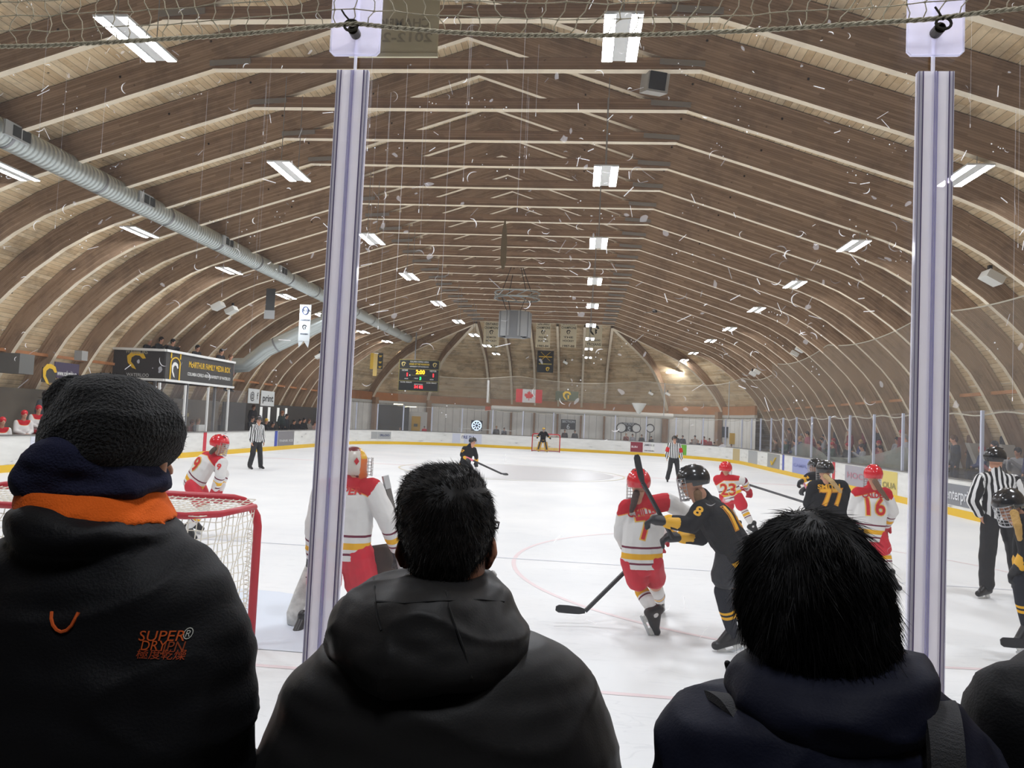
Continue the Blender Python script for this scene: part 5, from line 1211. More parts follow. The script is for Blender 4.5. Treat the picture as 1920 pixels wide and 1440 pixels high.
# --- number 7 in white
J = joints(7.3, head=(1197, 903), neck=(1203, 940), shL=(1176, 953, .0), shR=(1251, 941, .05), elL=(1164, 1002, .12), haL=(1188, 1050, .3), elR=(1284, 960, .22), haR=(1246, 1008, .42), chest=(1208, 985), pel=(1203, 1042), hpL=(1184, 1052), hpR=(1222, 1052), knL=(1203, 1108, .12), anL=(1227, 1150, -.02), toL=(1243, 1188, .02), knR=(1230, 1102, .35), anR=(1238, 1128, .75), toR=(1243, 1135, .98), numz=.03)
figure('person in white jersey number 7 with red helmet, skating away', 'person', J, KW, 1.0, .009, 'cage', '7', 'C.MILLER', hair=([P(1193, 925, 7.22), P(1188, 945, 7.15), P(1184, 958, 7.16)], (70, 50, 44)), face=(-.1, 1, -.05))
stick('black hockey stick reaching down left onto the ice from player number 7', (P(1216, 1028, 7.6), P(1097, 1146, 7.45)), P(1044, 1143, 7.35), 1.1, (44, 46, 50), tape=(.2, (210, 210, 210)))
# --- number 8 in black
J = joints(6.9, head=(1297, 899), neck=(1322, 936, .03), shL=(1316, 956, -.12), shR=(1336, 948, .16), elL=(1296, 984, -.22), haL=(1246, 977, -.16), elR=(1314, 1006, .05), haR=(1272, 1007, .06), chest=(1345, 978), pel=(1378, 1030), hpL=(1366, 1040, -.08), hpR=(1386, 1040, .1), knL=(1354, 1108, -.1), anL=(1374, 1188, 0), toL=(1338, 1200, -.02), knR=(1382, 1105, .2), anR=(1400, 1188, .3), toR=(1378, 1200, .3), back=(.4, -.8, .3), numz=.05)
figure('person in black jersey number 8, checking number 7 with both gloves', 'person', J, KB, 1.05, .009, 'cage', '18', None, face=(-.92, .25, -.22), numcol=NB, sleeve=('L', '8', (-.3, -1, .2)), hair=([P(1308, 925, 6.82), P(1310, 938, 6.8)], (120, 90, 60)), wide=1.08)
stick('dark hockey stick pointing straight up between players 7 and 8', (P(1262, 1010, 6.9), P(1205, 905, 6.72)), P(1198, 852, 6.72), 1.0, (46, 48, 52))
# --- 23
J = joints(14.3, head=(1361, 878), neck=(1359, 893), shL=(1346, 899, .05), shR=(1376, 899, -.05), elL=(1352, 915, .25), haL=(1388, 916, .3), elR=(1395, 902, .0), haR=(1402, 917, .1), chest=(1362, 908), pel=(1371, 925), hpL=(1359, 930, .05), hpR=(1382, 930, -.05), knL=(1370, 958, .3), anL=(1384, 985, .6), toL=(1393, 991, .6), knR=(1396, 958, -.1), anR=(1411, 986, -.2), toR=(1425, 996, -.2))
figure('person in white jersey number 23 with red helmet, beyond number 8', 'person', J, KW, 1.0, .016, 'cage', '23', None, face=(.6, .8, -.1))
stick('black hockey stick held out to the right by player number 23', (P(1398, 907, 14.4), P(1512, 943, 13.4)), P(1530, 951, 13.3), 1.2, (40, 42, 48))
# --- 77
J = joints(11.8, head=(1546, 880), neck=(1548, 899), shL=(1526, 912), shR=(1578, 911), elL=(1516, 945, .1), haL=(1530, 972, .3), elR=(1594, 944, .1), haR=(1580, 975, .35), chest=(1554, 938), pel=(1562, 975), hpL=(1550, 985), hpR=(1577, 985), knL=(1546, 1015, .2), anL=(1540, 1040, .1), toL=(1536, 1048, .3), knR=(1584, 1015, .2), anR=(1590, 1040, .1), toR=(1595, 1048, .3), numz=.03)
figure('person in black jersey number 77 with blond ponytail, seen from behind', 'person', J, KB, 1.1, .012, 'cage', '77', 'SMITH', hair=([P(1548, 893, 11.65), P(1560, 903, 11.5), P(1576, 922, 11.5)], (190, 160, 110)), face=(-.15, 1, -.1), numcol=NB, wide=1.25)
# --- behind 77
J = joints(14.2, head=(1528, 873), neck=(1535, 888), shL=(1532, 893, -.12), shR=(1542, 893, .15), elL=(1518, 893, -.15), haL=(1507, 900, -.1), elR=(1530, 905, .2), haR=(1512, 915, .15), chest=(1543, 905), pel=(1550, 930), hpL=(1546, 938, -.1), hpR=(1556, 938, .1), knL=(1545, 965, 0), anL=(1550, 995, 0), toL=(1540, 998, 0), knR=(1556, 965, .15), anR=(1564, 995, .1), toR=(1555, 998, .1))
figure('person in black jersey partly hidden behind number 77, reaching left', 'person', J, KB, 1.0, .018, 'cage', face=(-1, .1, -.1))
stick('pink taped hockey stick in the glove of the half-hidden black player', (P(1504, 900, 14.1), P(1520, 930, 14.2)), P(1534, 932, 14.2), 1.1, (235, 150, 170))
# --- 16
J = joints(10.2, head=(1637, 889), neck=(1635, 914), shL=(1609, 926), shR=(1660, 927), elL=(1599, 962, .1), haL=(1622, 988, .35), elR=(1674, 958, -.02), haR=(1660, 986, .2), chest=(1634, 950), pel=(1628, 996), hpL=(1612, 1004), hpR=(1645, 1004), knL=(1606, 1036, .25), anL=(1618, 1075, .3), toL=(1612, 1083, .5), knR=(1660, 1040, .05), anR=(1667, 1080, -.02), toR=(1692, 1098, -.08), numz=.0)
figure('person in white jersey number 16 with red helmet and ponytail, left of the right post', 'person', J, KW, 1.02, .011, 'cage', '16', 'CALDER', hair=([P(1641, 903, 10.05), P(1650, 918, 10.0), P(1664, 936, 10.02)], (112, 86, 66)), face=(.2, 1, -.05))
# --- 9
J = joints(10.8, head=(413, 831), neck=(401, 851), shR=(416, 868, -.12), shL=(388, 857, .14), elR=(413, 893, -.22), haR=(403, 918, -.16), elL=(420, 888, .12), haL=(410, 923, .02), chest=(383, 872), pel=(366, 903), hpR=(360, 912, -.12), hpL=(372, 912, .1), knR=(382, 955, -.16), anR=(352, 990, -.1), toR=(368, 1002, -.1), knL=(386, 950, .1), anL=(362, 978, .35), toL=(380, 985, .35), back=(-.5, -.6, .6), numz=.0)
figure('person in white jersey number 9 with red helmet, bending forward behind the near goal', 'person', J, KW, 1.02, .011, 'cage', '9', None, face=(.97, .1, -.2), sleeve=('R', '9', (.1, -1, .1)), hair=([P(402, 842, 10.7), P(396, 848, 10.7)], (86, 70, 58)))
# --- near goaltender
KG = dict(KW); KG['glove'] = mat('blocker_dark', (60, 60, 62), .6); KG['cuff'] = mat('trapper_white', (206, 204, 200), .5); KG['helmet'] = None; KG['pad'] = 1.12; KG['pk'] = 1.32
J = joints(6.7, head=(666, 862), neck=(655, 898), shL=(608, 918, .05), shR=(698, 918), elL=(590, 985, 0), haL=(588, 1048, .15), elR=(726, 975, -.08), haR=(745, 1030, .1), chest=(652, 950), pel=(645, 1020), hpL=(614, 1036), hpR=(668, 1036), knL=(606, 1108, .15), anL=(568, 1168, 0), toL=(552, 1182, -.15), knR=(682, 1108, .15), anR=(704, 1168, .1), toR=(722, 1180, .0), numz=.02)
tg = figure('person as goaltender in white jersey and red pants standing behind the left post', 'person', J, KG, 1.08, .01, None, '1', 'KEEPER', face=(.78, .6, 0), wide=1.05)
R = frame((.78, .6, 0)); c = J['head']; mb = MB()
mb.ell(c+R @ Vector((0, -.02, .02)), (.115, .135, .14), 20, 14, R=R); mb.cap(c+R @ Vector((0, .02, -.04)), c+R @ Vector((0, .05, -.1)), .1, .075)
me = remesh(mb, .012, 2); v = verts(me); loc = (v-np.array(c))@np.array(R)
mk = link('mask', me, [mat('mask_white', (214, 206, 196), .3, spec=.6), mat('mask_orange', (222, 116, 50), .3, spec=.6), mat('mask_gold', (232, 180, 40), .25, spec=.7), mat('mask_maroon', (110, 34, 44), .3)], tg)
for p in me.polygons:
    q = loc[list(p.vertices)].mean(0); p.material_index = 2 if (q[1] > .02 and q[2] > .055) else 1 if (q[1] > .015 and abs(q[0]) > .02) else 3 if (q[2] > .12 or q[2] < -.1) else 0
mb = MB(); pt = lambda a, z: c+R @ Vector((math.sin(a)*.1, math.cos(a)*.14+.03, z))
for z in np.linspace(.05, -.1, 6): mb.tube([pt(a, z) for a in np.linspace(-1.2, 1.2, 10)], .003, 4)
for a in np.linspace(-1.1, 1.1, 6): mb.tube([pt(a, z) for z in (.06, 0, -.06, -.11)], .003, 4)
put('cage', mb, M_WIRE, mk)
mb = MB(); q0 = c+R @ Vector((.118, -.03, .03)); u1, u2 = R.col[1], R.col[2]; mb.v = [tuple(q0+u1*a+u2*b_) for a, b_ in ((-.025, 0), (0, .035), (.025, 0), (0, -.035))]; mb.face((0, 1, 2, 3)); put('diamond_mark', mb, mat('mark_red', (196, 30, 44), .5), mk)
for (a, b_, col, nm, wd) in ((P(706, 1022, 6.95), P(722, 1172, 6.85), (66, 52, 44), 'leg_pad', .17), (P(602, 1060, 6.9), P(560, 1176, 6.75), (208, 208, 204), 'leg_pad', .15)):
    d = (b_-a).normalized(); s_ = Vector((1, .2, 0)); s_ = (s_-d*s_.dot(d)).normalized(); n = s_.cross(d); R_ = []
    for f, w_ in ((0, .6), (.06, .92), (.5, 1), (.85, 1), (1, .75)):
        p = a.lerp(b_, f); R_.append([p+s_*wd*w_*math.cos(q)+n*(.055*math.sin(q)) for q in np.linspace(0, 6.28, 18, endpoint=False)])
    mb = MB(); mb.loft(R_); pd = put(nm, mb, mat('pad_%d' % col[0], col, .6, vary=.2, vscale=20), tg, smooth=True)
    mb = MB(); mb.tube([a.lerp(b_, f)+s_*wd*w_*1.0 for f, w_ in ((0, .6), (.06, .92), (.5, 1), (.85, 1), (1, .75))], .016, 8); put('pad_piping', mb, M_BLACK, pd)
stick('grey goalie stick held upright by the near goaltender', (P(722, 892, 6.75), P(768, 1095, 6.8)), P(800, 1110, 6.9), 1.5, (120, 116, 112), True, tape=(.12, (200, 200, 200)))
# --- right edge black player
J = joints(7.35, head=(1889, 944), neck=(1921, 966, .05), shR=(1922, 985, -.14), shL=(1926, 978, .2), elR=(1928, 1035, -.18), haR=(1912, 1062, -.1), elL=(1915, 1020, .25), haL=(1915, 1075, .2), chest=(1955, 1000), pel=(1993, 1050), hpR=(1975, 1062, -.1), hpL=(1985, 1058, .12), knR=(1914, 1092, -.1), anR=(1928, 1180, -.05), toR=(1900, 1195, -.1), knL=(1955, 1110, .2), anL=(1995, 1175, .3), toL=(1985, 1185, .3))
figure('person in black jersey crouching at the right picture edge in front of the near official', 'person', J, KB, 1.05, .01, 'cage', face=(-.85, -.3, -.45), numcol=NB, hair=([P(1902, 962, 7.2), P(1908, 985, 7.1), P(1912, 1010, 7.1)], (190, 150, 80)))
stick('black hockey stick whose blade lies on the ice at the right picture edge', (P(1935, 1050, 7.35), P(1935, 1208, 7.1)), P(1880, 1203, 7.1), 1.2, (40, 40, 44))
# --- centre ice black skater
J = joints(25, head=(887, 827), neck=(881, 836), shL=(871, 841, -.1), shR=(889, 843, .12), elL=(866, 853, -.15), haL=(876, 861, -.3), elR=(893, 856, .1), haR=(893, 867, -.1), chest=(877, 850), pel=(872, 868), hpL=(868, 872, -.08), hpR=(878, 872, .08), knL=(876, 882, -.1), anL=(866, 894, 0), toL=(872, 896, -.1), knR=(884, 882, .1), anR=(880, 893, .2), toR=(886, 896, .1))
figure('person in black jersey skating alone at centre ice above the short-haired man', 'person', J, KB, 1.0, .024, 'visor', face=(.95, -.3, 0), sleeve=('L', '27', (-.5, -1, 0)), numcol=NB)
stick('black hockey stick of the lone centre ice skater with its blade on the ice', (P(873, 857, 24.7), P(941, 888.5, 25.2)), P(953, 886.5, 25.1), 1.7, (50, 50, 54), tape=(.2, (230, 120, 140)))
def stand(x, y, z0, h, hd, lean=0, arms=.14, spread=.12, bend=0):
    """joints of a standing figure; hd: the way it faces"""
    f = Vector((math.cos(hd), math.sin(hd), 0)); r = Vector((f.y, -f.x, 0)); b_ = Vector((x, y, z0)); k = h/1.8
    u = lambda fr, rr, z: b_+f*fr*k+r*rr*k+Vector((0, 0, z*k))
    J = dict(head=u(.05+lean, 0, 1.68), neck=u(lean, 0, 1.5), chest=u(lean*.6, 0, 1.25), pel=u(0, 0, .98))
    for q, s_ in (('L', -1), ('R', 1)):
        J['sh'+q] = u(lean*.8, s_*.18, 1.44); J['el'+q] = u(lean*.6-.02, s_*(.2+arms*.4), 1.14); J['ha'+q] = u(lean*.6+.06+bend, s_*(.16+arms*.6), .9+bend*.9)
        J['hp'+q] = u(0, s_*.09, .93); J['kn'+q] = u(.03, s_*(.1+spread*.4), .5); J['an'+q] = u(0, s_*(.1+spread), .12); J['to'+q] = u(.12, s_*(.11+spread), .09)
    return J
g = G(478, 879); figure('person in striped official shirt standing by the left boards', 'person', stand(g.x, g.y, 0, 1.75, -.5), KR, .97, .018, 'visor', face=(.7, -.6, 0), bare=True, torso_flat=.62)
g = G(1262, 904); KR2 = dict(KR); KR2['armband'] = True
figure('person in striped official shirt with red armbands facing the camera in mid-ice', 'person', stand(g.x, g.y, 0, 1.72, -1.57, arms=.2), KR2, .95, .02, 'visor', face=(0, -1, .0), bare=True)
J = joints(10.1, head=(1867, 857), neck=(1866, 884), shL=(1841, 899), shR=(1899, 901), elL=(1822, 938, -.05), haL=(1838, 966, -.02), elR=(1917, 940, .05), haR=(1905, 968, .1), chest=(1870, 922), pel=(1874, 962), hpL=(1858, 972), hpR=(1889, 972), knL=(1851, 1040, .02), anL=(1850, 1100, 0), toL=(1832, 1106, -.1), knR=(1903, 1040, .1), anR=(1908, 1094, .2), toR=(1918, 1100, .1))
tr_ = figure('person in black and white striped shirt, the near official right of the right post', 'person', J, KR, 1.04, .011, 'visor', face=(.9, .45, 0), bare=True)
# --- far goaltender
g = G(1017, 847.5); J = stand(g.x, 51.2, 0, 1.66, -1.4, lean=.12, arms=.5, spread=.22, bend=.2); KF = dict(KB); KF['helmet'] = mat('gold_helmet', (222, 180, 70), .3)
tf = figure('person as far goaltender in black and gold in front of the small far goal', 'person', J, KF, .95, .035, 'cage', face=(.1, -1, 0))
for q in 'LR':
    a, b_ = J['kn'+q]+Vector((0, -.12, .22)), J['an'+q]+Vector((0, -.12, -.05)); mb = MB(); mb.bar(a, b_, .26, .12, (0, 1, 0)); put('leg_pad', mb, mat('pad_gold', (206, 160, 70), .6), tf)
    mb = MB(); mb.bar(a+Vector((.0, -.07, -.0)), b_+Vector((0, -.07, .12)), .1, .02, (0, 1, 0)); put('pad_panel', mb, mat('pad_blackish', (40, 40, 42), .6), tf)
#PART5
# ------------------------------------------------------------------ the spectators in front
def row(py, xl, xr, Y, tk, tilt=0.0, n=36, cy=0.0, sq=2.0):
    """a level ring whose outer edge meets the two sight lines; tk: its half thickness"""
    a, b = P(xl, py, Y), P(xr, py, Y); c = (a+b)/2+Vector((0, cy, 0)); h = (b-a)/2; out = []
    for k in range(n):
        t = 2*math.pi*k/n; cx_, sx_ = math.cos(t), math.sin(t); e = 2/sq
        out.append(c+h*math.copysign(abs(cx_)**e, cx_)+Vector((0, tk, 0))*math.copysign(abs(sx_)**e, sx_)-Vector((0, 0, tilt*max(0, cx_+.2)**1.5)))
    return out
def bvh(me): return BVHTree.FromPolygons([w_.co.copy() for w_ in me.vertices], [tuple(p.vertices) for p in me.polygons])
def cloth(name, mb, vox, m_, parent, sm=3, wr=(.004, 9), stretch=(1, 1, 1), seed=0):
    me = remesh(mb, vox, sm)
    if wr: wrinkle(me, wr[0], wr[1], stretch, seed)
    return link(name, me, m_, parent, True), me
def on_back(b, px, py, Y, lift=.004):
    o_ = P(px, py, Y-.6); d = (P(px, py, Y)-P(px, py, Y-.6)).normalized(); h = b.ray_cast(o_, d, 1.5)
    return (h[0]-d*lift, h[1]) if h[0] is not None else (P(px, py, Y), Vector((0, -1, 0)))
def lower_body(t, x, y, w_=.17, col=(26, 26, 30)):
    mb = MB()
    for s_ in (-1, 1): mb.cap((x+s_*.1, y, .95), (x+s_*.11, y+.02, .5), .1, .08); mb.cap((x+s_*.11, y+.02, .5), (x+s_*.12, y, .1), .075, .06)
    mb.cap((x-.06, y, .98), (x+.06, y, .98), .13, .13); link('trousers', remesh(mb, .02, 2), mat('trousers_%d' % col[0], col, .8), t)
    for s_ in (-1, 1): mb = MB(); mb.cap((x+s_*.12, y-.04, .05), (x+s_*.13, y+.14, .045), .05, .045); put('shoe', mb, M_BOOT, t, smooth=True)
def man_body(t, head, Y, shl, shr, neckw, skin, R, k=1.0, down=1.0):
    """head, neck, trunk, arms and hands in one surface"""
    mb = MB(); head_to(mb, head, R, k); nk = Vector((head.x, Y, min(shl.z, shr.z)+.05)); sd = Vector((1, 0, 0))
    mb.cap(head+Vector((0, -.02, -.06)), nk, neckw, neckw*1.1); pel = Vector(((shl.x+shr.x)/2, Y, .98))
    mb.cap(pel, Vector((pel.x, Y, shl.z-.15)), .13, .15, side=sd, flat=.6); mb.cap(shl+Vector((.04, 0, -.04)), shr-Vector((.04, 0, .04)), .06, .06)
    for s_, sh in ((-1, shl), (1, shr)):
        el = sh+Vector((s_*.03, .05, -.3)); el = el-Vector((s_*.05, 0, 0)); ha = el+Vector((-s_*.12, .2, -.03)); mb.cap(sh+Vector((-s_*.05, 0, -.05)), el, .045, .038); mb.cap(el, ha, .037, .028); hand_to(mb, ha, ha-el, (-s_, 0, -.2), 1, .7)
        mb.cap((pel.x+s_*.1, Y, .95), (pel.x+s_*.12, Y, .12), .075, .05)
    link('body', remesh(mb, .008, 1), skin, t); return nk
def arms_to(mb, shl, shr, r=.075):
    out = []
    for s_, sh in ((-1, shl), (1, shr)):
        el = sh+Vector((s_*.035, .04, -.31)); ha = el+Vector((-s_*.06, .2, -.05)); mb.cap(sh, el, r*1.05, r*.95); mb.cap(el, ha, r*.95, r*.7)
M_JK = mat('black_jacket', (17, 17, 20), .62, spec=.25, bump=.15, bscale=220); M_NAVYF = mat('navy_fleece', (34, 36, 62), .95, bump=.35, bscale=260)
def knit():
    m, nt, b = nodes('black_knit'); b.inputs['Base Color'].default_value = lin((22, 22, 23)); b.inputs['Roughness'].default_value = .95
    tc = nt.nodes.new('ShaderNodeTexCoord'); n = nt.nodes.new('ShaderNodeTexVoronoi'); n.inputs['Scale'].default_value = 150; nt.links.new(tc.outputs['Object'], n.inputs['Vector'])
    n2 = nt.nodes.new('ShaderNodeTexNoise'); n2.inputs['Scale'].default_value = 320; nt.links.new(tc.outputs['Object'], n2.inputs['Vector'])
    bp = nt.nodes.new('ShaderNodeBump'); bp.inputs['Strength'].default_value = .9; bp.inputs['Distance'].default_value = .006; nt.links.new(math_(nt, 'ADD', n.outputs['Distance'], n2.outputs['Fac']), bp.inputs['Height']); nt.links.new(bp.outputs[0], b.inputs['Normal'])
    b.inputs['Sheen Weight'].default_value = .15; return m
def fuzz(me, n, L, r, seed, zlo=-9, up=0.0, parent=None, m_=None, name='fuzz', curl=.3, keep=None, seg_=3, flow=None, droop=0):
    """fine fibres standing on a surface, one thin tapered blade each"""
    rnd = random.Random(seed); me.calc_loop_triangles(); tr = me.loop_triangles; V = [v.co.copy() for v in me.vertices]; N = [v.normal.copy() for v in me.vertices]
    cum_ = np.cumsum([q.area for q in tr]); mb = MB(); made = 0; tries = 0
    while made < n and tries < n*6:
        tries += 1; q = tr[int(np.searchsorted(cum_, rnd.uniform(0, cum_[-1])))]; a, b_ = rnd.random(), rnd.random()
        if a+b_ > 1: a, b_ = 1-a, 1-b_
        i, j, l = q.vertices; p = V[i]+(V[j]-V[i])*a+(V[l]-V[i])*b_; nn = (N[i]+N[j]+N[l]).normalized()
        if p.z < zlo or (keep and not keep(p, nn)): continue
        f = flow(p, nn) if flow else Vector((rnd.gauss(0, 1), rnd.gauss(0, 1), rnd.gauss(0, 1)))
        f = f-nn*f.dot(nn); f = f.normalized() if f.length > 1e-4 else nn.orthogonal()
        j_ = Vector((rnd.gauss(0, 1), rnd.gauss(0, 1), rnd.gauss(0, 1)))*curl; Ls = L*rnd.uniform(.5, 1.3); d = (f+nn*up*rnd.uniform(.4, 1.6)+j_).normalized(); s_ = d.cross(nn); s_ = s_.normalized() if s_.length > 1e-3 else d.orthogonal().normalized()
        pts_ = [p-nn*.002]; c = p
        for k in range(seg_): d = (d+Vector((0, 0, -droop))+j_*.25-nn*.1*k*(0 if up < .3 else 1)).normalized(); c = c+d*Ls/seg_; pts_.append(c)
        o = len(mb.v); K_ = len(pts_)
        for k, c in enumerate(pts_):
            w_ = r*(1-k/(K_-1))**.6+.00008; mb.v += [tuple(c-s_*w_), tuple(c+s_*w_), tuple(c+nn*w_)]
        for k in range(K_-1):
            for (u1, u2) in ((0, 1), (1, 2), (2, 0)): mb.face((o+k*3+u1, o+k*3+u2, o+k*3+3+u2, o+k*3+3+u1))
        made += 1
    return put(name, mb, m_, parent, kind='stuff')
# --- left man in a knitted hat
Y1 = 1.3; t1 = thing('person', 'person in slouchy black knit hat, orange collar and black jacket, at the left', 'person', (P(180, 1200, Y1).x, Y1, 0))
hd = P(214, 862, Y1+.02); R1 = frame((.45, 1, 0)); shl, shr = P(-60, 1110, Y1), P(415, 1120, Y1); man_body(t1, hd, Y1, shl, shr, .062, M_SKIN, R1, 1.06); lower_body(t1, hd.x, Y1)
mb = MB(); mb.cap(P(297, 868, Y1+.03), P(293, 905, Y1+.03), .016, .014); put('cheek', mb, M_SKIN, t1, smooth=True)
mb = MB()
mb.loft([row(*q) for q in ((702, 196, 214, Y1, .015), (705, 176, 240, Y1, .045), (712, 164, 262, Y1, .075), (730, 150, 286, Y1, .098), (755, 134, 307, Y1, .112), (785, 112, 320, Y1, .12), (815, 106, 322, Y1, .12), (845, 112, 314, Y1, .115), (868, 130, 298, Y1, .105), (880, 170, 282, Y1, .09))])
mb.cap(P(180, 758, Y1-.02), P(124, 756, Y1-.03), .05, .036); mb.cap(P(124, 735, Y1-.03), P(114, 756, Y1-.04), .028, .029); mb.cap(P(116, 722, Y1-.03), P(134, 726, Y1-.03), .014, .02)
o, me = cloth('knit_hat', mb, .006, knit(), t1, 3, (.011, 7), (1, 1, 1.8), 3)
fuzz(me, 1100, .006, .00035, 4, parent=o, m_=mat('hat_fuzz', (30, 30, 31), .95), name='wool_fuzz', up=1.2, curl=.5, seg_=2)
mb = MB(); mb.loft([row(*q) for q in ((812, 150, 196, Y1-.05, .03), (820, 118, 222, Y1-.04, .075), (835, 92, 240, Y1-.03, .1), (855, 76, 262, Y1-.02, .112), (880, 62, 284, Y1-.01, .118), (900, 53, 300, Y1, .12), (915, 54, 301, Y1, .12), (925, 66, 288, Y1, .11))])
cloth('neck_warmer', mb, .007, M_NAVYF, t1, 3, (.010, 9), (1, 1, 2.2), 8)
mb = MB(); 
for ra in ([(908, 62, 285, Y1, .115, .01), (918, 60, 296, Y1, .125, .02), (936, 61, 312, Y1, .135, .027), (950, 62, 318, Y1, .138, .027), (976, 60, 315, Y1+.01, .13, .0)],): mb.loft([row(*q) for q in ra])
cloth('orange_collar', mb, .007, M_ORANGE, t1, 3, (.004, 12), (1, 1, 2), 2)
mb = MB(); mb.loft([row(*q) for q in ((938, 62, 240, Y1-.03, .09, .0), (946, 44, 294, Y1-.02, .125, .028), (962, 36, 322, Y1-.02, .14, .026), (987, 38, 331, Y1-.01, .148, .01), (1010, 60, 330, Y1, .14), (1040, 80, 300, Y1, .1))])
mb.loft([row(*q) for q in ((985, 60, 300, Y1, .1), (1010, 5, 338, Y1, .12), (1030, -25, 364, Y1, .13), (1055, -60, 396, Y1, .14), (1076, -80, 420, Y1, .15), (1107, -95, 436, Y1, .155), (1151, -102, 445, Y1, .16), (1193, -108, 456, Y1, .165), (1234, -114, 468, Y1, .17), (1300, -118, 474, Y1, .17), (1354, -116, 471, Y1, .17), (1401, -106, 458, Y1, .17), (1440, -95, 436, Y1, .17), (1700, -90, 420, Y1, .17), (1800, -80, 410, Y1, .16))])
arms_to(mb, P(-40, 1170, Y1), P(385, 1180, Y1), .068)
o, me = cloth('jacket', mb, .009, M_JK, t1, 3, (.010, 6), (1, 1, 1.8), 5); b = bvh(me)
def back_text(par, b, body, px, py, Y, h_px, w_px, col, name='lettering', bold=.0006):
    a, _ = on_back(b, px, py, Y); r = (P(px+50, py+8, Y)-P(px, py, Y)).normalized(); u = (P(px+2, py-50, Y)-P(px, py, Y)).normalized(); s_ = Y/F
    text(name, body, a, r, u, h_px*s_, mat('thread_%d_%d_%d' % col, col, .8), par, bold, conform=b, width=w_px*s_, lift=.0025)
OR = (214, 92, 34)
back_text(o, b, 'SUPER', 302, 1194, Y1, 24, 66, OR, bold=0); back_text(o, b, 'DRY', 286, 1212, Y1, 23, 36, OR, bold=0); back_text(o, b, 'JPN.', 328, 1214, Y1, 23, 38, (150, 66, 30), bold=0)
back_text(o, b, '極度乾燥', 301, 1229, Y1, 17, 74, (170, 66, 26), bold=0)
back_text(o, b, '®', 351, 1190, Y1, 26, 14, (200, 200, 190), bold=0)
mb = MB(); mb.tube([on_back(b, x, y, Y1, .002)[0] for x, y in ((97, 1147), (96, 1160), (99, 1172), (106, 1181), (115, 1185), (125, 1182), (134, 1173), (141, 1160), (147, 1148))], .0028, 6); put('loop_mark', mb, mat('thread_214_92_34', OR), o)
# --- middle man, short hair, puffer jacket
Y2 = 1.42; M_PUF = mat('charcoal_puffer', (38, 37, 37), .5, spec=.25, bump=.06, bscale=300)
t2 = thing('person', 'person with short dark hair and glasses in a charcoal hooded puffer jacket', 'person', (P(835, 1200, Y2).x, Y2, 0))
hd = P(838, 1012, Y2+.01); R2 = frame((.28, 1, .0)); shl, shr = P(560, 1330, Y2), P(1090, 1330, Y2)
man_body(t2, hd, Y2, shl, shr, .062, M_SKIND, R2, 1.0); lower_body(t2, hd.x, Y2)
mb = MB(); mb.loft([row(*q) for q in ((905, 770, 905, Y2+.01, .09), (940, 756, 918, Y2+.01, .1), (980, 757, 921, Y2+.01, .098), (1030, 764, 918, Y2+.005, .09), (1075, 775, 908, Y2, .075), (1130, 780, 900, Y2, .07))])
link('neck', remesh(mb, .007, 2), M_SKIND, t2)
for s_, q in ((-1, ((750, 1020), (746, 1038), (752, 1060))), (1, ((925, 1018), (927, 1038), (918, 1062)))):
    mb = MB(); a, b_, c_ = [P(x, y, Y2) for x, y in q]; mb.cap(a, b_, .011, .012, side=(0, 1, 0), flat=.5); mb.cap(b_, c_, .012, .007, side=(0, 1, 0), flat=.5); mb.cap(a+Vector((-s_*.008, .01, 0)), c_+Vector((-s_*.006, .01, 0)), .012, .009); link('ear', remesh(mb, .004, 1), M_SKIND, t2)
mb = MB(); mb.cap(P(924, 1075, Y2+.05), P(927, 1078, Y2+.05), .006, .005); put('ear_bud', mb, M_WHITE, t2, smooth=True)
mb = MB(); mb.tube([P(918, 980, Y2), P(932, 979, Y2+.06), P(935, 980, Y2+.09)], .0028, 6); mb.tube([P(758, 985, Y2), P(752, 984, Y2+.08)], .0028, 6); mb.tube([P(935, 980, Y2+.09), P(934, 990, Y2+.1), P(845, 995, Y2+.13), P(757, 992, Y2+.09)], .0022, 6); put('glasses', mb, M_BLACK, t2)
mb = MB(); mb.loft([row(*q) for q in ((873, 815, 850, Y2, .02), (878, 790, 876, Y2, .05), (890, 768, 893, Y2, .075), (910, 756, 908, Y2, .09), (935, 750, 920, Y2, .1), (965, 749, 925, Y2, .104), (995, 751, 925, Y2, .103), (1015, 757, 921, Y2-.005, .098), (1040, 765, 913, Y2-.01, .088), (1065, 775, 900, Y2-.012, .078), (1082, 785, 890, Y2-.012, .07))])
M_HAIR1 = mat('dark_hair', (20, 17, 16), .55, spec=.3); o, me = cloth('hair', mb, .006, M_HAIR1, t2, 2, (.003, 30), (1, 1, 1), 2)
crown = P(850, 885, Y2-.02)
fuzz(me, 9000, .017, .0005, 11, parent=o, m_=M_HAIR1, name='hair_strands', up=.28, curl=.14, flow=lambda p, n: Vector((p.x-crown.x+.01, .35*(p.y-crown.y), p.z-crown.z))*(1 if p.z < crown.z-.03 else .5)+Vector((-.02, 0, .035 if p.z > crown.z-.04 else -.01)), keep=lambda p, n: p.z > P(835, 1075, Y2).z)
mb = MB(); mb.loft([row(*q) for q in ((1190, 690, 940, Y2, .1), (1205, 610, 1022, Y2, .13), (1225, 580, 1066, Y2, .15), (1250, 556, 1096, Y2, .165), (1290, 535, 1121, Y2, .18), (1350, 509, 1142, Y2, .19), (1395, 492, 1153, Y2, .195), (1440, 479, 1164, Y2, .2), (1600, 535, 1130, Y2, .2), (1800, 545, 1120, Y2, .19))])
arms_to(mb, P(600, 1345, Y2), P(1040, 1335, Y2), .075)
o, me = cloth('puffer_jacket', mb, .009, M_PUF, t2, 3, (.009, 5), (1, 1, 2.4), 7)
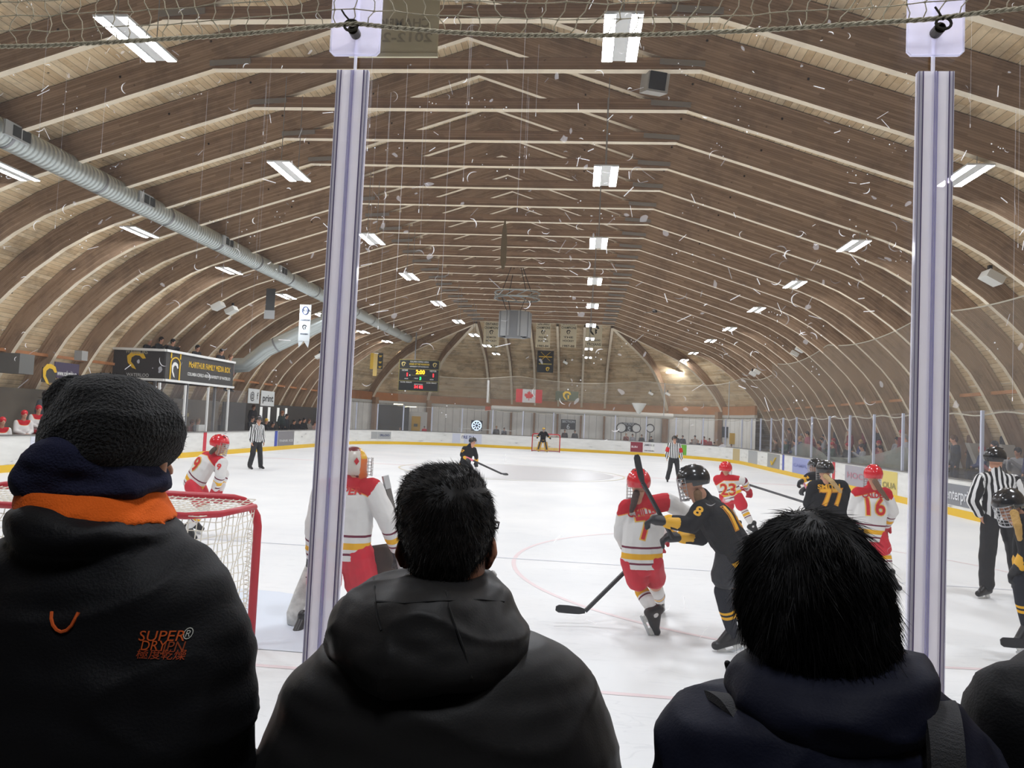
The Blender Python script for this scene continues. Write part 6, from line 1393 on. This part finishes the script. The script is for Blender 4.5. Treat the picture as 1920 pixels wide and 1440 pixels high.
mb = MB(); mb.loft([row(*q) for q in ((1081, 735, 900, Y2-.02, .1), (1086, 700, 925, Y2-.02, .13), (1098, 664, 942, Y2-.02, .15), (1118, 640, 958, Y2-.02, .165), (1150, 624, 975, Y2-.03, .175), (1180, 620, 986, Y2-.035, .18), (1210, 626, 985, Y2-.04, .175), (1235, 642, 970, Y2-.045, .16), (1255, 664, 948, Y2-.05, .135), (1272, 710, 895, Y2-.05, .1), (1282, 770, 850, Y2-.05, .06))])
oh, me = cloth('hood', mb, .007, M_PUF, t2, 3, (.011, 8), (1, 1, 1.7), 12); b = bvh(me)
for pl in (((700, 1082), (702, 1100), (704, 1130), (708, 1160), (715, 1182)), ((832, 1084), (836, 1110), (842, 1140), (856, 1180), (872, 1225), (884, 1272)), ((704, 1128), (760, 1131), (800, 1128), (842, 1126), (900, 1124), (945, 1128))):
    mb = MB(); mb.tube([on_back(b, x, y, Y2, .0005)[0] for x, y in pl], .0022, 5); put('seam', mb, mat('seam_dark', (22, 22, 23), .7), oh)
# --- right man, wavy hair, navy jacket with a rucksack
Y3 = 1.17; M_NAVY = mat('navy_jacket', (18, 21, 38), .65, spec=.2, bump=.1, bscale=240); M_HAIR2 = mat('black_hair', (13, 12, 13), .55, spec=.18)
t3 = thing('person', 'person with thick black hair in a navy jacket under dark straps', 'person', (P(1530, 1200, Y3).x, Y3, 0))
hd = P(1530, 1135, Y3+.01); shl, shr = P(1290, 1375, Y3), P(1810, 1385, Y3); man_body(t3, hd, Y3, shl, shr, .06, M_SKIND, frame((-.1, 1, 0)), 1.0); lower_body(t3, hd.x, Y3)
mb = MB(); mb.loft([row(*q) for q in ((967, 1505, 1545, Y3, .025), (973, 1470, 1578, Y3, .055), (988, 1440, 1600, Y3, .08), (1012, 1420, 1618, Y3, .1), (1045, 1404, 1636, Y3, .115), (1080, 1394, 1650, Y3, .122), (1115, 1389, 1660, Y3, .124), (1150, 1392, 1668, Y3, .122), (1180, 1399, 1673, Y3, .116), (1205, 1408, 1674, Y3, .108), (1228, 1425, 1664, Y3, .095), (1245, 1460, 1640, Y3, .07))])
o, me = cloth('hair', mb, .006, M_HAIR2, t3, 2, (.006, 16), (1, 1, 1), 21)
cr3 = P(1500, 985, Y3-.03)
def wavy(p, n):
    a = noise.noise(p*14)*1.2; d = p-cr3; f = Vector((d.x+.25*a*.1, .6*d.y, d.z-.01)); return f+Vector((a*.03, a*.02, .02*noise.noise(p*22)))
fuzz(me, 15000, .04, .0007, 31, parent=o, m_=M_HAIR2, name='hair_strands', up=.1, curl=.1, flow=wavy, seg_=5, droop=.08)
fuzz(me, 260, .05, .00045, 32, parent=o, m_=M_HAIR2, name='stray_strands', up=.5, curl=.25, flow=wavy, seg_=6, droop=.35)
mb = MB(); mb.loft([row(*q) for q in ((1275, 1420, 1690, Y3, .09), (1292, 1358, 1748, Y3, .11), (1312, 1308, 1772, Y3, .125), (1330, 1260, 1798, Y3, .135), (1356, 1243, 1828, Y3, .145), (1385, 1233, 1852, Y3, .15), (1414, 1226, 1872, Y3, .15), (1440, 1218, 1888, Y3, .155), (1520, 1208, 1898, Y3, .155), (1700, 1215, 1890, Y3, .155))])
arms_to(mb, P(1310, 1430, Y3), P(1800, 1440, Y3), .062)
cloth('jacket', mb, .008, M_NAVY, t3, 3, (.009, 8), (1, 1, 1.6), 31)
mb = MB(); mb.loft([row(*q) for q in ((1218, 1450, 1680, Y3+.01, .09), (1226, 1415, 1722, Y3, .115), (1245, 1390, 1744, Y3-.01, .13), (1270, 1374, 1746, Y3-.015, .138), (1295, 1368, 1745, Y3-.02, .14), (1320, 1380, 1742, Y3-.025, .135), (1350, 1410, 1725, Y3-.03, .12), (1385, 1460, 1690, Y3-.035, .09), (1400, 1500, 1650, Y3-.035, .06))])
oh, me = cloth('hood', mb, .007, M_NAVY, t3, 3, (.009, 9), (1, 1, 1.8), 41)
mb = MB(); a = P(1388, 1268, Y3+.02); mb.tube([a, P(1376, 1262, Y3+.03), P(1366, 1250, Y3+.03), P(1364, 1244, Y3+.03)], .0022, 5); mb.cap(P(1364, 1244, Y3+.03), P(1370, 1262, Y3+.03), .005, .006, n=8); put('cord_toggle', mb, M_BLACK, oh, smooth=True)
tb = thing('rucksack', 'dark grey rucksack worn on the chest, its padded straps over the navy jacket shoulders', 'rucksack', tuple(P(1550, 1700, Y3+.24))); M_STR = mat('strap_grey', (58, 58, 60), .85, bump=.5, bscale=500)
for pl in (((1400, 1345, -.07), (1378, 1318, -.05), (1350, 1303, -.01), (1338, 1306, .05), (1338, 1380, .13), (1350, 1600, .15)), ((1760, 1700, -.165), (1776, 1500, -.165), (1775, 1420, -.16), (1770, 1360, -.135), (1765, 1328, -.08), (1760, 1316, -.01), (1760, 1330, .09), (1758, 1420, .15))):
    mb = MB(); pts_ = [P(x, y, Y3+dy) for x, y, dy in pl]; pts_ = [a.lerp(b_, k/6) for a, b_ in zip(pts_, pts_[1:]) for k in range(6)]+[pts_[-1]]; R_ = []
    for _ in range(8): pts_ = [pts_[0]]+[(a+b_*2+c_)/4 for a, b_, c_ in zip(pts_, pts_[1:], pts_[2:])]+[pts_[-1]]
    for i, p in enumerate(pts_): d = (pts_[min(i+1, len(pts_)-1)]-pts_[max(0, i-1)]).normalized(); s_ = Vector((1, 0, 0)); s_ = (s_-d*s_.dot(d)).normalized(); n_ = s_.cross(d); R_.append([p+s_*.021*c_+n_*.006*e for c_, e in ((-1, -1), (1, -1), (1, 1), (-1, 1))])
    mb.loft(R_); put('strap', mb, M_STR, tb)
mb = MB(); mb.box(P(1560, 1700, Y3+.24), (.28, .12, .4)); put('pack_body', mb, M_STR, tb)
# --- sliver of a fourth person
Y4 = 1.3; t4 = thing('person', 'person in black jacket, only a shoulder showing at lower right', 'person', (P(2060, 1200, Y4).x, Y4, 0))
hd = P(2070, 1030, Y4); shl, shr = P(1910, 1330, Y4), P(2330, 1340, Y4); man_body(t4, hd, Y4, shl, shr, .06, M_SKIN, frame((0, 1, 0))); lower_body(t4, hd.x, Y4)
mb = MB(); mb.loft([row(*q) for q in ((1215, 1990, 2160, Y4, .08), (1250, 1915, 2260, Y4, .1), (1275, 1888, 2300, Y4, .12), (1300, 1872, 2320, Y4, .13), (1350, 1858, 2340, Y4, .14), (1400, 1850, 2350, Y4, .15), (1700, 1850, 2350, Y4, .15))]); arms_to(mb, P(1905, 1330, Y4), P(2310, 1340, Y4), .07)
cloth('jacket', mb, .01, M_JK, t4, 3, (.007, 7), (1, 1, 1.6), 51)
mb = MB(); mb.ell(hd+Vector((0, -.03, .045)), (.086, .1, .1), 18, 12); put('hair', mb, M_HAIR1, t4, smooth=True)

# ------------------------------------------------------------------ small figures: benches, gallery, crowd
def template(pose):
    t = bpy.data.objects.new('person', None); C.objects.link(t); k = 1.0; R = frame((0, -1, 0)); J = stand(0, 0, 0, 1.75, -math.pi/2, arms=.14)
    if pose != 'stand':
        for key in list(J): J[key] = J[key]-Vector((0, 0, .42))
        for q, s_ in (('L', 1), ('R', -1)):
            J['hp'+q] = Vector((s_*-.09*-1, 0, .5)); J['kn'+q] = Vector((s_*.11, -.42, .5)); J['an'+q] = Vector((s_*.11, -.4, .1)); J['to'+q] = Vector((s_*.11, -.52, .06))
            J['el'+q] = J['sh'+q]+Vector((s_*.04, -.06, -.26)); J['ha'+q] = Vector((s_*(.05 if pose == 'sit' else .02), -.3 if pose == 'sit' else -.34, .66 if pose == 'sit' else .98))
    c = J['head']; sd = Vector((1, 0, 0)); mb = MB(); head_to(mb, c, R, 1, True); mb.cap(J['neck'], c+Vector((0, .02, -.06)), .058, .05); mb.cap(J['pel'], J['chest'], .13, .14, side=sd, flat=.65)
    mb.cap(J['chest'], J['neck'], .13, .07, side=sd, flat=.65)
    for q in 'LR': mb.cap(J['sh'+q], J['el'+q], .045, .04); mb.cap(J['el'+q], J['ha'+q], .04, .032); mb.cap(J['ha'+q], J['ha'+q]+(J['ha'+q]-J['el'+q]).normalized()*.09, .034, .024, flat=.6); mb.cap(J['hp'+q], J['kn'+q], .07, .05); mb.cap(J['kn'+q], J['an'+q], .05, .04)
    link('body', remesh(mb, .02, 1), M_SKIN, t)
    mb = MB(); mb.cap(J['pel']-Vector((0, 0, .02)), J['chest'], .17, .19, side=sd, flat=.68); mb.cap(J['chest'], J['neck']-Vector((0, 0, .05)), .18, .1, side=sd, flat=.68); mb.cap(J['shL'], J['shR'], .075, .075)
    for q in 'LR': mb.cap(J['sh'+q], J['el'+q], .075, .062); mb.cap(J['el'+q], J['ha'+q], .062, .048)
    me = remesh(mb, .025, 2); v = verts(me); attr(me, 'd', v[:, 2]-.42*(0 if pose != 'stand' else 2)); attr(me, 'y', np.linalg.norm(v-np.array(J['neck']), axis=1)); link('coat', me, M_JK, t)
    mb = MB(); mb.cap(J['pel']-Vector((.03, 0, 0)), J['pel']+Vector((.03, 0, 0)), .14, .14, side=sd, flat=.8)
    for q in 'LR': mb.cap(J['hp'+q], J['kn'+q], .09, .075); mb.cap(J['kn'+q], J['an'+q], .072, .06)
    link('trousers', remesh(mb, .03, 1), M_JK, t)
    for q in 'LR': mb = MB(); mb.cap(J['an'+q], J['to'+q], .05, .04); put('shoe', mb, M_BOOT, t, smooth=True)
    mb = MB(); mb.ell(c+Vector((0, .015, .035)), (.09, .105, .1), 14, 10); mb.cap(c+Vector((0, .06, .0)), c+Vector((0, .06, -.05)), .07, .055); me = remesh(mb, .018, 1); link('hair', me, M_HAIR1, t)
    return t, c.copy()
TP = {p: template(p) for p in ('stand', 'sit', 'lean')}; USED = set()
def small(pose, head, face, lab, coat, legs=(34, 36, 44), top=(40, 30, 26), sc=1.0, group=None, topname='hair', coatmat=None, skin=None):
    t, hc = TP[pose]; first = pose not in USED
    a = math.atan2(face[1], face[0])+math.pi/2; R = Matrix.Rotation(a, 3, 'Z')
    if first: USED.add(pose); r = t; kids = list(t.children)
    else:
        r = t.copy(); C.objects.link(r); kids = []
        for ch in t.children: c = ch.copy(); C.objects.link(c); c.parent = r; kids.append(c)
    r.rotation_euler = (0, 0, a); r.scale = (sc, sc, sc); r.location = Vector(head)-R @ (hc*sc); r['label'] = lab; r['category'] = 'person'; r.name = 'person'
    if group: r['group'] = group
    for c in kids:
        st_ = c.name.split('.')[0]; m_ = None
        if st_ == 'coat': m_ = coatmat or mat('cloth_%d_%d_%d' % coat, coat, .8)
        elif st_ == 'trousers': m_ = mat('cloth_%d_%d_%d' % legs, legs, .8)
        elif st_ in ('hair', 'hat', 'helmet'): m_ = mat('top_%d_%d_%d' % top, top, .3 if topname == 'helmet' else .8); c.name = topname
        if m_: c.material_slots[0].link = 'OBJECT'; c.material_slots[0].material = m_
    return r
# home bench (white and red) and staff
for i, (px, py, X, lab) in enumerate(((46, 777, -16.0, 'player in white on the home bench, first one in view'), (73, 767, -16.5, 'player in white on the home bench, nearest the knit hat'), (112, 776, -16.0, 'player in white on the home bench, hidden behind the knit hat'), (5, 790, -15.9, 'player in white on the home bench, cut by the left picture edge'))):
    small('sit', PX(px, py, X), (.8, -.5, 0), lab, (222, 220, 216), (200, 30, 50), (212, 26, 42), 1.0, 'home team players on the bench', 'helmet', coatmat=M_JW)
small('stand', PX(86, 740, -17.0), (1, -.1, 0), 'person standing behind the home bench, head above the white jerseys', (70, 74, 78), sc=1.0)
# penalty box
small('sit', PX(372, 790, -16.6), (1, -.3, 0), 'person in grey jacket sitting in the glass timekeeper box, with pale papers', (96, 96, 100), top=(150, 120, 90))
small('sit', PX(361, 792, -16.9), (1, 0, 0), 'person in pinkish top in the timekeeper box behind the grey jacket', (170, 120, 116), top=(120, 80, 60))
mb = MB(); mb.box(PX(376, 803, -15.9), (.1, .5, .3)); put('paper_sheet', mb, M_WHITE, label='white paper sheet against the glass of the timekeeper box', cat='paper')
# visitors bench
for i, (px, py, pose, coat, top, tn, lab) in enumerate(((476, 763, 'stand', (30, 30, 36), (90, 60, 40), 'hair', 'person in dark suit with pale shirt standing behind the visitors bench'),
     (474, 785, 'sit', (36, 38, 40), (60, 50, 44), 'hair', 'person in dark coat at the near end of the visitors bench'),
     (487, 783, 'sit', (30, 31, 34), (30, 30, 32), 'helmet', 'person in black jersey on the visitors bench beside the dark coat'),
     (500, 789, 'sit', (30, 31, 34), (210, 170, 60), 'helmet', 'person in black and gold on the visitors bench with a gold helmet'),
     (512, 795, 'sit', (34, 34, 36), (28, 28, 30), 'helmet', 'person in black jersey low on the visitors bench with white gloves'),
     (530, 774, 'stand', (40, 50, 48), (150, 100, 70), 'hair', 'person leaning over the visitors bench in a dark green jacket'),
     (538, 780, 'stand', (30, 34, 40), (60, 40, 36), 'hair', 'person in dark jacket right behind the leaning one'),
     (552, 790, 'sit', (28, 30, 36), (28, 28, 30), 'helmet', 'person in black jersey in the middle of the visitors bench'),
     (563, 789, 'sit', (30, 31, 34), (28, 28, 30), 'helmet', 'person in black and gold jersey right of the middle of the visitors bench'),
     (571, 787, 'sit', (30, 31, 34), (28, 28, 30), 'helmet', 'person in black jersey far along the visitors bench'),
     (580, 789, 'sit', (120, 112, 104), (90, 70, 60), 'hair', 'person in pale grey coat near the far end of the visitors bench'),
     (591, 793, 'sit', (150, 120, 112), (70, 50, 40), 'hair', 'person in pink-grey top at the far end of the visitors bench'))):
    small(pose, PX(px, py, -16.0 if pose == 'sit' else -16.9), (1, -.35, 0), lab, coat, (34, 34, 36), top, 1.0, None, tn, coatmat=M_JB if tn == 'helmet' else None)
# press gallery
for px, py, lab, coat, top in ((281, 639, 'person at the near corner of the press gallery, resting on crossed arms', (40, 42, 48), (200, 190, 180)), (303, 637, 'person in black holding up hands to the face in the press gallery', (30, 32, 34), (40, 30, 26)), (325, 641, 'person in black cap in the press gallery, one hand raised', (34, 34, 36), (20, 20, 22)),
        (371, 652, 'person in dark hood in the middle of the press gallery', (28, 28, 30), (18, 18, 20)), (416, 659, 'person in black beanie looking down over the press gallery front', (38, 38, 40), (20, 20, 22)), (433, 669, 'person in pinkish grey top at the far end of the press gallery', (130, 112, 108), (110, 80, 60))):
    small('lean' if px in (281, 303, 325) else 'stand', PX(px, py, {281: -17.5, 303: -17.0, 325: -16.5, 371: -16.4, 416: -15.98, 433: -15.9}[px]), (1, -.25, 0), lab, coat, (36, 36, 40), top)
# far end
FE = [(677, 800, (120, 90, 90), 'person in a mauve top behind the far left boards beside the post'), (750, 803, (50, 56, 40), 'person in dark green at the dark far bay'), (796, 801, (200, 34, 46), 'person in bright red jacket behind the far boards by the yellow door'),
      (931, 801, (50, 52, 56), 'person in dark jacket left of the pair behind the far boards'), (945.5, 804, (96, 98, 104), 'person in grey open coat right of the pair behind the far boards'),
      (1059, 808, (44, 44, 46), 'person in dark coat below the section 6 sign, left one'), (1078, 809, (40, 40, 44), 'person in dark coat below the section 6 sign, right one'),
      (1174, 815, (130, 60, 50), 'person in brownish red coat below the left drum head'), (1186, 816, (150, 150, 156), 'person in pale grey coat below the section 5 sign'), (1203, 817, (30, 30, 34), 'person in black coat right of the section 5 sign'), (1221, 820, (36, 36, 40), 'person in black coat below the smallest drum head'),
      (1269, 818, (40, 42, 52), 'person in black beanie behind the far official, left one'), (1280, 819, (48, 50, 60), 'person in black beanie behind the far official, right one'), (1297, 826, (110, 100, 96), 'person in beige coat below the section 4 sign'), (1303, 819, (170, 160, 150), 'person in cream scarf below the section 4 sign'),
      (1309, 828, (60, 56, 60), 'person in dark brown coat in the crowd under section 4'), (1320, 821, (190, 60, 66), 'person in red coat in the crowd under section 4'), (1330, 824, (150, 60, 60), 'person in maroon coat in the crowd under section 4'), (1339, 831, (54, 50, 52), 'person in dark coat seated at the right of section 4'), (1354, 832, (70, 66, 60), 'person in olive coat seated right of section 4'), (1371, 835, (110, 108, 116), 'person in grey blue coat near the yellow wall pad')]
for i, (px, py, coat, lab) in enumerate(FE):
    Y = 57.0 if px < 1240 else 56.2-(px-1240)*.02; h = P(px, py, Y); small('stand' if i % 3 != 1 else 'lean', h, (-.1-(px-1087)*.002, -1, 0), lab, coat, (40, 40, 46), ((40, 30, 26), (90, 66, 46), (24, 24, 26), (150, 116, 80))[i % 4], sc=max(.72, min(1, h.z/1.7)))
# right-hand crowd
rnd = random.Random(17); COL = [('navy', (34, 42, 88)), ('dark grey', (62, 62, 66)), ('maroon', (112, 36, 48)), ('black', (28, 28, 32)), ('blue', (44, 56, 104)), ('pink', (150, 84, 92)), ('brown', (104, 76, 58)), ('pale grey', (150, 150, 154)), ('dark green', (40, 66, 54)), ('red', (124, 44, 46)), ('beige', (176, 156, 130))]
TOPS = [('dark hair', (36, 28, 24), 'hair'), ('brown hair', (92, 66, 46), 'hair'), ('black cap', (22, 22, 26), 'hat'), ('blond hair', (186, 150, 100), 'hair'), ('red hat', (170, 40, 44), 'hat'), ('grey hair', (150, 146, 142), 'hair')]
used = set()
for r_ in range(3):
    n_ = 15; 
    for k in range(n_):
        Y = 17.6+k*1.85+rnd.uniform(-.25, .25)+r_*.5; X = 11.1+r_*.85; stn = rnd.random() < (.2 if r_ < 2 else .55); z0 = .26+.34*r_*.5+.1
        for _ in range(40):
            cn, cc = rnd.choice(COL); tn, tc_, tk = rnd.choice(TOPS)
            lab = f'spectator, {cn} coat, {tn}, {ordn(k)} along the {["front", "middle", "back"][r_]} right row'
            break
        pose = 'stand' if stn else rnd.choice(('sit', 'sit', 'lean')); small(pose, (X, Y, z0+(1.68 if stn else 1.24)), (-1, rnd.uniform(-.5, .2), 0), lab, cc, (40, 42, 54), tc_, rnd.uniform(.93, 1.04), None, tk)
for px, py, lab in ((1864, 835, 'person in black hood rising over the near official behind the right glass'),):
    small('stand', PX(px, py, 11.0), (-1, -.2, 0), lab, (24, 24, 28), top=(20, 20, 24))
bpy.data.scenes.remove(LAB)
